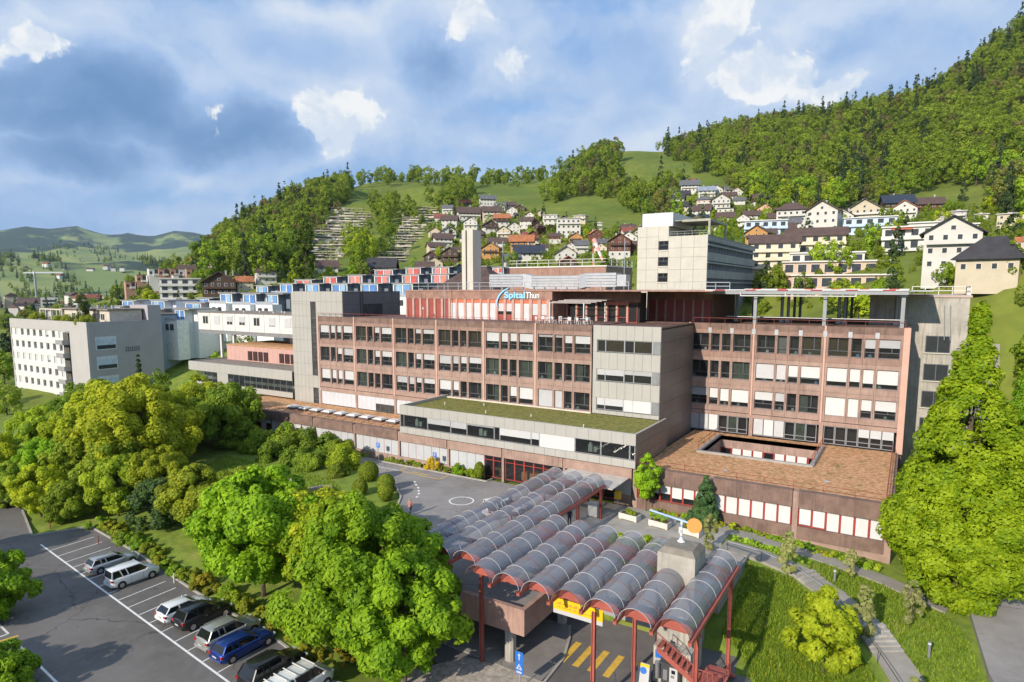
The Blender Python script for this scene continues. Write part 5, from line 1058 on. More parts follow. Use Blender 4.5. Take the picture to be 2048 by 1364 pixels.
def bollard(x, y, h, lab):
    z = h1(x, y); t = thing('bollard_light', lab, 'bollard', (x, y, z), 0, 'bollard lights on the lawn'); put('post', M().cyl((x, y, z - .1), (x, y, z + h * .86), .1, 14), t, (0, 0, 0), steel); put('lamp_head', M().cyl((x, y, z + h * .88), (x, y, z + h), .11, 14), t, (0, 0, 0), mat('frosted', (.6, .62, .64), .4)); put('cap', M().cyl((x, y, z + h), (x, y, z + h + .04), .115, 14), t, (0, 0, 0), steel)
bollard(78.6, -15.9, 1.05, 'dark bollard light on the grass between the two paths'); bollard(85.1, -21.6, 1.15, 'dark bollard light nearer the road beside the lower steps')
for i, (x, y) in enumerate(((12.6, -41), (27.8, -41.9), (3.5, -41.6))):
    one('marker_post', M().cyl((x, y, LOTZ - .1), (x, y, LOTZ + .8), .05, 8).cyl((x, y, LOTZ + .8), (x, y, LOTZ + .9), .06, 8), (rust, white_p, rust)[i], ('short rusty post at the hedge by the estate car', 'short white post at the hedge in front of the empty bays', 'rusty post on the small corner bed')[i], 'post')
def hand_rail(pts, lab):
    t = thing('handrail', lab, 'handrail', (pts[0][0], pts[0][1], h1(*pts[0])), 0); P = [(x, y, h1(x, y) + .95) for x, y in pts]
    put('rail', M().tube(P, .025), t, (0, 0, 0), black_m if pts[0][0] > 78 else galv)
    for x, y, z in P: put('rail_post', M().cyl((x, y, z - 1.0), (x, y, z), .022, 6), t, (0, 0, 0), black_m)
hand_rail([(70.2, -16.8), (73, -16.7), (75.8, -17.2), (78.2, -18.8)], 'pale handrail along the upper stretch of the lawn path'); hand_rail([(78.4, -19.0), (80.3, -21.1), (82.1, -24.0), (83.9, -27.6)], 'black handrail along the lower stretch of the lawn path')
def planter(x, y, rz, lab, lush):
    t = thing('planter_box', lab, 'planter', (x, y, .012), rz); rel('trough', M().box(-1.0, 1.0, -.45, .45, .08, .62).box(-.95, -.75, -.4, .4, 0, .08).box(.75, .95, -.4, .4, 0, .08), t, mat('white_concrete', (.66, .63, .56), .85, .08, 1.5, streak=.3)); rel('soil', M().box(-.92, .92, -.38, .38, .55, .64), t, soil); return t
PLANTERS = [planter(60.1, -14.2, -.15, 'white planter box nearest the canopy, low green plants', 0), planter(63.3, -14.5, -.15, 'white planter box with tall bright green plants', 1), planter(66.4, -14.9, -.15, 'white planter box half hidden behind the orange disc', 0)]
# low curved seat walls in the garden
def wavy():
    m = M(); P = []
    for i in range(30): f = i / 29; P.append((18.5 + 10 * f, -24.2 + 1.3 * math.sin(f * 9.5)))
    for (a, b), (c, d) in zip(P, P[1:]): z = min(h1(a, b), h1(c, d)); m.bar((a, b, z + .15), (c, d, z + .15), .5, .7)
    one('garden_wall', m, mat('pinkish_stone', (.42, .33, .28), .9, .15, 1.2), 'low winding stone seat wall in the garden lawn', 'wall')
wavy()
def parasol(x, y, h, lab):
    t = thing('closed_parasol', lab, 'parasol', (x, y, h1(x, y))); z = h1(x, y); put('pole', M().cyl((x, y, z), (x, y, z + h), .04, 8), t, (0, 0, 0), galv); put('cover', M().lathe([(.1, z + .9), (.28, z + 1.1), (.22, z + 2.0), (.10, z + h - .1), (.01, z + h + .05)], 10, (x, y)), t, (0, 0, 0), mat('grey_canvas', (.45, .41, .36), .9, .1)); put('foot', M().box(x - .4, x + .4, y - .4, y + .4, z, z + .08), t, (0, 0, 0), concrete)
parasol(35.2, -26.4, 3.2, 'tall closed grey parasol behind the maple crown'); parasol(37.2, -26.6, 2.5, 'shorter closed grey parasol behind the maple crown')
def terrace_set(i, x, y):
    t = thing('terrace_chair', 'white terrace chair below the rooftop pergola', 'chair', (x, y, 18.2), rr.uniform(0, 6.2), 'white chairs on the roof terrace')
    rel('seat', M().box(-.23, .23, -.23, .23, .42, .46), t, white_p); rel('backrest', M().box(-.23, .23, .2, .24, .46, .9), t, white_p)
    for a in (-.2, .2):
        for b in (-.2, .2): rel('leg', M().box(a - .02, a + .02, b - .02, b + .02, 0, .42), t, white_p)
for i in range(14): terrace_set(i, 40.6 + (i % 7) * 1.15 + rr.uniform(-.2, .2), 1.6 + (i // 7) * 1.7 + rr.uniform(-.3, .3))
for i in range(3):
    x = 42 + 2.4 * i; t = thing('terrace_table', 'small white terrace table among the rooftop chairs', 'table', (x, 2.6, 18.2), 0, 'white tables on the roof terrace'); rel('top', M().box(-.4, .4, -.4, .4, .7, .74), t, white_p); rel('leg', M().cyl((0, 0, 0), (0, 0, .7), .04, 6), t, white_p)
t = thing('pergola', 'white pergola frame over the roof terrace beside the sign', 'pergola', (43.5, 6, 18.2))
for i in range(5): put('cross_bar', M().bar((41.0, 3.2 + i * 1.7, 20.9 + i * .1), (47.5, 3.2 + i * 1.7, 20.9 + i * .1), .08, .1), t, (0, 0, 0), mat('pergola_grey', (.45, .40, .38), .5))
for x, y in ((46.5, 3.2), (41.5, 3.2), (46.5, 10)): put('post', M().box(x - .06, x + .06, y - .06, y + .06, 18.1, 20.9), t, (0, 0, 0), white_p)
# ------------------------------------------------------------------ vegetation
lf_maple = leaf_mat('maple_leaves', (.14, .29, .008), (.36, .54, .02), .36)
lf_yel = leaf_mat('old_tree_leaves', (.25, .32, .012), (.54, .58, .03), .36)
lf_mid = leaf_mat('broadleaf_leaves', (.12, .20, .013), (.32, .39, .033), .34)
lf_dark = leaf_mat('conifer_needles', (.022, .045, .016), (.06, .095, .03), .2)
lf_red = leaf_mat('copper_leaves', (.030, .010, .012), (.07, .02, .022), .3)
lf_box = leaf_mat('topiary_leaves', (.15, .22, .012), (.30, .36, .025), .3)
lf_forsy = leaf_mat('yellow_blossom', (.45, .33, .01), (.75, .55, .02), .3)
PROF = {'round': lambda t: np.sqrt(np.maximum(0, 1 - (2 * t - 1) ** 2)) ** .85, 'ovoid': lambda t: np.sin(np.pi * np.clip(t, 0, 1) ** .75) ** .7,
        'tear': lambda t: np.where(t < .28, .45 + .55 * np.sin(t / .28 * np.pi / 2), np.maximum(0, 1 - (t - .28) / .72) ** .86), 'cone': lambda t: .12 + .88 * (1 - t) ** .9,
        'dome': lambda t: np.sqrt(np.maximum(0, 1 - t * t)), 'column': lambda t: np.where(t < .1, .6 + 4 * t, np.where(t > .8, np.sqrt(np.maximum(0, (1 - t) / .2)), 1.))}
def leaves(rng, C, Rc, axis, n, size, lift=.35, asp=.75, low=-.35):
    """n leaf quads on the shells of clumps C (k,3) with radii Rc"""
    p = Rc ** 2 / np.sum(Rc ** 2); k = rng.choice(len(C), n, p=p); d = rng.normal(size=(n, 3)); d /= np.linalg.norm(d, axis=1)[:, None]
    out = C[k] - axis; out[:, 2] = np.maximum(out[:, 2], 0) * .3 + .2; out /= np.linalg.norm(out, axis=1)[:, None] + 1e-6
    flip = (d * out).sum(1) < low; d[flip] *= -1
    pos = C[k] + d * (Rc[k] * rng.uniform(.55, 1.06, n) ** .6)[:, None]
    nrm = d * 1.0 + rng.normal(size=(n, 3)) * .36; nrm[:, 2] += lift; nrm /= np.linalg.norm(nrm, axis=1)[:, None]
    t = np.cross(nrm, rng.normal(size=(n, 3))); t /= np.linalg.norm(t, axis=1)[:, None] + 1e-9; b = np.cross(nrm, t)
    s = size * rng.uniform(.6, 1.35, n)[:, None]; t = t * s; b = b * s * asp
    co = np.stack([pos - t, pos - b * .8, pos + t, pos + b * .8], 1).reshape(-1, 3); q = np.arange(4 * n).reshape(n, 4)
    rnd = np.clip(.45 * rng.random(n) + .35 * rng.random(len(C))[k] + .25 * (d[:, 2] * .5 + .5), 0, 1)  # random tone, plus top light painted in: leaves lighten towards clump tops
    return co, q, rnd
def clumps(rng, H, Rr, zb, shape, k, cr):
    t = rng.random(k * 3); r = PROF[shape](t); keep = rng.random(k * 3) < np.maximum(r, .3 if shape in ('tear', 'cone') else .08) ** 1.2; t = t[keep][:k]; r = r[keep][:k]; n = len(t)
    a = rng.uniform(0, 2 * np.pi, n); rad = np.maximum(0, r * Rr - cr * .55) * (np.sqrt(rng.uniform(.2, 1., n)) * rng.uniform(.78, 1.2, n) if shape != 'tear' else rng.uniform(.72, 1.04, n))
    C = np.stack([rad * np.cos(a), rad * np.sin(a), zb + t * (H - zb - cr * .5)], 1); return C, cr * rng.uniform(.45, 1.25, n) * (.55 + .45 * r)
def trunk_mesh(rng, H, rad, C, limbs=7, top=.72):
    m = M(); P = [Vector((0, 0, -.3))]
    for i in range(1, 6): P.append(Vector((rng.normal() * .03 * H * .2, rng.normal() * .03 * H * .2, H * top * i / 5)))
    for i in range(5): m.cyl(P[i], P[i + 1], rad * (1 - i * .17), 7, rad * (1 - (i + 1) * .17))
    for i in rng.choice(len(C), min(limbs, len(C)), replace=False):
        q = Vector(C[i]); s = P[2 + int(rng.integers(0, 3))]; mid = (s + q) / 2 + Vector((0, 0, -.06 * H)); m.cyl(s, mid, rad * .35, 5, rad * .22); m.cyl(mid, q, rad * .22, 5, rad * .08)
    return m.mesh('trunk', [bark])
def tree_kind(seed, H, Rr, shape='round', zb=.25, k=60, cr=.24, n=24000, leaf=.2, mt=None, rad=.22, limbs=7, lift=.35, asp=.75):
    rng = np.random.default_rng(seed); C, Rc = clumps(rng, H, Rr, zb * H, shape, k, cr * Rr); ax = np.array([0, 0, H * .5])
    co, q, rnd = leaves(rng, C, Rc, ax, n, leaf, lift, asp); me = np_mesh('crown', co, q, rnd, False); me.materials.append(mt)
    return (trunk_mesh(rng, H, rad, C, limbs), me)
def plant(name, label, cat, kind, x, y, s=1., rz=0., z=None, tint=None, group=None, sz=None):
    z = h1(x, y) if z is None else z
    t = thing(name, label, cat, (x, y, z), rz, group); t.scale = (s, s, sz or s)
    if kind[0] is not None: rel('trunk', kind[0], t)
    c = rel('crown', kind[1], t)
    if tint: c.color = tuple(tint) + (1,)
    return t
MA = tree_kind(11, 10, 4.8, 'round', .18, 150, .205, 40000, .165, lf_maple, .2, 9); MB = tree_kind(12, 12, 5.0, 'ovoid', .14, 175, .20, 48000, .155, lf_maple, .22, 10); MC = tree_kind(13, 9, 3.6, 'ovoid', .12, 110, .225, 26000, .15, lf_maple, .16, 8)
OA = tree_kind(21, 15, 6.8, 'ovoid', .16, 200, .175, 46000, .19, lf_yel, .4, 12); OB = tree_kind(22, 12, 5.2, 'round', .2, 135, .20, 28000, .19, lf_yel, .3, 9)
DA = tree_kind(31, 10, 4.6, 'round', .12, 120, .215, 24000, .19, lf_mid, .25, 9); DB = tree_kind(32, 6, 3.6, 'dome', .02, 60, .3, 14000, .18, lf_mid, .12, 6)
HB = tree_kind(41, 24.4, 5.0, 'tear', .03, 560, .22, 120000, .15, lf_maple, .35, 14, .25)
plant('maple_tree', 'bright green maple with visible trunk at the hedge behind the blue car', 'tree', MA, 37.2, -39.6, 1.12, 1.0, -3.1)
plant('maple_tree', 'large bright green maple overhanging the canopy corner and the driveway', 'tree', MB, 50.8, -41.8, 1.06, 2.1, -3.6)
plant('maple_tree', 'maple at the driveway kerb partly hiding the vaults', 'tree', MC, 55.4, -42.3, 1.12, .4, -3.5)
plant('maple_tree', 'smaller bright maple crown between the two big maples', 'tree', MC, 44.0, -38.4, 1.1, 3.0, -2.9, (1.15, .98, .9))
plant('maple_tree', 'slender young maple in front of the forecourt circle', 'tree', MC, 51.6, -37.4, 1.12, 1.7, -3.2)
plant('maple_tree', 'bright maple at the forecourt edge behind the big maple', 'tree', MC, 41.8, -33.2, .8, 5.0, -2.2)
plant('garden_tree', 'yellowish slim tree beside the bright maple over the parking bays', 'tree', OB, 40.6, -37.4, .78, .9, -2.9, (1.05, 1.02, .9))
plant('old_tree', 'biggest yellow green tree with orange tinged top near the garden', 'tree', OA, .5, -30.2, 1.02, .3, -2.6, (1.0, .97, .9))
plant('old_tree', 'yellow green tree in front of the grey apartment block', 'tree', OB, -13, -26.5, 1.15, 1.2, -3.4, (1.0, 1.02, .9))
plant('old_tree', 'tall pale green tree directly behind the biggest tree', 'tree', OA, -9.5, -15.5, .82, 2.2, -2.2, (1.0, 1.05, .9))
plant('garden_tree', 'dark green leafy tree beside the glass corridor', 'tree', DA, -1.0, -16.5, 1.05, .6, -1.2, (1.15, 1.25, 1.1))
plant('garden_tree', 'mid green tree at the meadow edge below the apartment block', 'tree', DA, -25, -22, 1.05, 1.6, -3.8, (1.1, 1.15, .95))
plant('garden_tree', 'low leafy tree over the road bend beside the car park', 'tree', DA, -16, -34, .95, 2.9, -3.9, (1.25, 1.3, .9))
plant('garden_tree', 'bright green tree leaning over the corner of the car park', 'tree', MA, -8.5, -36.5, .82, 4, -3.8, (.92, .95, 1.))
plant('garden_tree', 'dense tree filling the bank between road and biggest tree', 'tree', DA, -4.5, -34.5, .9, 5.2, -3.5, (1.3, 1.25, .9))
plant('garden_tree', 'leafy tree over the first empty bays of the car park', 'tree', DA, 7.0, -36.2, .72, .2, -3.1, (1.35, 1.3, .8))
plant('garden_tree', 'dark bushy conifer hedge plant behind the estate car', 'tree', tree_kind(51, 7.5, 2.9, 'ovoid', .03, 70, .3, 15000, .15, lf_dark, .15, 5), 15.0, -36.0, .95, 1, -3.1, (1.6, 1.7, 1.2))
plant('garden_tree', 'olive green tree on the bank above the white vans bay', 'tree', DA, 21.0, -35.0, .72, 3.3, -2.4, (1.3, 1.15, .8))
plant('hornbeam_tree', 'tall teardrop shaped bright green tree at the end of the pink wing', 'tree', HB, 87.0, -13.0, 1., 0, -2.6, (1.18, 1.0, .8))
plant('hornbeam_tree', 'second slim tree half hidden behind the tall teardrop shaped tree', 'tree', HB, 92.2, 2.0, .72, 2.4, -.6, (.72, .8, .8))
plant('young_tree', 'round young tree with orange tinted twigs on the lawn', 'tree', tree_kind(61, 6.2, 2.5, 'ovoid', .14, 60, .28, 11000, .13, lf_yel, .07, 8), 79.0, -26.8, 1., .7, None, (1.0, 1.05, .9))
plant('young_tree', 'slim sapling with fresh leaves by the white planters', 'tree', tree_kind(62, 6.4, 1.45, 'ovoid', .2, 45, .36, 4200, .13, lf_maple, .06, 8), 60.6, -10.95, 1., 0, 0, (1, 1.02, 1))
plant('small_spruce', 'small dark blue green spruce against the white blinds', 'tree', tree_kind(63, 4.9, 1.75, 'cone', .04, 110, .26, 12000, .10, lf_dark, .08, 4, .1), 66.6, -10.9, 1., 0, -.15, (2.0, 2.4, 2.2))
plant('corner_tree', 'bright leafy branch end at the edge of the car park', 'tree', MC, 21.3, -53.6, .95, 1, LOTZ - 1.5); plant('corner_tree', 'leafy crown beside the half visible white car', 'tree', MC, 33.6, -57.2, .72, 2, LOTZ - 2.2)
SAP = tree_kind(64, 3.6, .62, 'column', .12, 34, .42, 1700, .10, leaf_mat('pale_blossom', (.20, .27, .03), (.48, .46, .22), .4), .03, 5)
for i, (x, y, s, lab) in enumerate(((68.9, -17.6, 1.0, 'columnar sapling beside the steel stair terrace'), (75.2, -17.3, 1.1, 'columnar blossoming sapling by the upper steps'), (79.6, -14.6, .75, 'small columnar sapling between the two paths'), (81.0, -22.6, 1.25, 'tallest columnar blossoming sapling at the lower steps'), (84.0, -18.9, 1.05, 'columnar sapling across from the lower steps'), (84.2, -29.0, .9, 'low sapling at the lower end of the handrail'), (76.5, -36.0, .7, 'thin sapling on the verge beside the cobbled strip'))):
    plant('sapling', lab, 'sapling', SAP, x, y, s, i * 1.3, None, (1, 1, 1), 'columnar saplings on the lawn')
plant('garden_tree', 'tree at the meadow edge farthest down the valley road', 'tree', DA, -38, -17, 1.1, .5, -3.9, (1., 1.1, .9)); plant('garden_tree', 'bright tree over the road at the edge of the view', 'tree', OB, -27, -30, .8, 2.5, -4.0, (.9, 1.05, .9))
for i, (x, y, k, s, tc, lab) in enumerate(((-21, -26, 'D', 1.0, (.8, .95, .9), 'dark leafy tree between the road trees and the meadow'), (-31, -25, 'D', .9, (.9, 1.05, .9), 'green tree beside the valley road'), (-12, -31.5, 'O', .85, (.95, 1., .9), 'yellow green tree low on the road bank'), (3.5, -34.2, 'D', .85, (1.05, 1.05, .8), 'bushy tree under the biggest tree'), (10.5, -33, 'O', .62, (.95, .95, .8), 'yellowish small tree on the bank by the first bays'), (-5, -24.5, 'O', .95, (.95, 1.02, .9), 'pale crown leaning against the biggest tree'), (17.5, -34.4, 'D', .62, (1.0, .95, .7), 'brownish green small tree on the bank'), (25.5, -33.5, 'D', .7, (1.1, 1.05, .8), 'round tree at the garden end of the bright maple'), (30.5, -36, 'M', .8, (.95, .98, 1), 'maple crown touching the bright maple'), (-18, -18, 'D', 1.0, (1, 1.1, .9), 'leafy tree in front of the apartment flank'), (-7, -11, 'D', .8, (1.0, 1.1, .9), 'tree close to the raised corridor columns'))):
    plant('bank_tree', lab, 'tree', {'D': DA, 'O': OB, 'M': MA}[k], x, y, s, i * 1.1, None, tc)
for i, (x, y, s, k, lab) in enumerate(((-1.5, -40.4, .58, 'O', 'low bright tree overhanging the corner of the car park entry'), (-9, -40.9, .62, 'D', 'leafy tree at the kerb of the car park entry'), (-17, -39.2, .7, 'O', 'broad low tree beside the road junction'), (2.8, -39.4, .55, 'D', 'tree crown above the first parking bay'))):
    plant('kerb_tree', lab, 'tree', {'D': DA, 'O': OB}[k], x, y, s, i * 1.7, LOTZ - .6, (1.1, 1.12, .9))
for i, (x, y, s, lab) in enumerate(((5, -56, .78, 'tree at the far corner of the car park lane, farthest from the canopy'), (16.5, -62.5, .82, 'tree across the car park lane, second from the far corner'), (28.5, -68.5, .8, 'tree across the car park lane, closest to the canopy'))):
    plant('car_park_tree', lab, 'tree', MA, x, y, s, i * 2.1, LOTZ)
# shrubs
def bush(name, label, x, y, r, h, n, leaf, mt, seed, z=None, tint=None, k=26, shape='dome', group=None):
    rng = np.random.default_rng(seed); C, Rc = clumps(rng, h, r, 0, shape, k, .38 * min(r, h)); co, q, rnd = leaves(rng, C, Rc, np.array([0, 0, h * .3]), n, leaf); me = np_mesh('foliage', co, q, rnd, False); me.materials.append(mt)
    o = put(name, me, None, (x, y, h1(x, y) if z is None else z)); tag(o, label, 'bush', group)
    if tint: o.color = tuple(tint) + (1,)
    return o
def topiary(x, y, r, lab, seed, sz=1.):
    rng = np.random.default_rng(seed); n = int(5200 * r * r); d = rng.normal(size=(n, 3)); d /= np.linalg.norm(d, axis=1)[:, None]; C = np.array([[0, 0, r * .92 * sz]]); pos = C + d * np.array([1, 1, sz]) * (r * rng.uniform(.93, 1.03, n))[:, None]
    nr = d + rng.normal(size=(n, 3)) * .35; t = np.cross(nr, rng.normal(size=(n, 3))); t /= np.linalg.norm(t, axis=1)[:, None]; b = np.cross(nr, t); b /= np.linalg.norm(b, axis=1)[:, None]; s = .075
    co = np.stack([pos - t * s, pos - b * s, pos + t * s, pos + b * s], 1).reshape(-1, 3); me = np_mesh('foliage', co, np.arange(4 * n).reshape(n, 4), rng.random(n), False); me.materials.append(lf_box)
    t_ = thing('topiary_ball', lab, 'bush', (x, y, h1(x, y) + .02)); rel('foliage', me, t_); rel('inner_dark_ball', M().lathe([(.02, .02)] + [(r * .9 * math.sin(a * math.pi / 10), r * .92 * sz - r * .9 * sz * math.cos(a * math.pi / 10)) for a in range(1, 10)] + [(.02, r * 1.8 * sz)], 14), t_, mat('inner_shade_green', (.02, .035, .01), .9))  # dark ball stands in for the shade inside the foliage
topiary(28.7, -18.3, 1.2, 'clipped ball bush at the garden end of the forecourt', 71); topiary(33.0, -19.9, 1.0, 'clipped ball bush at the front edge of the forecourt', 72); topiary(34.8, -21.9, .85, 'egg shaped clipped bush in front of the second ball', 73, 1.3); topiary(31.4, -22.4, .85, 'small clipped bush near the parasols', 74, 1.1); topiary(39.6, -10.8, .62, 'dark clipped cone bush beside the red framed glazing', 75, 1.8)
bush('flowering_bush', 'bright yellow flowering bush by the second parking sign', 32.0, -10.3, 1.0, 1.55, 2600, .09, lf_forsy, 81, .1)
bush('shrub', 'light green round shrub by the white wall panels', 36.2, -10.3, 1.0, 1.25, 1900, .10, lf_maple, 82, .1); bush('shrub', 'small green shrub next to the light green one', 37.9, -10.4, .75, .9, 1300, .09, lf_mid, 83, .1, (1.4, 1.5, 1))
for i, x in enumerate((20.5, 24.8, 26.6, 28.4, 29.9, 33.9, 38.9)): bush('low_shrub', 'low green shrub in the bed along the white wall panels', x, -10.4, .85, .62, 900, .09, lf_mid, 90 + i, .02, (1.1, 1.1, .9), 12, group='low shrubs along the wall bed')
for i, (x, y, r, h, tc, lab) in enumerate(((8, -13.5, 3.2, 4.2, (1, 1.05, .9), 'broad green shrub below the glass corridor roof edge'), (12.5, -14.5, 3.0, 4.4, (.75, .85, .8), 'dark round shrub in the middle of the hedge group'), (16.0, -13.8, 2.6, 3.8, (.7, .8, .8), 'dark shrub against the white wall panels'), (19.2, -14.0, 2.4, 3.4, (1.0, 1.05, .9), 'green shrub in front of the first parking sign'), (21.8, -16.0, 2.3, 3.4, (1.5, 1.45, .9), 'light yellowish shrub at the garden corner'), (4.5, -15.5, 2.8, 3.6, (1.1, 1.15, .9), 'shrub beside the dark leafy tree'), (15, -17.8, 2.2, 2.8, (.8, .9, .8), 'low dark shrub facing the lawn'), (10, -17.5, 2.2, 2.6, (.9, 1., .8), 'round shrub bordering the lawn'), (18.5, -18.0, 1.8, 2.2, (.9, .95, .8), 'small dark shrub near the winding wall'), (23.8, -18.5, 1.5, 1.6, (.8, .8, .7), 'brownish shrub beside the first clipped ball'))):
    bush('hedge_shrub', lab, x, y, r, h, 6500, .15, lf_mid, 110 + i, None, tc, 30)
for i, (x, y, r, h, lab) in enumerate(((62.4, -22.6, 1.3, 1.9, 'darker green bush at the back of the canopy vaults'), (65.0, -22.9, 2.0, 2.3, 'large bright green bush behind the canopy vaults'), (66.8, -21.8, 1.5, 1.9, 'bright bush next to the concrete shaft'))): bush('terrace_bush', lab, x, y, r, h, 5200, .12, lf_mid, 130 + i, 0., (1.7, 1.7, 1.), 26)
rs = random.Random(8)
for i in range(34):
    f = i / 33; x = 61.5 + 20 * f; y = -10.6 - .25 * rs.random() - .9 * f; 
    if 65.2 < x < 68 or 60 < x < 61.2: continue
    bush('bed_plant', 'low green plant in the border along the low pink building', x, y, rs.uniform(.4, .75), rs.uniform(.35, .8), 420, .09, lf_mid, 150 + i, None, (rs.uniform(1, 1.7), rs.uniform(1.1, 1.7), 1.), 8, group='border plants along the low pink building')
for i in range(12): bush('bed_plant', 'grey green tuft between the two lawn paths', 70.5 + i * .55 + rs.uniform(-.2, .2), -14.0 + rs.uniform(-.35, .25), rs.uniform(.3, .5), rs.uniform(.3, .6), 320, .08, lf_mid, 190 + i, None, (1.4, 1.6, 1.6), 7, group='tufts between the lawn paths')
for i in range(26):
    f = i / 25; x = 7.5 + 42 * f; y = -39.0 - 4.6 * f + rs.uniform(.2, 1.1); bush('bank_shrub', 'low shrub on the grassy bank above the parking bays', x, y, rs.uniform(.7, 1.3), rs.uniform(.6, 1.3), 1300, .12, lf_mid, 210 + i, None, (rs.uniform(.8, 1.3), rs.uniform(.8, 1.2), .8), 12, group='shrubs on the bank above the parking bays')
for i, t in enumerate(PLANTERS):
    rng = np.random.default_rng(300 + i); C = np.stack([rng.uniform(-.8, .8, 10), rng.uniform(-.3, .3, 10), rng.uniform(.7, .8 + .5 * (i == 1), 10)], 1); co, q, r_ = leaves(rng, C, np.full(10, .26), np.array([0, 0, .4]), 700, .08); me = np_mesh('plants', co, q, r_, False); me.materials.append(lf_maple if i == 1 else lf_mid); rel('plants', me, t)
for i, (x, y, s, lab) in enumerate(((-108, 3, 1.0, 'flat clipped hedge on the apartment roof edge'), (-93, 2, .9, 'round bush on the apartment roof terrace'), (-89, 2.5, 1.1, 'second round bush on the apartment roof terrace'), (-80, 2, 1.1, 'bush at the corner of the apartment roof terrace'))): bush('roof_bush', lab, x, y, 2.2 * s, 1.9 * s, 2200, .14, lf_box, 320 + i, 14.8, (1.1, 1.0, .8))
ce = tree_kind(65, 7.2, 1.5, 'column', .02, 40, .5, 6000, .14, lf_dark, .1, 3); plant('roof_cypress', 'tall clipped thuja column on the apartment roof', 'tree', ce, -84.3, 3.2, .95, 0, 14.8, (2.0, 1.6, .8))
plant('garden_cypress', 'narrow dark cypress beside the apartment flank', 'tree', tree_kind(66, 11, 1.2, 'cone', .02, 40, .6, 5000, .18, lf_dark, .12, 3), -63, 4, 1., 0, -2.5)
# lawn grass: blades as one mass
def grass_blades():
    rng = np.random.default_rng(77); P = []
    for poly, n in (([(69.8, -17.6), (75.5, -17.6), (78, -19.8), (80.6, -22.6), (83.6, -29), (86, -36), (78.5, -44), (77.4, -36), (76.4, -32.3), (73.8, -27.5), (72.2, -26.6), (72.2, -18.2)], 30000), ([(77.5, -13.4), (82, -14.2), (86.3, -15.8), (87.5, -18), (88.6, -27), (90.4, -36), (88.4, -35), (86.2, -28), (83.8, -22.2), (81.7, -19.3), (79, -16.9), (76.4, -15)], 9000), ([(2, -19), (24, -20), (28, -22), (30, -25), (24, -30), (4, -27)], 9000)):
        a = np.array(poly); x = rng.uniform(a[:, 0].min(), a[:, 0].max(), n * 3); y = rng.uniform(a[:, 1].min(), a[:, 1].max(), n * 3); k = inside(poly, x, y); P.append(np.stack([x[k][:n], y[k][:n]], 1))
    P = np.concatenate(P); z = hz(P[:, 0], P[:, 1]); n = len(P); a = rng.uniform(0, 6.28, n); h = rng.uniform(.16, .42, n); w_ = rng.uniform(.03, .06, n); d = np.stack([np.cos(a), np.sin(a), 0 * a], 1); b = np.c_[P, z - .03]; ln = rng.normal(size=(n, 3)) * .14; ln[:, 2] = 0
    co = np.stack([b - d * w_[:, None], b + d * w_[:, None], b + ln + np.c_[0 * h, 0 * h, h]], 1).reshape(-1, 3); me = np_mesh('grass', co, np.arange(3 * n).reshape(n, 3), rng.random(n), False); me.materials.append(leaf_mat('grass_blades', (.14, .23, .016), (.31, .40, .035), .35)); tag(put('grass', me), 'tall uneven meadow grass on the lawns', kind='stuff')
    m = rng.random(n) < .012; q = P[m]; zz = z[m]; k = len(q); c = np.c_[q, zz + .32]; s = .05; co = np.stack([c + [-s, 0, 0], c + [0, -s, .01], c + [s, 0, 0], c + [0, s, .01]], 1).reshape(-1, 3); me = np_mesh('wildflowers', co, np.arange(4 * k).reshape(k, 4), None, False); me.materials.append(mat('buttercup', (.75, .52, .02), .6)); tag(put('wildflowers', me), 'yellow wildflowers scattered in the lawn grass', kind='stuff')
grass_blades()
# ------------------------------------------------------------------ cars
def loft(secs, n_side):
    """closed body from cross sections: each section is a list of (y, z) from the left sill over the top to the right sill, at x"""
    V = []; F = []
    for x, pr in secs: V += [(x, y, z) for y, z in pr]
    k = len(secs[0][1])
    for i in range(len(secs) - 1):
        for j in range(k - 1): a = i * k + j; F.append((a, a + 1, a + k + 1, a + k))
        F.append((i * k + k - 1, i * k, (i + 1) * k, (i + 1) * k + k - 1))
    F.append(tuple(range(k))[::-1]); F.append(tuple(range((len(secs) - 1) * k, len(secs) * k))); return V, F
PAINT = {}
def paint(name, c, metal=.25):
    if name not in PAINT:
        m = bpy.data.materials.new('car_paint_' + name); m.use_nodes = True; b = m.node_tree.nodes['Principled BSDF']; b.inputs['Base Color'].default_value = tuple(c) + (1,); b.inputs['Metallic'].default_value = metal; b.inputs['Roughness'].default_value = .32; b.inputs['Coat Weight'].default_value = .6; b.inputs['Coat Roughness'].default_value = .06; PAINT[name] = m
    return PAINT[name]
tail_red = mat('tail_light', (.35, .01, .01), .25); head_l = mat('head_light', (.75, .77, .8), .15)
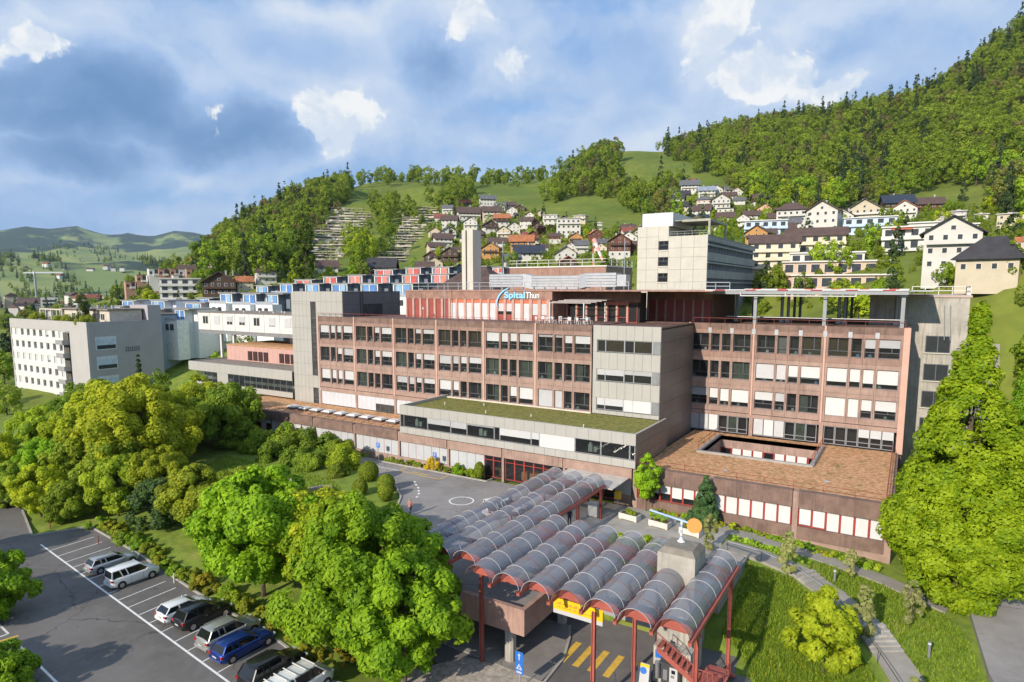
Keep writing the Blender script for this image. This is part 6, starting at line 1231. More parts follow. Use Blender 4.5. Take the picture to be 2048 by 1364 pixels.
def car(label, style, pc, x, y, rz, s=1., rails=True, z=LOTZ):
    """x axis forward; style gives key heights along the length"""
    L, W, H, hood, belt, glass_r, roof0, roof1, glass_f = {  # length, width, height, hood z, belt z, rear glass base x, roof start, roof end, windscreen base x
        'estate': (4.7, 1.8, 1.47, .92, .96, -2.20, -1.85, .15, 1.05), 'van': (4.4, 1.82, 1.82, 1.05, 1.10, -2.12, -2.00, .45, 1.25), 'hatch': (4.25, 1.8, 1.47, .95, .98, -2.0, -1.55, .15, 1.0),
        'suv': (4.6, 1.88, 1.70, 1.05, 1.08, -2.15, -1.75, .2, 1.1), 'bigsuv': (4.85, 1.95, 1.78, 1.10, 1.13, -2.25, -1.85, .25, 1.15), 'bus': (5.1, 1.95, 1.95, 1.15, 1.2, -2.5, -2.4, 1.0, 1.75), 'sedan': (4.6, 1.8, 1.43, .95, .97, -1.75, -1.0, .2, 1.05)}[style]
    t = thing('parked_car' if style not in ('van', 'bus') else 'parked_van', label, 'car' if style not in ('van', 'bus') else 'van', (x, y, z), rz, 'cars in the parking bays'); t.scale = (s, s, s); hw = W / 2; P = paint(pc, {'silver': (.48, .49, .50), 'white': (.78, .78, .77), 'black': (.012, .012, .014), 'blue': (.010, .045, .25), 'champagne': (.42, .42, .38)}[pc], .1 if pc in ('white', 'black') else .5)
    def sec(x, zt, zb, w0, w1):      # body below the belt
        return (x, [(-w0 * .96, zb), (-w0, zb + .18), (-w0, zt - .14), (-w1, zt), (0, zt + .035), (w1, zt), (w0, zt - .14), (w0, zb + .18), (w0 * .96, zb)])
    f, r = L / 2, -L / 2; tz = .2
    S = [sec(r, belt - .22, .42, hw * .80, hw * .74), sec(r + .10, belt - .04, .30, hw * .93, hw * .86), sec(r + .45, belt, tz, hw, hw * .93), sec(glass_f - .3, belt, tz, hw, hw * .93), sec(glass_f + .1, hood + .02, tz, hw, hw * .90), sec(f - .55, hood - .06, tz, hw * .98, hw * .84), sec(f - .15, hood - .20, .28, hw * .86, hw * .70), sec(f, hood - .36, .40, hw * .68, hw * .55)]
    V, F = loft(S, 0); b = rel('body', M().add(V, F), t, P, smooth=False)
    m = b.data; m.polygons.foreach_set('use_smooth', [True] * len(m.polygons)); 
    def cab(x, z, w_): return (x, [(-w_, belt - .02), (-w_ * .0 - w_, z * 1.0), (0, z + .03 if z > belt + .1 else z), (w_, z), (w_, belt - .02)])
    g0, g1 = belt - .03, H - .06; wt, wb = hw * .74, hw * .90
    # greenhouse: dark glass solid, then pillars and roof in body colour
    gv = [(glass_r, -wb, g0), (glass_r, wb, g0), (glass_f, wb, g0), (glass_f, -wb, g0), (roof0, -wt, g1), (roof0, wt, g1), (roof1, wt, g1), (roof1, -wt, g1)]
    rel('windows', M().add(gv, [(0, 1, 5, 4), (1, 2, 6, 5), (2, 3, 7, 6), (3, 0, 4, 7), (4, 5, 6, 7)]), t, chrome)
    rf = M().add([(roof0 - .08, -wt - .02, g1 - .03), (roof0 - .08, wt + .02, g1 - .03), (roof1 + .12, wt + .02, g1 - .04), (roof1 + .12, -wt - .02, g1 - .04), (roof0 + .1, -wt * .86, H), (roof0 + .1, wt * .86, H), (roof1 - .15, wt * .86, H), (roof1 - .15, -wt * .86, H), ], [(0, 1, 5, 4), (1, 2, 6, 5), (2, 3, 7, 6), (3, 0, 4, 7), (4, 5, 6, 7)])
    rel('roof', rf, t, P, smooth=True)
    pl = M()
    for sgn in (-1, 1):
        for u in ((glass_r, roof0), (glass_f, roof1), ((glass_r + glass_f) * .5 - .25, (roof0 + roof1) * .5 - .1)) + (((glass_r * .72 + glass_f * .28), roof0 * .72 + roof1 * .28 - .1),) * (style in ('van', 'bus', 'bigsuv', 'estate')):
            pl.bar((u[0], sgn * (wb + .008), g0), (u[1], sgn * (wt + .008), g1), .09, .07)
        if rails and style != 'van': pl.bar((roof0 + .15, sgn * wt * .9, H + .04), (roof1 - .2, sgn * wt * .9, H + .04), .05, .05)
        rel('mirror', M().box(glass_f - .42, glass_f - .25, min(sgn * (hw + .02), sgn * (hw + .2)), max(sgn * (hw + .02), sgn * (hw + .2)), belt, belt + .14), t, P)
        rel('tail_light', M().box(r + .0, r + .16, min(sgn * hw * .62, sgn * hw * .97), max(sgn * hw * .62, sgn * hw * .97), belt - .30, belt - .12), t, tail_red); rel('headlight', M().box(f - .32, f - .1, min(sgn * hw * .55, sgn * hw * .86), max(sgn * hw * .55, sgn * hw * .86), hood - .34, hood - .2), t, head_l)
        for xa in (f - .85, r + .85):
            rr_ = .33 if 'suv' not in style else .37; y0 = sgn * (hw - .21); y1 = sgn * (hw + .012)
            wl = rel('wheel', M().cyl((xa, y0, rr_), (xa, y1, rr_), rr_, 20), t, tyre_m); wr = M().cyl((xa, y1 - sgn * .02, rr_), (xa, y1 + sgn * .012, rr_), rr_ * .62, 16)
            rel('rim', wr, wl, alu); rel('wheel_arch', M().cyl((xa, sgn * (hw - .25), rr_ + .02), (xa, sgn * (hw + .004), rr_ + .02), rr_ * 1.17, 20), t, black_m)
        rel('door_handle', M().box(-.35, -.15, min(sgn * (hw + .0), sgn * (hw + .03)), max(sgn * hw, sgn * (hw + .03)), belt - .2, belt - .16), t, P if pc != 'black' else steel)
        rel('door_seam', M().box(-.52, -.505, min(sgn * hw, sgn * (hw + .004)), max(sgn * hw, sgn * (hw + .004)), .35, belt - .15).box(.55, .565, min(sgn * hw, sgn * (hw + .004)), max(sgn * hw, sgn * (hw + .004)), .35, belt - .15), t, black_m)
    rel('pillar_frame', pl, t, P if style != 'suv' else P)
    rel('bumper', M().box(r - .05, r + .12, -hw * .86, hw * .86, .36, .58), t, P if pc != 'black' else black_m); rel('number_plate', M().box(r - .065, r - .05, -.26, .26, .62, .73), t, white_m)
    if style == 'bus':
        for i in range(5): rel('roof_rack_bar', M().box(roof0 + .3 + i * .75, roof0 + .36 + i * .75, -wt, wt, H + .06, H + .11), t, white_p)
    return t
Q = R(90)
car('silver estate car with roof rails beside the white van', 'estate', 'silver', 19.5, -43.0, Q - .06, .93)
car('white high roofed van with side windows in the parking bay', 'van', 'white', 24.2, -43.6, Q - .06, .95, False)
car('white hatchback next to the black estate car', 'hatch', 'white', 33.9, -44.6, Q - .05, .93, False)
car('black car in the tree shade next to the white hatchback', 'suv', 'black', 36.2, -44.4, Q - .05, .92)
car('champagne grey four wheel drive car next to the blue car', 'bigsuv', 'champagne', 40.4, -45.0, Q - .05, .93)
car('dark blue car beside the champagne grey one', 'estate', 'blue', 42.7, -45.4, Q - .05, .95)
car('black off road car with white rear writing at the frame edge', 'bigsuv', 'black', 47.2, -46.3, Q - .04, .95)
car('white minibus with roof rack bars at the frame edge', 'bus', 'white', 50.2, -46.8, Q - .03, .95, False)
car('white car showing only its roof behind the corner leaves', 'sedan', 'white', 28.6, -56.2, R(178), 1.0, False)
car('white car in the far lane seen through the trees', 'hatch', 'white', -34.5, -26, R(20), 1., False, -3.9)
car('white delivery van waiting by the canopy on the forecourt', 'van', 'white', 48.9, -19.6, R(60), 1.0, False, .02)

# ------------------------------------------------------------------ people
skin_m = mat('skin', (.52, .31, .22), .6, .05); hair_m = mat('grey_hair', (.30, .26, .22), .8)
def person(x, y, rz, label, top_c, leg_c, step=.22):
    """one continuous figure grown from a joint skeleton, mid stride, with clothing colours by height"""
    J = {'pel': (0, 0, .95, .15), 'sp': (0, .01, 1.2, .15), 'ch': (0, 0, 1.38, .17), 'nk': (0, .02, 1.52, .06), 'hd': (0, .04, 1.62, .09), 'tp': (0, .04, 1.73, .085)}; E = [('pel', 'sp'), ('sp', 'ch'), ('ch', 'nk'), ('nk', 'hd'), ('hd', 'tp')]
    for s in (-1, 1):
        a = 'lr'[s > 0]; f = step * s
        J.update({'hip' + a: (.10 * s, 0, .90, .10), 'kn' + a: (.11 * s, f * .6, .50, .07), 'an' + a: (.11 * s, f, .09, .045), 'to' + a: (.12 * s, f + .17, .035, .04), 'sh' + a: (.20 * s, 0, 1.43, .065), 'el' + a: (.25 * s, -f * .35, 1.14, .048), 'wr' + a: (.24 * s, -f * .1 + .1, .90, .034), 'hn' + a: (.24 * s, -f * .1 + .14, .82, .04)})
        E += [('pel', 'hip' + a), ('hip' + a, 'kn' + a), ('kn' + a, 'an' + a), ('an' + a, 'to' + a), ('ch', 'sh' + a), ('sh' + a, 'el' + a), ('el' + a, 'wr' + a), ('wr' + a, 'hn' + a)]
    k = list(J); me = bpy.data.meshes.new('body'); me.from_pydata([J[q][:3] for q in k], [(k.index(a), k.index(b)) for a, b in E], []); o = bpy.data.objects.new('body', me); COL.objects.link(o)
    sm = o.modifiers.new('skin', 'SKIN'); sv = me.skin_vertices[0].data
    for i, q in enumerate(k): sv[i].radius = (J[q][3], J[q][3] * (.75 if q in ('pel', 'sp', 'ch') else 1)); sv[i].use_root = q == 'pel'
    ss = o.modifiers.new('sub', 'SUBSURF'); ss.levels = 1; ss.render_levels = 1; bpy.context.view_layer.update()
    m2 = bpy.data.meshes.new_from_object(o.evaluated_get(bpy.context.evaluated_depsgraph_get())); bpy.data.objects.remove(o); m2.materials.clear()
    for q in (mat('shirt_' + label[-6:].strip(), top_c, .85), mat('trousers_' + label[-6:].strip(), leg_c, .85), skin_m, black_m): m2.materials.append(q)
    for p in m2.polygons:
        c = p.center; p.material_index = 3 if c.z < .1 else (2 if c.z > 1.5 or (abs(c.x) > .17 and c.z < .95 and c.z > .7) else (0 if c.z > .96 else 1)); p.use_smooth = True
    t = thing('person', label, 'person', (x, y, h1(x, y) if y < -30 else .015), rz); rel('body', m2, t)
    rel('hair', M().lathe([(.0, 1.80), (.06, 1.79), (.098, 1.73), (.10, 1.66), (.085, 1.62)], 12, (0, .025)), t, hair_m, smooth=True)
    rel('face', M().box(-.05, -.02, .118, .13, 1.665, 1.68).box(.02, .05, .118, .13, 1.665, 1.68).box(-.012, .012, .12, .148, 1.62, 1.655).box(-.03, .03, .118, .127, 1.585, 1.595), t, mat('face_detail', (.25, .12, .09), .6))
person(40.9, -24.9, R(60), 'person in a salmon pink top walking across the forecourt', (.60, .27, .22), (.10, .10, .13)); person(55.8, -18.9, R(200), 'person in dark clothes standing beside a canopy post', (.03, .035, .06), (.025, .03, .05), .12)
one('advert_cabinet', M().box(56.2, 57.2, -15.6, -15.3, .1, 1.5).box(56.25, 57.15, -15.62, -15.6, .2, 1.4).box(56.3, 56.4, -15.55, -15.35, 0, .1).box(57.0, 57.1, -15.55, -15.35, 0, .1), white_p, 'white notice cabinet standing under the canopy near its end', 'cabinet')
# ------------------------------------------------------------------ hillside village
WALL = {'white': (.60, .58, .535), 'cream': (.56, .485, .36), 'wood': (.085, .05, .035), 'redwood': (.16, .06, .04), 'ochre': (.48, .25, .08), 'pink': (.62, .48, .43), 'peach': (.68, .42, .24), 'yellow': (.72, .45, .05), 'grey': (.42, .40, .40)}
ROOF = {'red': (.26, .075, .05), 'brown': (.105, .065, .052), 'grey': (.13, .13, .135), 'dark': (.045, .042, .045), 'orange': (.42, .15, .06), 'solar': (.022, .026, .04), 'blue': (.26, .30, .36), 'white': (.55, .53, .50)}
WM = {k: mat('house_wall_' + k, c, .85, .06, .4) for k, c in WALL.items()}; RM = {k: mat('house_roof_' + k, c, .8 if k != 'solar' else .25, .2, .6, fine=.25) for k, c in ROOF.items()}
win_d = mat('house_window', (.05, .055, .06), .12, .2); eave_m = mat('eaves_white', (.6, .55, .48), .8); green_sh = mat('green_shutter', (.05, .16, .08), .7); wood_m = WM['wood']
WINM = M().box(-.5, .5, -.06, .02, 0, 1.15).mesh('window', [white_p]); WPAN = M().box(-.4, .4, -.075, -.06, .08, 1.07).mesh('pane', [win_d])
def house(x, y, w_, style, wall, roof, st, label, rot=None, deep=None, name='house', tall=.3):
    z = h1(x, y) - .6; dx, dy = CAM[0] - x, CAM[1] - y; rnd = random.Random(int(x * 7 + y * 13)); rz = (math.atan2(dy, dx) + R(90) + R(rnd.uniform(-16, 16))) if rot is None else rot
    t = thing(name, label, 'house', (x, y, z), rz); d = deep or w_ * rnd.uniform(.8, 1.0); sh = max(1.7, min(2.8, w_ * .27)); H = .6 + st * sh; h = w_ / 2
    wm = WM[wall]
    if st > 1 and wall in ('wood', 'redwood') and rnd.random() < .6: rel('base_wall', M().box(-h, h, -d / 2, d / 2, -3, .6 + sh), t, WM['white']); rel('wall', M().box(-h - .05, h + .05, -d / 2 - .05, d / 2 + .05, .6 + sh, H), t, wm)
    else: rel('wall', M().box(-h, h, -d / 2, d / 2, -3, H), t, wm)
    e = .09 * w_; k = .36
    if style == 'g':
        rh = (h + e) * .62; y0, y1 = -d / 2 - e, d / 2 + e * .6; th = .22
        rel('gable_wall', M().ext([(-h, H), (h, H), (0, H + h * .6)], -d / 2 + .02, d / 2 - .02), t, wm)
        for s in (-1, 1): rel('roof', M().add([(s * (h + e), y0, H - e * .62), (0, y0, H + rh - e * .62 + .1), (0, y1, H + rh - e * .62 + .1), (s * (h + e), y1, H - e * .62), (s * (h + e), y0, H - e * .62 - th), (0, y0, H + rh - e * .62 + .1 - th), (0, y1, H + rh - e * .62 + .1 - th), (s * (h + e), y1, H - e * .62 - th)], [(0, 1, 2, 3), (4, 7, 6, 5), (0, 4, 5, 1), (2, 6, 7, 3), (0, 3, 7, 4)]), t, RM[roof])
    elif style == 's':
        rh = (d / 2 + e) * .62; x0, x1 = -h - e, h + e; th = .22
        rel('gable_wall', M().extx([(-d / 2, H), (d / 2, H), (0, H + d / 2 * .6)], -h + .02, h - .02), t, wm)
        for s in (-1, 1): rel('roof', M().add([(x0, s * (d / 2 + e), H - e * .62), (x0, 0, H + rh - e * .62 + .1), (x1, 0, H + rh - e * .62 + .1), (x1, s * (d / 2 + e), H - e * .62), (x0, s * (d / 2 + e), H - e * .62 - th), (x0, 0, H + rh - e * .62 + .1 - th), (x1, 0, H + rh - e * .62 + .1 - th), (x1, s * (d / 2 + e), H - e * .62 - th)], [(0, 1, 2, 3), (4, 7, 6, 5), (0, 4, 5, 1), (2, 6, 7, 3), (0, 3, 7, 4)]), t, RM[roof])
    elif style == 'h':
        rel('roof', M().add([(-h - e, -d / 2 - e, H), (h + e, -d / 2 - e, H), (h + e, d / 2 + e, H), (-h - e, d / 2 + e, H), (-h * .35, 0, H + w_ * tall), (h * .35, 0, H + w_ * tall)], [(0, 1, 5, 4), (1, 2, 5), (2, 3, 4, 5), (3, 0, 4), (0, 3, 2, 1)]), t, RM[roof])
    else: rel('roof', M().box(-h - .4, h + .4, -d / 2 - .6, d / 2 + .4, H, H + .3), t, RM[roof]); rel('roof_box', M().box(-h * .3, h * .2, -.5, 1.5, H + .3, H + .9), t, WM['grey'])
    n = max(2, int(w_ / 2.3)); sc_ = sh / 2.7
    for f in range(st):
        for i in range(n):
            p = rel('window', WINM, t, None, (-h + w_ * (i + .5) / n, -d / 2 - (.06 if wall in ('wood', 'redwood') else .0), .6 + f * sh + .8 * sc_)); p.scale = (1.25 * sc_ if style == 'f' else sc_, 1, sc_)
            rel('pane', WPAN, p)
        for i in range(2): p = rel('window', WINM, t, None, (h + .01, -d / 4 + i * d / 2, .6 + f * sh + .8 * sc_)); p.rotation_euler[2] = R(90); p.scale = (sc_, 1, sc_); rel('pane', WPAN, p)
    if style == 'g' and st > 1: p = rel('window', WINM, t, None, (0, -d / 2 - .02, H + .15)); p.scale = (sc_, 1, sc_ * .8); rel('pane', WPAN, p)
    if st > 1 and rnd.random() < .7: b = rel('balcony', M().box(-h * .9, h * .9, -d / 2 - 1.1, -d / 2 - .08, .6 + (st - 1) * sh - .1, .6 + (st - 1) * sh + .05).box(-h * .9, h * .9, -d / 2 - 1.12, -d / 2 - 1.02, .6 + (st - 1) * sh, .6 + (st - 1) * sh + .75), t, wood_m if wall in ('wood', 'redwood', 'ochre') else WM['white'])
    if style in 'gsh': c = rel('chimney', M().box(-.3, .3, .5, 1.1, H + w_ * .1, H + w_ * .34).box(-.38, .38, .42, 1.18, H + w_ * .34, H + w_ * .36), t, WM['grey']); c.location.x = h * rnd.uniform(-.5, .5)
    return t
for ln in """-228,357,8.0,s,wood,red,1,dark timber cottage with a rust red roof, highest house below the meadow scar
-206,355,12.0,s,white,grey,2,white house with grey roof and timber gable below the dark hillside trees
-183,351,9.6,s,wood,brown,1,low brown barn on the slope beside a second barn
-166,340,7.3,g,wood,grey,1,greyish brown barn with a steep dark roof on the green slope
-176,288,14.8,s,white,brown,2,long white house with brown roof and a full width balcony
-158,289,11.8,s,cream,brown,2,cream stone house with dark roof beside the orange roofed chalet
-179,271,10.0,s,white,brown,2,white house with a broad glass front under a dark roof
-156,263,8.7,g,white,brown,2,white chalet with wide brown gable just above the chimney top
-139,272,9.1,s,wood,orange,2,dark timber chalet with bright orange tiled roof
-137,255,8.0,g,wood,brown,2,dark brown timber chalet with an orange awning
-117,251,6.9,g,white,brown,2,white gabled house with red shutters among garden trees
-157,240,8.4,g,white,brown,2,white gabled house with two stacked balconies, up from the flat roofed house
-131,237,5.0,g,wood,dark,2,almost black timber chalet close beside the chimney
-112,233,7.7,g,cream,brown,2,cream gabled house with brown tiles behind the antenna mast
-83,213,7.4,g,redwood,brown,2,red timber chalet with white ground floor and big gable window
-140,213,9.5,s,white,brown,2,white house with wide blue windows and a shallow brown roof
-100,207,8.5,s,white,brown,1,white bungalow with long brown roof below the cream gabled house
-126,189,7.8,s,cream,brown,2,cream house with shallow brown roof and balcony row above the garages
-114,192,4.0,s,cream,brown,1,small cream house with one large blue window next to the chimney
-85,179,8.0,g,ochre,dark,2,orange plastered house with dark overhanging roof
-75,190,10.3,s,ochre,orange,2,yellow ochre house with bright orange tiled roof
-64,178,11.8,s,white,solar,1,long low building roofed with black solar panels
-100,168,7.7,g,wood,brown,2,brown timber chalet behind the red fronted terraces
-67,195,5.3,s,white,brown,1,small white house with dull brown roof above the solar roof
-109,281,8.9,f,white,white,2,white flat roofed villa under the open meadow with a yellow wall
-71,215,5.6,s,redwood,brown,2,dark red timber house with white window frames
-91,286,7.3,f,cream,white,2,cream flat roofed villa with red and yellow balconies
-75,238,12.5,f,white,white,3,wide white modern house with three glazed storeys
-57,211,6.5,g,ochre,brown,2,orange timber chalet with brown gable and flower balcony
-54,226,5.6,g,redwood,orange,2,orange brown chalet with stacked gables left of the poplar
-49,188,4.7,g,white,brown,2,white gabled house with brown roof near the windsock
-44,189,6.0,s,white,grey,2,white house with grey tiled roof and two dormers
-39,202,5.9,s,ochre,grey,1,orange house with wide blue grey roof below the spruce
-30,180,5.4,g,cream,brown,2,cream gabled house behind the windsock
-19,173,8.3,g,redwood,brown,3,large brown chalet with green shutters beside the white tower
-46,178,8.6,g,white,brown,1,low white gabled garage behind the rooftop railing
-16,179,4.3,s,redwood,brown,2,brown roofed house tucked against the white tower
-70,267,2.5,f,white,white,2,narrow white flat roofed house behind the poplar
-78,460,9.9,s,cream,red,1,small cream house with reddish roof, topmost of the village
-68,429,13.2,s,white,grey,2,white house with slate grey roof and dormer windows near the top of the village
-56,439,5.9,f,white,grey,1,small grey flat roofed cabin below the upper meadow
-65,401,10.2,s,wood,dark,1,dark brown barn under the tall firs
-43,385,11.0,s,white,blue,2,white house with pale blue grey roof in the upper village
-39,394,8.9,g,white,brown,2,white gabled house with row of dark windows in the upper village
-29,401,11.6,s,white,grey,1,long grey roofed house at the forest edge
-24,369,8.8,s,white,brown,1,white house with brown roof below the long grey roofed house
-13,351,6.8,s,white,grey,1,white house with light grey roof beside a copper beech
-55,358,9.4,s,white,dark,2,white house with dark blue roof and solar panels above the white tower
-31,338,9.1,h,pink,grey,2,pale pink house with grey mansard roof
-20,333,10.4,g,white,brown,2,white chalet with green balconies and wide brown gable
2,340,9.9,s,wood,brown,2,timber chalet with long brown roof at the forest edge
12,297,7.5,g,peach,brown,2,peach coloured gabled house with orange balcony
-39,317,10.0,s,cream,dark,2,cream house with huge dark ribbed roof next to the white tower box
-26,315,10.1,s,white,brown,1,house with plain brown tiled roof above the solar roofed one
-17,278,8.8,s,cream,solar,1,cream house with a roof of dark solar panels behind the rooftop frame
-3,277,8.6,s,white,brown,1,white house under a large brown roof with one skylight
-13,318,8.9,f,white,solar,1,low building topped with blue solar panels
9,282,8.6,s,white,brown,1,white house with wide brown roof left of the peach coloured house
11,256,6.2,g,white,brown,2,white and brown chalet with carved gable above the pale blue block
17,230,5.4,g,wood,brown,1,small timber chalet partly hidden by the pale blue block
36,165,7.3,g,ochre,brown,2,orange timber chalet with pale blue shutters
36,179,6.0,s,wood,brown,1,brown roofed shed behind the orange timber chalet
35,238,11.8,h,white,brown,3,big white three storey house with brown hipped roof
53,196,10.6,g,white,brown,3,big white house with green shutters and brown half hipped roof
56,238,8.3,g,white,brown,2,white gabled house with brown roof next to the green shuttered one
63,253,12.7,g,cream,grey,2,cream house with grey roof and arched balcony
59,291,8.7,g,wood,dark,1,black timbered house with small white windows under the meadow
50,175,4.8,g,wood,dark,1,dark cottage with red shutters behind the beige block
57,174,4.1,g,white,brown,1,small white gabled house behind the birch
74,273,11.6,s,wood,solar,2,dark house with black solar roof below the bright meadow
78,250,9.3,g,white,orange,2,white gabled house with orange roof edge
73,251,3.0,s,yellow,brown,1,bright yellow little house
86,288,11.4,s,redwood,brown,1,red brown chalet with wide roof on the bright meadow
92,225,7.4,g,cream,dark,1,cream gabled house with dark roof behind the conifer
96,235,5.5,f,grey,white,2,grey cube shaped flat roofed house
103,235,4.4,f,white,white,1,white flat roofed house half hidden in the trees
110,210,7.6,f,cream,white,2,cream terraced house front among the trees at the hillside edge
99,77,2.1,s,cream,orange,1,cream house with orange tiled roof beside the slate roofed house
-241,138,6.3,s,white,brown,2,white house with steep brown roof behind the dark column tree
-232,144,8.0,s,wood,brown,2,brown roofed timber house above the copper shrub
-160,90,6.1,s,white,brown,1,white house with long sloping brown roof
-167,105,6.5,f,white,white,2,white house with stepped roof terraces
-218,150,8.4,g,white,dark,2,white house with dark gable and balcony parapets
-139,96,7.5,h,white,brown,2,white house with brown hipped roof and white dormers
-140,87,5.8,s,cream,orange,2,cream house with bright orange roof behind the blue terraces
-145,80,11.5,g,wood,brown,2,large dark timber chalet with rust coloured eaves
-260,129,8.5,s,white,brown,1,low white house with brown roof behind the white modern villa
-244,127,6.2,s,white,brown,1,low house with greyish brown roof beside the dark column tree
-135,125,8.3,s,white,brown,1,white bungalow with brown roof and two chimneys
-112,135,11.1,s,wood,dark,1,dark roofed farmhouse with a steep cross gable behind the red fronted terraces
-284,152,9,s,wood,brown,1,brown chalet alone on the slope behind the round maple
-156,31,8.5,s,cream,orange,2,house with a large orange tiled roof behind the grey apartment block""".split('\n'):
    a = ln.split(',', 7); house(float(a[0]), float(a[1]), float(a[2]), a[3], a[4], a[5], int(a[6]), a[7])
# ------------------------------------------------------------------ larger buildings behind the hospital
def slab_house(name, label, x, y, w_, d, st, wall, roofm, rz=None, sh=2.8, glass=.6, z=None, n=None, aw=None, base=8):
    z = (h1(x, y) - .3) if z is None else z; rz = math.atan2(CAM[1] - y, CAM[0] - x) + R(90) if rz is None else rz
    t = thing(name, label, 'building', (x, y, z), rz); h = w_ / 2; H = st * sh; n = n or max(3, int(w_ / 3))
    rel('wall', M().box(-h, h, -d / 2, d / 2, -base, H), t, wall)
    for f in range(st):
        rel('floor_edge', M().box(-h - .15, h + .15, -d / 2 - .9, -d / 2, f * sh - .25, f * sh + .75 if f else f * sh), t, wall)
        for i in range(n):
            a = -h + w_ * (i + .5 - glass / 2) / n; b = -h + w_ * (i + .5 + glass / 2) / n
            p = rel('window', M().box(a, b, -d / 2 - .05, -d / 2 + .02, f * sh + .5, f * sh + sh * .86), t, white_p); rel('pane', M().box(a + .1, b - .1, -d / 2 - .07, -d / 2 - .05, f * sh + .6, f * sh + sh * .86 - .1), p, win_d)
    if aw:
        for i, (a, b, f) in enumerate(aw): rel('awning', M().add([(-h + w_ * a, -d / 2, f * sh - .15), (-h + w_ * b, -d / 2, f * sh - .15), (-h + w_ * b, -d / 2 - 1.6, f * sh - .65), (-h + w_ * a, -d / 2 - 1.6, f * sh - .65)], [(0, 1, 2, 3)]), t, orange_m)
    if roofm in ('flat', 'flatw'): rel('roof', M().box(-h - .3, h + .3, -d / 2 - .6, d / 2 + .3, H, H + .35), t, gravel_roof if roofm == 'flat' else white_p)
    else: rel('roof', M().extx([(-d / 2 - .8, H - .1), (d / 2 + .8, H - .1), (0, H + d * .34)], -h - .7, h + .7), t, RM[roofm])
    return t
pb = mat('pale_blue_plaster', (.50, .62, .78), .8, .04, .4); be = mat('beige_wall', (.68, .61, .46), .85, .05, .4); tn = mat('tan_parapet', (.58, .43, .33), .85, .05, .4)
slab_house('blue_villa', 'long pale blue flat roofed building above the beige block', 33.6, 189, 15, 8, 2, pb, 'flatw'); slab_house('blue_villa', 'pale blue and white long house above the big round tree', 68.1, 193, 16.5, 8, 2, pb, 'flatw')
slab_house('beige_block', 'beige three storey block with long brown roof beside the white tower', 47.3, 130.5, 13, 8, 3, be, 'brown', sh=2.4, glass=.45); slab_house('beige_block', 'beige block with brown roof behind the birch tree', 56.7, 143, 16, 8, 2, be, 'brown', sh=2.5, glass=.5)
slab_house('modern_villa', 'white modern villa with terraces behind the blue row houses', -167.9, 77.6, 14.5, 10, 3, white_p, 'flatw', sh=2.6)
slab_house('terrace_villa', 'white penthouse level above the orange awnings', 87.2, 150, 13.5, 7, 1, white_p, 'flatw', z=38.2, sh=3.0); slab_house('terrace_villa', 'wide white apartment terraces with orange awnings', 85.2, 133.5, 21, 9, 2, white_p, 'flatw', sh=3.0, aw=[(.1, .33, 2), (.55, .78, 2), (.8, .99, 1)])
slab_house('terraced_home', 'upper tan and white terraced home with glass front', 65.1, 116, 25, 8, 1, tn, 'flatw', z=26.3, sh=3.2, glass=.7); slab_house('terraced_home', 'lower tan and white terraced home behind the helipad', 70.8, 104, 28, 8, 1, tn, 'flatw', z=22.6, sh=3.2, glass=.75)
slab_house('terraced_home', 'white recessed storey between the two tan terraces', 62, 124, 18, 6, 1, white_p, 'flatw', z=29.6, sh=2.6, glass=.7)
house(88.8, 85.4, 9.4, 'g', 'white', 'dark', 3, 'big white house with dark half hipped roof near the slate roofed one', deep=10); house(94.6, 73.1, 9.2, 'h', 'cream', 'dark', 1, 'cream house under a huge dark slate roof', deep=9, tall=.46)
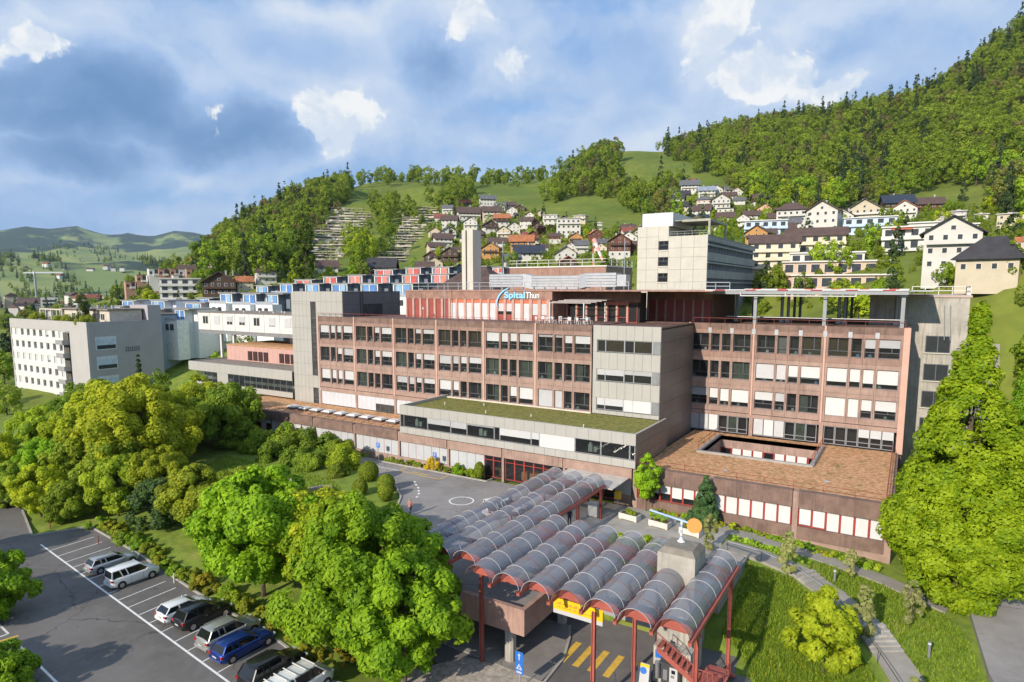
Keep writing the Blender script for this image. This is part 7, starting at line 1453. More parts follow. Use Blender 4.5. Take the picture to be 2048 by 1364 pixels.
# ------------------------------------------------------------------ stepped terrace apartments
tc = mat('terrace_shade_concrete', (.30, .27, .22), .9, .12, .5, fine=.15); shade_m = mat('window_and_recess_shade', (.05, .05, .05), .3, .3)  # tier bodies coloured dark to stand in for recess shade
rt = random.Random(4)
for lab, rows in (('upper stepped terrace block at the top of the green slope', '-313,310,25;-301,305,28;-294,298,27;-293,287,40;-291,281,34;-279,276,30;-273,271,29;-265,264,28'), ('middle stepped terrace block of the hillside apartments', '-272,254,37;-265,247,35;-259,242,32;-252,237,31;-243,233,25'), ('lowest stepped terrace block below the green slope', '-247,225,32;-241,220,31;-231,213,29;-222,205,27;-211,197,21;-206,190,14'),
    ('topmost stepped terrace cascade beside the round tree', '-256,338,25;-249,328,26;-244,319,27;-234,312,18;-231,304,21;-228,297,23;-223,290,21;-218,281,21'), ('middle stepped terrace cascade among the shrubs', '-211,272,20;-205,263,17;-202,255,15;-194,246,20;-192,240,18;-185,233,14'), ('lowest stepped terrace cascade above the red fronted rows', '-181,226,11;-176,217,12;-170,209,16;-166,202,17;-158,193,17;-151,183,16;-136,167,15')):
    P = [tuple(float(v) for v in q.split(',')) for q in rows.split(';')]; t = thing('terrace_apartments', lab, 'building', P[-1][:2] + (h1(*P[-1][:2]),), 0, 'stepped terrace apartments')
    o = Vector((P[-1][0], P[-1][1], h1(*P[-1][:2])))
    for x, y, w_ in P:
        z = h1(x, y) - .5; rz = math.atan2(CAM[1] - y, CAM[0] - x) + R(90); h = w_ / 2
        body, par = M(), M(); xs = [-h]
        while xs[-1] < h - 4: xs.append(xs[-1] + rt.uniform(4.5, 9))
        xs[-1] = h
        for p, q in zip(xs, xs[1:]):
            f = rt.uniform(-1.8, 1.2); u = rt.uniform(-.35, .35); body.box(p, q - .1, -1.2, 7, -3, 2.4 + u).box(p, q - .1, -4.3 + f, -1.2, -3, .0); par.box(p - .1, q, -4.6 + f, -4.3 + f, -.3, .9 + u * .5).box(p - .1, q - .02, -1.9 + f * .3, 7, 2.42 + u, 2.7 + u)
        a = rel('tier', body, t, tc, (x - o.x, y - o.y, z - o.z)); a.rotation_euler[2] = rz + R(rt.uniform(-7, 7)); rel('parapet', par, a, mat('terrace_parapet', (.60, .535, .44), .85, .08, .6)); n = int(w_ / 3.2)
        for i in range(n): rel('window', M().box(-h + w_ * (i + .15) / n, -h + w_ * (i + .85) / n, -1.26, -1.2, .2, 2.2), a, shade_m if rt.random() < .75 else white_p)
        rng = np.random.default_rng(int(abs(x * 3 + y))); k = int(w_ * 1.1); C = np.stack([rng.uniform(-h, h, k), rng.uniform(-5.4, -3.0, k), rng.uniform(.2, 1.4, k)], 1); co, q, r_ = leaves(rng, C, rng.uniform(.35, 1.2, k), np.array([0, 0, -1.]), k * 26, .28); me = np_mesh('foliage', co, q, r_, False); me.materials.append(lf_mid); rel('foliage', me, a).color = (1.1, 1.1, .9, 1)
brick_m = mat('pink_brick', (.45, .26, .19), .85, .12, 1.)
for i, q in enumerate('-267,122,29.2,4.4;-282,136,29.6,4.7;-279,141,29.7,4.7;-277,145,29.6,4.8;-268,144,29.5,4.7;-270,117,25.8,4.4;-285,131,26.0,4.7;-283,135,26.0,4.7;-280,140,26.0,4.7;-273,139,26.0,4.7;-272,112,22.3,4.4;-288,126,22.2,4.6;-285,130,22.2,4.7;-283,134,22.2,4.7;-274,133,22.2,4.6;-288,124,18.7,4.6'.split(';')):
    x, y, z, w_ = [float(v) for v in q.split(',')]; rz = math.atan2(CAM[1] - y, CAM[0] - x) + R(100); h = w_ / 2; t = thing('cluster_home', 'brick and white cube shaped home in the stepped cluster by the valley', 'house', (x, y, z), rz, 'cube homes stepped down by the valley')
    rel('wall', M().box(-h, h, -h, h, -8, 4.0), t, brick_m if i % 3 else white_p); rel('side_recess', M().box(h * .25, h + .05, -h - .06, -h, .6, 3.7), t, shade_m); rel('balcony', M().box(-h * .1, h, -h - 1.0, -h - .06, .3, 1.4), t, white_p); rel('window', M().box(-h * .8, -h * .3, -h - .06, -h, 1.2, 2.6), t, shade_m); rel('roof', M().box(-h - .15, h + .15, -h - .15, h + .15, 4.0, 4.25), t, gravel_roof)  # side recess is a flat dark plate, its shade put into the colour
for i, (x, y) in enumerate(((-251, 148), (-246, 149), (-242, 151), (-238, 153), (-233, 155))):
    rz = math.atan2(CAM[1] - y, CAM[0] - x) + R(100); t = thing('row_home', 'pink and cream row home under the wooded slope', 'house', (x, y, h1(x, y) - 1), rz, 'pink row homes under the wooded slope'); c = WM[('pink', 'cream', 'pink', 'peach', 'white')[i]]
    rel('wall', M().box(-2.6, 2.6, -4, 4, -4, 5.2), t, c); rel('roof', M().ext([(-2.9, 5.2), (2.9, 5.2), (2.9, 5.5), (-.6, 7.2), (-2.9, 6.2)], -4.6, 4.4), t, RM['grey']); rel('loggia', M().box(-1.8, 1.8, -4.08, -4, .6, 2.4), t, shade_m); rel('loggia', M().box(-1.8, 1.8, -4.08, -4, 3.1, 4.8), t, shade_m); rel('balcony', M().box(-2.2, 2.2, -5.2, -4.09, 2.5, 3.4), t, c)  # loggias are flat dark plates, painted as shaded openings
# ------------------------------------------------------------------ row houses with blue and red fronts
slate = mat('slate_blue_cladding', (.17, .20, .235), .7, .06, .4); bl = [mat('front_blue', (.12, .28, .55), .6), mat('front_sky', (.26, .42, .56), .6), mat('front_royal', (.08, .21, .50), .6)]; rd = [mat('front_red', (.52, .075, .06), .6), mat('front_coral', (.62, .20, .13), .6), mat('front_rose', (.60, .20, .18), .6)]; fr_w = mat('front_white', (.78, .78, .75), .6)
def row_unit(x, y, ztop, w_, cols, label, gr, i, low=False, ht=None):
    t = thing('row_house', label, 'house', (x, y, ztop - 9), R(4), gr); h = w_ / 2; H = 9; k = 3.1 * w_ / 6.2; k = min(3.4, max(2.4, k)); d = 9
    rel('wall', M().box(-h, h + 1.9, -1, d, -4, H - .22).box(-h - .0, h, -3.2, -1, -4, H - .22), t, slate if not low else mat('row_white', (.74, .75, .76), .8, .04))
    rel('roof', M().box(-h - .35, h + 2.2, -3.7, d + .3, H - .2, H + .05), t, mat('row_roof', (.30, .30, .29), .9, .15))
    y0 = -3.2
    f = M(); f.box(-h, h, y0 - .12, y0, H - .5, H - .25).box(-h, h, y0 - .12, y0, H - .4 - k, H - .25 - k).box(-h, -h + .25, y0 - .12, y0, H - .25 - k, H - .5).box(h - .25, h, y0 - .12, y0, H - .25 - k, H - .5).box(-.15, .15, y0 - .12, y0, H - .25 - k, H - .5); rel('front_frame', f, t, fr_w)
    for s, (a, b) in enumerate(((-h + .25, -.15), (.15, h - .25))):
        c = cols[(i + s * 2) % 3]; wd = b - a; p = rel('window', M().box(a, b, y0 - .05, y0, H - .25 - k, H - .5), t, mat('row_glass', (.16, .20, .24), .15, .2)); rel('sun_blind', M().box(a + wd * (.3 if s == 0 else .08), a + wd * (.92 if s == 0 else .75), y0 - .1, y0 - .05, H - .25 - k, H - .5), p, c)
    rel('side_window', M().box(h + 1.88, h + 1.96, 2, 3.2, H - 2.6, H - 1.2), t, shade_m)
    # storey below with terrace
    rel('terrace', M().box(-h - .5, h + 1.2, -6.4, -3.2, H - 1.0 - k, H - .5 - k).box(-h - .5, h + 1.2, -6.4, -3.2, -4, H - 1.0 - k), t, fr_w); rel('terrace_railing', M().box(-h - .5, h + 1.2, -6.45, -6.38, H - .5 - k, H + .3 - k), t, galv)
    for s in (-1, 1): rel('lower_window', M().box(s * h * .5 - .7, s * h * .5 + .7, -6.46, -6.4, H - 3.0 - k, H - 1.4 - k), t, shade_m)
ORD = ['first', 'second', 'third', 'fourth', 'fifth', 'sixth', 'seventh']
for nm, cols, gr, data in (('blue fronted row house %s in the upper blue row above the stair tower', bl, 'upper blue row houses', '-79.5,61.2,24.3,5.3;-70.8,63.6,24.3,5.7;-61.8,66.0,24.3,6.1;-52.2,68.5,24.3,6.4;-41.8,71.3,24.3,7.0'),
    ('blue fronted row house %s in the lower blue row behind the container storey', bl, 'lower blue row houses', '-97.3,45.3,20.0,5.3;-87.7,58.8,23.7,5.0;-77.3,39.3,21.6,4.8;-69.8,41.2,21.5,5.1;-63.1,43.2,21.4,4.6'),
    ('red fronted row house %s in the lower red row', rd, 'lower red row houses', '-99.2,84.3,25.9,8.0;-89.4,87.7,26.9,6.2;-80.0,90.3,27.4,6.3;-70.1,92.9,27.3,6.6;-59.7,95.4,27.4,6.9;-49.0,97.6,27.5,6.9;-33.3,96.7,27.3,4.6'),
    ('red fronted row house %s in the upper red row', rd, 'upper red row houses', '-86.7,111.6,29.9,8.6;-75.2,115.0,30.5,6.8;-64.3,117.4,30.6,7.5;-47.9,117.0,30.5,4.2;-40.6,119.5,30.2,4.4'),
    ('white row house %s with sky blue flank at the foot of the blue rows', bl, 'white and blue row houses', '-116.1,33.2,19.3,5.5;-103.6,35.2,19.4,5.9;-86.1,35.1,19.0,6.6;-76.2,40.8,18.7,7.5;-108.5,26.1,17.9,3.4;-90.9,27.2,17.4,4.3;-79.3,27.1,17.5,3.9')):
    for i, q in enumerate(data.split(';')):
        x, y, z, w_ = [float(v) for v in q.split(',')]; row_unit(x, y, z, w_, cols, nm % ORD[i], gr, i, 'white row' in nm)
t = thing('blue_flank_house', 'white end house with large grey blue flank wall below the blue rows', 'house', (-83, 24, -2)); pbg = mat('grey_blue_flank', (.44, .52, .60), .8, .04, .4)
put('wall', M().box(-88, -80.5, 16.5, 37, -4, 15.9), t, (0, 0, 0), white_p); put('flank_wall', M().box(-80.5, -80.3, 16.4, 37, -4, 15.9), t, (0, 0, 0), pbg); put('roof', M().box(-88.4, -80, 16, 37.4, 15.9, 16.3), t, (0, 0, 0), gravel_roof)
for y, z in ((24, 12.5), (28, 7.5)): p = put('window', M().box(-80.3, -80.2, y, y + 4.0, z, z + 1.8), t, (0, 0, 0), white_p); put('pane', M().box(-80.2, -80.16, y + .2, y + 3.8, z + .15, z + 1.65), p, (0, 0, 0), bl[2])
for z in (12.0, 8.0, 4.0): put('balcony', M().box(-87.5, -82, 15.3, 16.5, z - .2, z + .9), t, (0, 0, 0), white_p); put('window', M().box(-87, -82.5, 16.42, 16.5, z + .95, z + 2.6), t, (0, 0, 0), win_d)
# ------------------------------------------------------------------ woods
COVER = []
for row in """m37g11m17g2m23/m35g14m15g4m22/m34g16m13g4f1m22/m33g6f4g8m9g7f2m21/m29g9f5g9m6g10m22/m27g10f5m1g11m4g10m22/m25g11f4m4g12m1g12m21/m22g11f6m4r1m1g24m21/m20g10f8m4r1m4g22m21/m18g11f8m4r1m4g23m21/m16g10m1f9m4r1m4g25m20/m14g9m3f9m4r1m4g26m20/m12g9m4f8m5r2m3g27f1m19/m10g9m5f8m5r2m4g26f2m19/m8g10m4f9m5r3m3g26f4m18/m6g11m4f10m4r3m3g26f5m18/m5g10m4f11m5r2m3g27f5m18/m3g11m3f12m5r3m2g28f5m18/m1g12m3f12m5r3m3g28f5m18/g11m4f12m5r4m2g29f6m17/g10m3f14m5r3m2g14m1g15f6m17/g10m1f15m5r3m2g12m4g15f6m17/g8m1f16m5r4m1g11m6g7f1g2m1g3m1f6m17/g6f19m4r4m1g10m7g7f3m6f7m16/g3f12m1f8m4r4m2g9m8f1g6f3m5f8m16/g2f12m2f7m4r5m1g8m9f1g6f5m5f7m16/f14m1f8m3r5m1g8m9f2g6f5m5f7m16/f22m5r2m2g3r2g3m9f2g6f4c2f1m4f8m15/f21m6r1m3r4g3m9f3g5f5c3m4f8m15/f21m9r4g2m11f3g5f5c3f1m2f9m15/f20m9r5m12f3g5f5c4f2m1f9m15/f18m10r5m7f1m5f2m1g5f5c4f13m14/f17m11r5m6f2m3f3m2g5f5c5f12m14/f16m11r5m7f3m1f3m2g5f6c5f12m14/f15m11r5m8f6m3g5f6c4f13m14/f14m12r4m8f6m4g2m3f6c4f14m13/f13m2r2m10r2m9f6m3g3m3f5c4f15m13/f12m2r4m9r1m9f6m4c2m3f6c4f15m13/f11m2r5m5r2m12f6m4c1m4f6c3f16m13/f10m2r6m3r4m12f6m3c1m4f7c1f18m13/f9m2r15m10f6m9f27m12/f8m2r16m10f5m9f28m12/f7m2r22m5f5m8f29m12/f6m3r22m5f4m8f30m12/f5m3r23m5f4m8f31m11/f3m5r24m3f4m8f32m11/m8r27f4m7f33m11/m8r27f4m6f34m11/m9r26f3m7f35m10/m9r26f3m6f36m10/m10r25f2m6f37m10/m10r24f3m6f37m10/m10r24f3m5f38m10/m10r23f3m5f40m9/r1m9r23f3m5f26c1f13m9/r2m8r22f3m5f15c1f9c4f12m9/r3m8r14m5r1f4m5f14c4f6c5f12m9/r2m14r7m6f5m6f14c5f4c7f11m9/r2m5r3m8r4m6f6m6f13c18f1c6f4m8/r2m4r6m15f6m6f13c27f3m8/r1m5r6m14f7m6f13c27f3m8/r1m4r7m13f8m6f12c28f3m8/r1m2g1m1r6m13f9m6f12c28f3m8/m2g2r7m12f10m6f13c8f2c18f3m7/m1g4r5m13f9m7f13c7f4c17f3m7/g5r4g2m11f10m7f14c4f7c16f3m7/g6r3g2m12f8m9f24c16f3m7/g6r2g3m14f6m9f24c16f4m6/g11m16f4m9f25c16f3m6/g12m17f1m10f26c15f3m6""".split('/'):
    s = ''; i = 0
    while i < len(row):
        j = i + 1
        while j < len(row) and row[j].isdigit(): j += 1
        s += row[i] * int(row[i + 1:j]); i = j
    COVER.append(s)
def cover(x, y):
    if y >= 758: return 'c' if x > -260 and math.hypot(x - CAM[0], y - CAM[1]) < 930 else 'm'
    i, j = int((x + 560) // 10), int((y - 60) // 10); return COVER[j][i] if 0 <= j < len(COVER) and 0 <= i < len(COVER[0]) else 'm'
FK = {'b': [tree_kind(400 + i, 17, 5.2, ('round', 'ovoid', 'round', 'ovoid')[i], .14, 40, .32, 1700, .45, lf_mid, .3, 4) for i in range(4)],
      'c': [tree_kind(420 + i, 22, 3.6, 'cone', .06, 50, .34, 1300, .42, lf_dark, .3, 2, .05) for i in range(3)]}
lf_bare = leaf_mat('budding_twigs', (.16, .14, .05), (.28, .25, .09), .35); FK['y'] = [tree_kind(430 + i, 16, 4.6, 'ovoid', .16, 34, .32, 1000, .42, lf_bare, .28, 7) for i in range(2)]
GK = [tree_kind(440 + i, 8, 3.2, ('round', 'ovoid', 'dome')[i], .1 if i < 2 else 0., 36, .33, 1500, .28, lf_mid, .16, 5) for i in range(3)]; GC = tree_kind(450, 11, 2.4, 'cone', .04, 60, .3, 1700, .3, lf_dark, .15, 3); GR = tree_kind(451, 7, 3.0, 'round', .1, 36, .33, 1400, .28, lf_red, .15, 5); GP_ = tree_kind(452, 16, 2.0, 'column', .03, 70, .45, 3000, .3, lf_mid, .2, 4)
def forest():
    rng = random.Random(21); pts = []
    y = 62.
    while y < 1000:
        x = -558.
        while x < 335:
            px, py = x + rng.uniform(-3.4, 3.4), y + rng.uniform(-3.4, 3.4); c = cover(px, py)
            if c in 'fc' or (c == 'r' and rng.random() < (.20 if py > 400 else .4)): pts.append((px, py, c))
            x += 8.8
        y += 8.8
    P = np.array([(a, b) for a, b, c in pts]); Z = hz(P[:, 0], P[:, 1]); out = []
    for (a, b, c), z in zip(pts, Z):
        d = math.hypot(a - CAM[0], b - CAM[1]); ridge = rng.random()
        if c == 'c': k = 'c' if ridge < .42 else ('y' if ridge < .52 else 'b')
        elif c == 'r': k = 'b'
        else: k = 'c' if ridge < .10 else ('y' if ridge < .30 else 'b')
        out.append((d, a, b, min(z, 340), k, rng.randrange(12), rng.uniform(.62, 1.3) * (1.0 if c == 'r' else 1), rng.uniform(0, 6.28), rng.random()))
    out.sort(); return out
WOOD = forest()
TONES = [(1.0, 1.0, 1.0), (1.3, 1.25, .9), (.7, .8, .8), (1.6, 1.45, .7), (1.1, 1.25, .9), (.85, .95, .8)]
KN = {'b': ('forest_tree', 'leafy green tree of the hillside wood', 'leafy trees of the hillside wood'), 'c': ('forest_conifer', 'dark pointed conifer of the hillside wood', 'conifers of the hillside wood'), 'y': ('budding_tree', 'brownish half bare tree of the hillside wood', 'half bare trees of the hillside wood')}
for d, a, b, z, k, vi, s, r, q in WOOD[:290]:
    ks = FK[k]; n = KN[k]; t = plant(n[0], n[1], 'tree', ks[vi % len(ks)], a, b, s, r, z - .3, TONES[vi % 6] if k != 'c' else (1.2, 1.2, 1.1), n[2])
def instancer(name, label, pts, protos):
    """far trees as one mass: points carrying scale, turn and kind, instanced by geometry nodes"""
    coll = bpy.data.collections.new(name + '_kinds')
    for i, (tr, cr, col) in enumerate(protos):
        n = len(cr.vertices); co = np.empty(n * 3, np.float32); cr.vertices.foreach_get('co', co); o = bpy.data.objects.new('%02d_tree' % i, cr); o.color = tuple(col) + (1,); coll.objects.link(o)
    me = bpy.data.meshes.new(name); me.vertices.add(len(pts)); me.vertices.foreach_set('co', np.array([p[:3] for p in pts], np.float32).ravel())
    for nm, ty, ix in (('scl', 'FLOAT', 3), ('rot', 'FLOAT', 4), ('kind', 'INT', 5)):
        at = me.attributes.new(nm, ty, 'POINT'); at.data.foreach_set('value', np.array([p[ix] for p in pts], np.float32 if ty == 'FLOAT' else np.int32))
    o = put(name, me); tag(o, label, kind='stuff'); g = bpy.data.node_groups.new(name, 'GeometryNodeTree'); g.interface.new_socket('Geometry', in_out='INPUT', socket_type='NodeSocketGeometry'); g.interface.new_socket('Geometry', in_out='OUTPUT', socket_type='NodeSocketGeometry')
    n = g.nodes; l = g.links; gi = n.new('NodeGroupInput'); go = n.new('NodeGroupOutput'); ci = n.new('GeometryNodeCollectionInfo'); ci.inputs[0].default_value = coll; ci.inputs[1].default_value = True; ci.inputs[2].default_value = True
    ip = n.new('GeometryNodeInstanceOnPoints'); m2p = n.new('GeometryNodeMeshToPoints'); l.new(gi.outputs[0], m2p.inputs[0]); l.new(m2p.outputs[0], ip.inputs['Points']); l.new(ci.outputs[0], ip.inputs['Instance']); ip.inputs['Pick Instance'].default_value = True
    def attr(nm, ty): a = n.new('GeometryNodeInputNamedAttribute'); a.data_type = ty; a.inputs[0].default_value = nm; return a.outputs[0]
    l.new(attr('kind', 'INT'), ip.inputs['Instance Index']); cx = n.new('ShaderNodeCombineXYZ'); l.new(attr('rot', 'FLOAT'), cx.inputs[2]); l.new(cx.outputs[0], ip.inputs['Rotation']); l.new(attr('scl', 'FLOAT'), ip.inputs['Scale']); l.new(ip.outputs[0], go.inputs[0])
    md = o.modifiers.new('instances', 'NODES'); md.node_group = g; return o
protos = []; IDX = {}
for k in 'bcy':
    for i, (tr, cr) in enumerate(FK[k]):
        for j, tn in enumerate(TONES if k != 'c' else ((1.2, 1.2, 1.1), (.95, 1.05, 1.0))): IDX[k, i, j] = len(protos); protos.append((tr, cr, tn))
pts = []
for d, a, b, z, k, vi, s, r, q in WOOD[290:]:
    nt = len(TONES) if k != 'c' else 2; pts.append((a, b, z - .3, s, r, IDX[k, vi % len(FK[k]), int(q * nt) % nt]))
instancer('woodland', 'mixed wood covering the hillside beyond the nearer trees', pts, protos)
# ------------------------------------------------------------------ garden trees between the houses
def gardens():
    rng = random.Random(31); n = 0; HP = [(o.location.x, o.location.y) for o in COL.objects if o.get('category') in ('house', 'building') and o.parent is None]
    cells = [(i, j) for j in range(len(COVER)) for i in range(len(COVER[0])) if COVER[j][i] == 'g']; rng.shuffle(cells)
    for i, j in cells:
        x, y = -555 + 10 * i + rng.uniform(-5, 5), 65 + 10 * j + rng.uniform(-5, 5); d = math.hypot(x - CAM[0], y - CAM[1])
        if d > 620 or any((x - a) ** 2 + (y - b) ** 2 < 70 for a, b in HP): continue
        dx, dy = (CAM[0] - x) / d, (CAM[1] - y) / d
        if any(0 < (a - x) * -dx + (b - y) * -dy < 16 and abs((a - x) * dy - (b - y) * dx) < 5 for a, b in HP): continue
        if n >= 270: break
        q = rng.random(); n += 1
        k, lab, gr, tint = (GC, 'dark conifer in the village gardens', 'garden conifers', (1.3, 1.3, 1.2)) if q < .14 else ((GR, 'copper coloured tree in the village gardens', 'copper garden trees', None) if q < .19 else (GK[rng.randrange(3)], 'green garden tree among the hillside houses', 'green garden trees', rng.choice(TONES)))
        plant('garden_tree', lab, 'tree', k, x, y, rng.uniform(.5, 1.05), rng.uniform(0, 6.3), None, tint, gr)
gardens()
def fill_houses():
    rng = random.Random(91); HP = [(o.location.x, o.location.y) for o in COL.objects if o.get('category') in ('house', 'building') and o.parent is None]; n = 0; cells = [(i, j) for j in range(len(COVER)) for i in range(len(COVER[0])) if COVER[j][i] == 'g']; rng.shuffle(cells)
    for i, j in cells:
        x, y = -555 + 10 * i + rng.uniform(-4, 4), 65 + 10 * j + rng.uniform(-4, 4); d = math.hypot(x - CAM[0], y - CAM[1]); th = math.degrees(math.atan2(x - CAM[0], y - CAM[1]))
        if not (265 < d < 520 and -40 < th < -2) or any((x - a) ** 2 + (y - b) ** 2 < 190 for a, b in HP): continue
        HP.append((x, y)); n += 1
        if n > 46: break
        t = house(x, y, rng.uniform(6, 8.5), rng.choice('gsgs'), rng.choice(('white', 'white', 'cream', 'wood', 'white')), rng.choice(('brown', 'brown', 'grey', 'red', 'dark')), rng.choice((1, 2)), 'small hillside house among the village gardens'); t['group'] = 'smaller village houses'
fill_houses()
def shrubbery():
    rng = random.Random(41); P = []; HP = [(o.location.x, o.location.y) for o in COL.objects if o.get('category') in ('house', 'building') and o.parent is None]; pr_ = [(tr, cr, c) for tr, cr in GK for c in TONES]
    for j in range(len(COVER)):
        for i in range(len(COVER[0])):
            if COVER[j][i] not in 'gr': continue
            for q in range(4 if COVER[j][i] == 'g' else 1):
                x, y = -560 + 10 * (i + rng.random()), 60 + 10 * (j + rng.random())
                if math.hypot(x - CAM[0], y - CAM[1]) > 640 or any((x - a) ** 2 + (y - b) ** 2 < 34 for a, b in HP): continue
                P.append((x, y, h1(x, y) - .3, rng.uniform(.2, .5), rng.uniform(0, 6.3), rng.randrange(len(pr_))))
    instancer('garden_shrubbery', 'low hedges and bushes filling the village gardens', P, pr_)
shrubbery()
for x, y, s, k, tint, lab in ((-6, 205, 1.35, GP_, (.95, 1.1, .9), 'tall narrow poplar above the pale tower'), (5, 187, 1.5, GC, (1.3, 1.2, 1.1), 'broad dark spruce next to the pale tower'), (12, 180, 1.3, GC, (1.6, 1.5, 1.5), 'greyish spruce partly behind the pale tower'), (62, 118, 1.15, GK[0], (1.3, 1.35, .9), 'big round green tree behind the helipad'), (66.5, 112, 1.05, GK[0], (1.2, 1.3, .9), 'round tree beside the big round one'),
    (69, 84, 1.2, GK[1], (1.35, 1.3, .8), 'light green tree in front of the tan terraces'), (73, 82, 1.0, GK[0], (1.5, 1.45, .8), 'bright green bushy tree under the helipad deck'), (64, 62, .9, GK[1], (.7, .7, .6), 'olive brown tree seen below the helipad'), (79, 78, 1.15, GC, (1.6, 1.6, 1.2), 'slim conifer left of the big white house'), (52.5, 106, 1.0, GK[1], (.9, .9, .7), 'thin birch in front of the beige block'), (49.5, 108, 1.0, GC, (1.4, 1.3, 1.), 'small conifer at the beige block'),
    (104, 60, 1.6, GK[0], (1.25, 1.3, .8), 'large leafy tree at the edge of the slate roofed house'), (100, 45, 1.3, GK[1], (1.2, 1.35, .9), 'bright hedge tree beside the sloping lane'), (97, 30, 1.1, GK[0], (1.1, 1.2, .9), 'leafy tree above the lane beside the concrete annex'), (99, 15, 1.2, GK[2], (1.0, 1.1, .9), 'bushy slope tree behind the teardrop tree'), (93, 64, .6, GK[2], (1.2, 1.2, 1.0), 'round bush below the slate roofed house'), (97, 70, .7, GK[2], (1.3, 1.3, .9), 'bush at the slate house wall'), (106, 90, 1.6, GK[1], (1.1, 1.2, .9), 'tall leafy tree behind the slate roofed house'), (112, 120, 1.8, GK[0], (1.3, 1.3, .8), 'wide leafy tree up the slope from the slate roofed house'),
    (-117, 98, 1.7, GP_, (.35, .4, .4), 'very dark column shaped ivy clad tree above the blue rows'), (-240, 96, 1.5, GK[0], (.7, .75, .6), 'dark round tree above the cube homes'), (-245, 105, 1.9, GK[1], (.9, .85, .6), 'olive round maple beside the cube homes'), (-170, 55, 1.4, GC, (1.1, 1.1, 1.0), 'dark fir behind the white row houses'), (-150, 40, 1.3, GK[0], (.8, .8, .7), 'dull green tree behind the apartment roof'), (-163, 34, 1.5, GR, (1, 1, 1), 'large copper beech behind the apartment block'), (-185, 30, 1.6, GR, (.9, .9, .9), 'second copper beech next to the dark fir'), (-178, 30, 1.7, GC, (.9, 1, 1), 'tall dark fir between the copper beeches'), (-205, 32, 1.6, GC, (.9, 1., 1.), 'dark fir at the valley edge'), (-140, 45, 1.2, GC, (1, 1, 1), 'dark conifer next to the orange roofed house'), (-130, 40, 1.2, GK[1], (.9, .9, .7), 'olive tree above the apartment roof terrace'),
    (-128, -6, 1.2, GK[0], (1.0, 1.1, .9), 'leafy tree at the valley end of the apartment block'), (-134, 4, 1.3, GK[1], (.9, 1.0, .8), 'tree behind the end of the apartment block'), (-124, -16, 1.0, GK[2], (1.1, 1.2, .9), 'bush on the meadow below the apartment block'), (-112, -14, .9, GK[0], (1.2, 1.3, .9), 'small tree on the meadow under the white window bands'), (-98, -12, .9, GK[1], (1.0, 1.1, .9), 'tree in front of the apartment windows'), (-86, -13, 1.0, GK[0], (1.15, 1.2, .9), 'tree under the apartment balconies'), (-70, -6, 1.0, GK[1], (.9, 1.0, .8), 'tree beside the apartment flank'), (-56, 4, 1.0, GK[0], (.9, 1.0, .85), 'round tree between the apartment block and the corridor'), (-62, 22, .8, GK[2], (1.3, 1.4, .9), 'bright bush below the sky blue flank wall'), (-55, 24, .9, GK[0], (1.2, 1.35, .9), 'green tree behind the container stilts'), (-50, 30, .9, GK[0], (1.1, 1.2, .8), 'round tree under the container storey'), (-40, 34, .9, GK[1], (1.1, 1.2, .8), 'light green tree behind the outer stair'), (-62, 30, 1.0, GK[0], (.8, .9, .8), 'dark green tree behind the blue flank wall'), (92, 74, .75, GK[2], (1.2, 1.3, .9), 'hedge bush in front of the big white house'), (88, 78, .7, GK[1], (1.1, 1.2, .9), 'small tree below the big white house'), (99, 52, 1.0, GK[2], (.9, 1.0, .8), 'dark round bush beside the sloping lane'), (108, 42, 1.7, GK[0], (1.15, 1.3, .85), 'large green tree over the lane at the view edge'), (104, 28, 1.5, GK[1], (1.05, 1.2, .85), 'tall hedge tree right behind the teardrop tree'), (112, 30, 1.9, GK[0], (1.0, 1.1, .8), 'big slope tree at the view edge'), (106, 8, 1.6, GK[1], (.95, 1.05, .85), 'leafy tree on the bank by the lane'), (113, 60, 1.9, GK[1], (1.2, 1.3, .85), 'broad crown above the slate roof at the view edge'), (120, 85, 2.2, GK[0], (1.2, 1.25, .8), 'spreading tree up the hill at the view edge'), (-43, 56, .8, GK[1], (1.3, 1.3, .9), 'pale tree beside the grey stair tower')):
    plant('garden_tree', lab, 'tree', k, x, y, s, x * .7, None, tint)
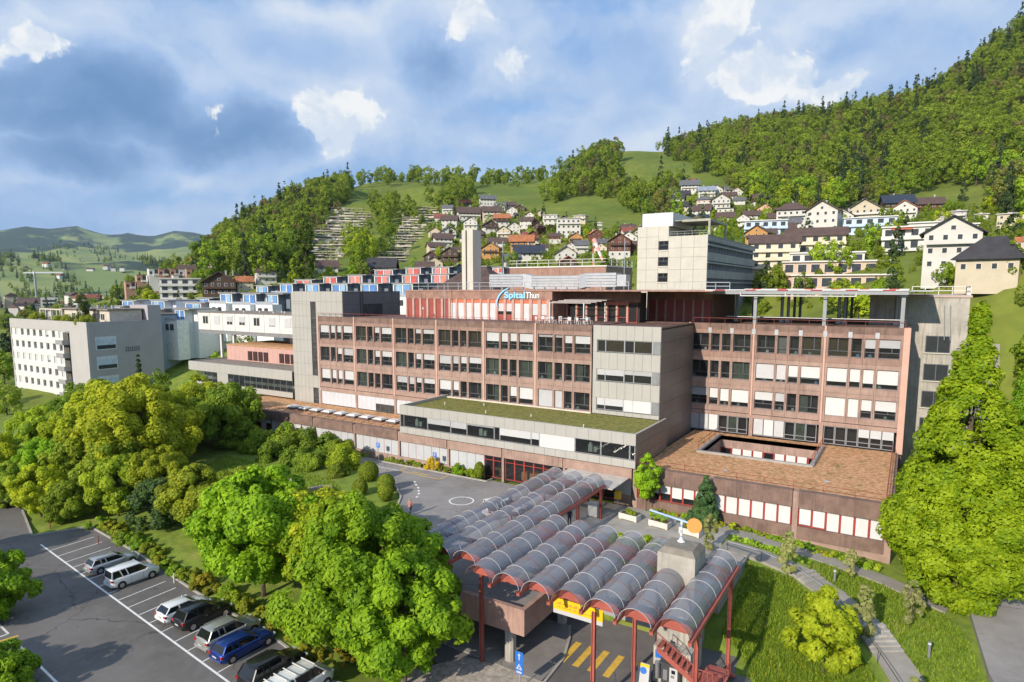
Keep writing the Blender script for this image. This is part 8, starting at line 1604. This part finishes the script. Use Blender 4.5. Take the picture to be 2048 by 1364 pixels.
# hedge-like undergrowth on the slopes
# ------------------------------------------------------------------ town, far hills
def far_land():
    a = np.arange(-9000, -300, 90.); b = np.arange(-1200, 9000, 90.); X, Y = np.meshgrid(a, b); dx, dy = X - CAM[0], Y - CAM[1]; D = np.hypot(dx, dy); th = np.degrees(np.arctan2(dx, dy))
    def ridge(d0, wd, hgt): return hgt * np.exp(-((D - d0) / wd) ** 2)
    w1 = 1 + .10 * np.sin(th * .9 + 1) + .08 * np.sin(th * 2.3); w2 = 1 + .05 * np.sin(th * .75 + 1.2) + .035 * np.sin(th * 1.9 + .5) + .02 * np.sin(th * 4.1)
    Z = -9 + 40 * np.clip((D - 1500) / 900, 0, 1) + ridge(2600, 500, 75) * w1 + ridge(4300, 900, 200) * (2 - w1) + ridge(6800, 1200, 480) * w2
    Z = np.where(D < 1000, -14, Z); m = bpy.data.materials.new('far_hills'); m.use_nodes = True; g = N(m.node_tree); bs = g.n['Principled BSDF']; p = g.new('ShaderNodeNewGeometry').outputs['Position']
    hgt = g.math('MULTIPLY', g.new('ShaderNodeSeparateXYZ', Vector=p).outputs[2], .00035); f = g.ss(g.math('ADD', g.noise(p, .0021, 6, .62), g.math('SUBTRACT', hgt, .10)), .45, .53); c = g.mix(g.ss(g.noise(p, .006, 3), .35, .65), (.17, .23, .06), (.27, .30, .08)); c = g.mix(f, c, (.022, .045, .022)); g.put(bs, 'Base__Color', c); g.put(bs, 'Roughness', .95)
    o = put('far_hills', grid_mesh('far_hills', a, b, Z)); o.data.materials.append(m); tag(o, kind='structure')
    def zz(x, y):
        i = min(len(a) - 1, max(0, int(round((x - a[0]) / 90)))); j = min(len(b) - 1, max(0, int(round((y - b[0]) / 90)))); return float(Z[j, i])
    rng = random.Random(5); P = []
    def at(th_, d): t_ = R(th_); return CAM[0] + d * math.sin(t_), CAM[1] + d * math.cos(t_)
    for i in range(2600):
        th_ = rng.uniform(-74, -52); d = rng.choice((rng.gauss(2450, 130), rng.gauss(3900, 300), rng.uniform(1150, 2200))); x, y = at(th_, d)
        if math.sin(th_ * 1.9 + d * .004) + math.sin(th_ * .7 + d * .0021 + 1) < .15: continue
        k = 'c' if rng.random() < .6 else 'b'; P.append((x, y, max(zz(x, y), -9) - 1, rng.uniform(.8, 1.3), rng.uniform(0, 6.3), IDX[k, rng.randrange(3), rng.randrange(2)]))
    for i in range(420):
        th_ = rng.uniform(-73, -55); d = rng.uniform(420, 1250); x, y = at(th_, d); P.append((x, y, max(h1(x, y) if x > -800 else -9, -9) - .5, rng.uniform(.35, .75), rng.uniform(0, 6.3), IDX[rng.choice('bbbc'), rng.randrange(3), rng.randrange(2)]))
    instancer('valley_woods', 'strips of conifer wood and trees across the valley', P, protos)
    for i in range(120):
        th_ = rng.uniform(-73.5, -57.5); d = rng.uniform(620, 1300); x, y = at(th_, d); z = max(h1(x, y) if x > -800 else -8, -8.5); w_ = rng.uniform(9, 22); hh = rng.uniform(6, 13); t = thing('town_house', 'small town building in the valley beyond the apartment block', 'house', (x, y, z - 1), rng.uniform(0, 3), 'town buildings in the valley')
        rel('wall', M().box(-w_ / 2, w_ / 2, -6, 6, 0, hh), t, rng.choice((white_p, WM['cream'], WM['grey'], WM['white'])))
        if rng.random() < .55: rel('roof', M().extx([(-6.6, hh), (6.6, hh), (0, hh + 4)], -w_ / 2 - .6, w_ / 2 + .6), t, RM[rng.choice(('red', 'brown', 'orange', 'brown'))])
        else: rel('roof', M().box(-w_ / 2, w_ / 2, -6, 6, hh, hh + .4), t, gravel_roof)
        p = rel('window', M().box(-w_ * .4, w_ * .4, -6.1, -6, hh * .55, hh * .75), t, win_d); rel('window', M().box(-w_ * .4, w_ * .4, -6.1, -6, hh * .2, hh * .4), t, win_d)
    for i in range(46):
        th_ = rng.uniform(-72, -53); d = rng.gauss(3350, 90) if i % 2 else rng.gauss(2250, 60); x, y = at(th_, d); z = zz(x, y); t = thing('village_house', 'tiny house of a village on the far hills', 'house', (x, y, z), rng.uniform(0, 3), 'far village houses'); rel('wall', M().box(-9, 9, -6, 6, -3, 7), t, white_p); rel('roof', M().extx([(-7, 7), (7, 7), (0, 12)], -10, 10), t, RM[rng.choice(('brown', 'red'))])
    x, y = at(-70.6, 1250); t = thing('church_tower', 'white church tower standing out of the valley town', 'church', (x, y, -9)); put('shaft', M().box(x - 5, x + 5, y - 5, y + 5, -9, 42), t, (0, 0, 0), white_p); put('spire', M().add([(x - 5.5, y - 5.5, 42), (x + 5.5, y - 5.5, 42), (x + 5.5, y + 5.5, 42), (x - 5.5, y + 5.5, 42), (x, y, 49)], [(0, 1, 4), (1, 2, 4), (2, 3, 4), (3, 0, 4)]), t, (0, 0, 0), RM['brown'])
    x, y = at(-68.3, 1000); t = thing('tower_crane', 'thin pale tower crane above the valley town', 'crane', (x, y, -8)); put('mast', M().box(x - .9, x + .9, y - .9, y + .9, -8, 41), t, (0, 0, 0), galv); put('jib', M().bar((x - 14, y - 6, 42), (x + 38, y + 16, 42), 1.4, 1.6), t, (0, 0, 0), galv); put('cabin', M().box(x - 1.3, x + 1.3, y - 1.3, y + 1.3, 40.2, 43.5), t, (0, 0, 0), white_p)
far_land()
# ------------------------------------------------------------------ air
hm = bpy.data.materials.new('haze_air'); hm.use_nodes = True; g = N(hm.node_tree); g.n.remove(g.n['Principled BSDF']); pv = g.new('ShaderNodeVolumePrincipled'); pv.inputs['Color'].default_value = (.58, .78, 1, 1); pv.inputs['Density'].default_value = 4.2e-5; pv.inputs['Anisotropy'].default_value = .1
g.l.new(pv.outputs[0], g.n['Material Output'].inputs['Volume'])
hz_o = put('haze', M().box(-15000, 3400, -4400, 16500, -30, 820), None, (0, 0, 0), hm); tag(hz_o, 'thin blue air over the whole valley', kind='stuff')
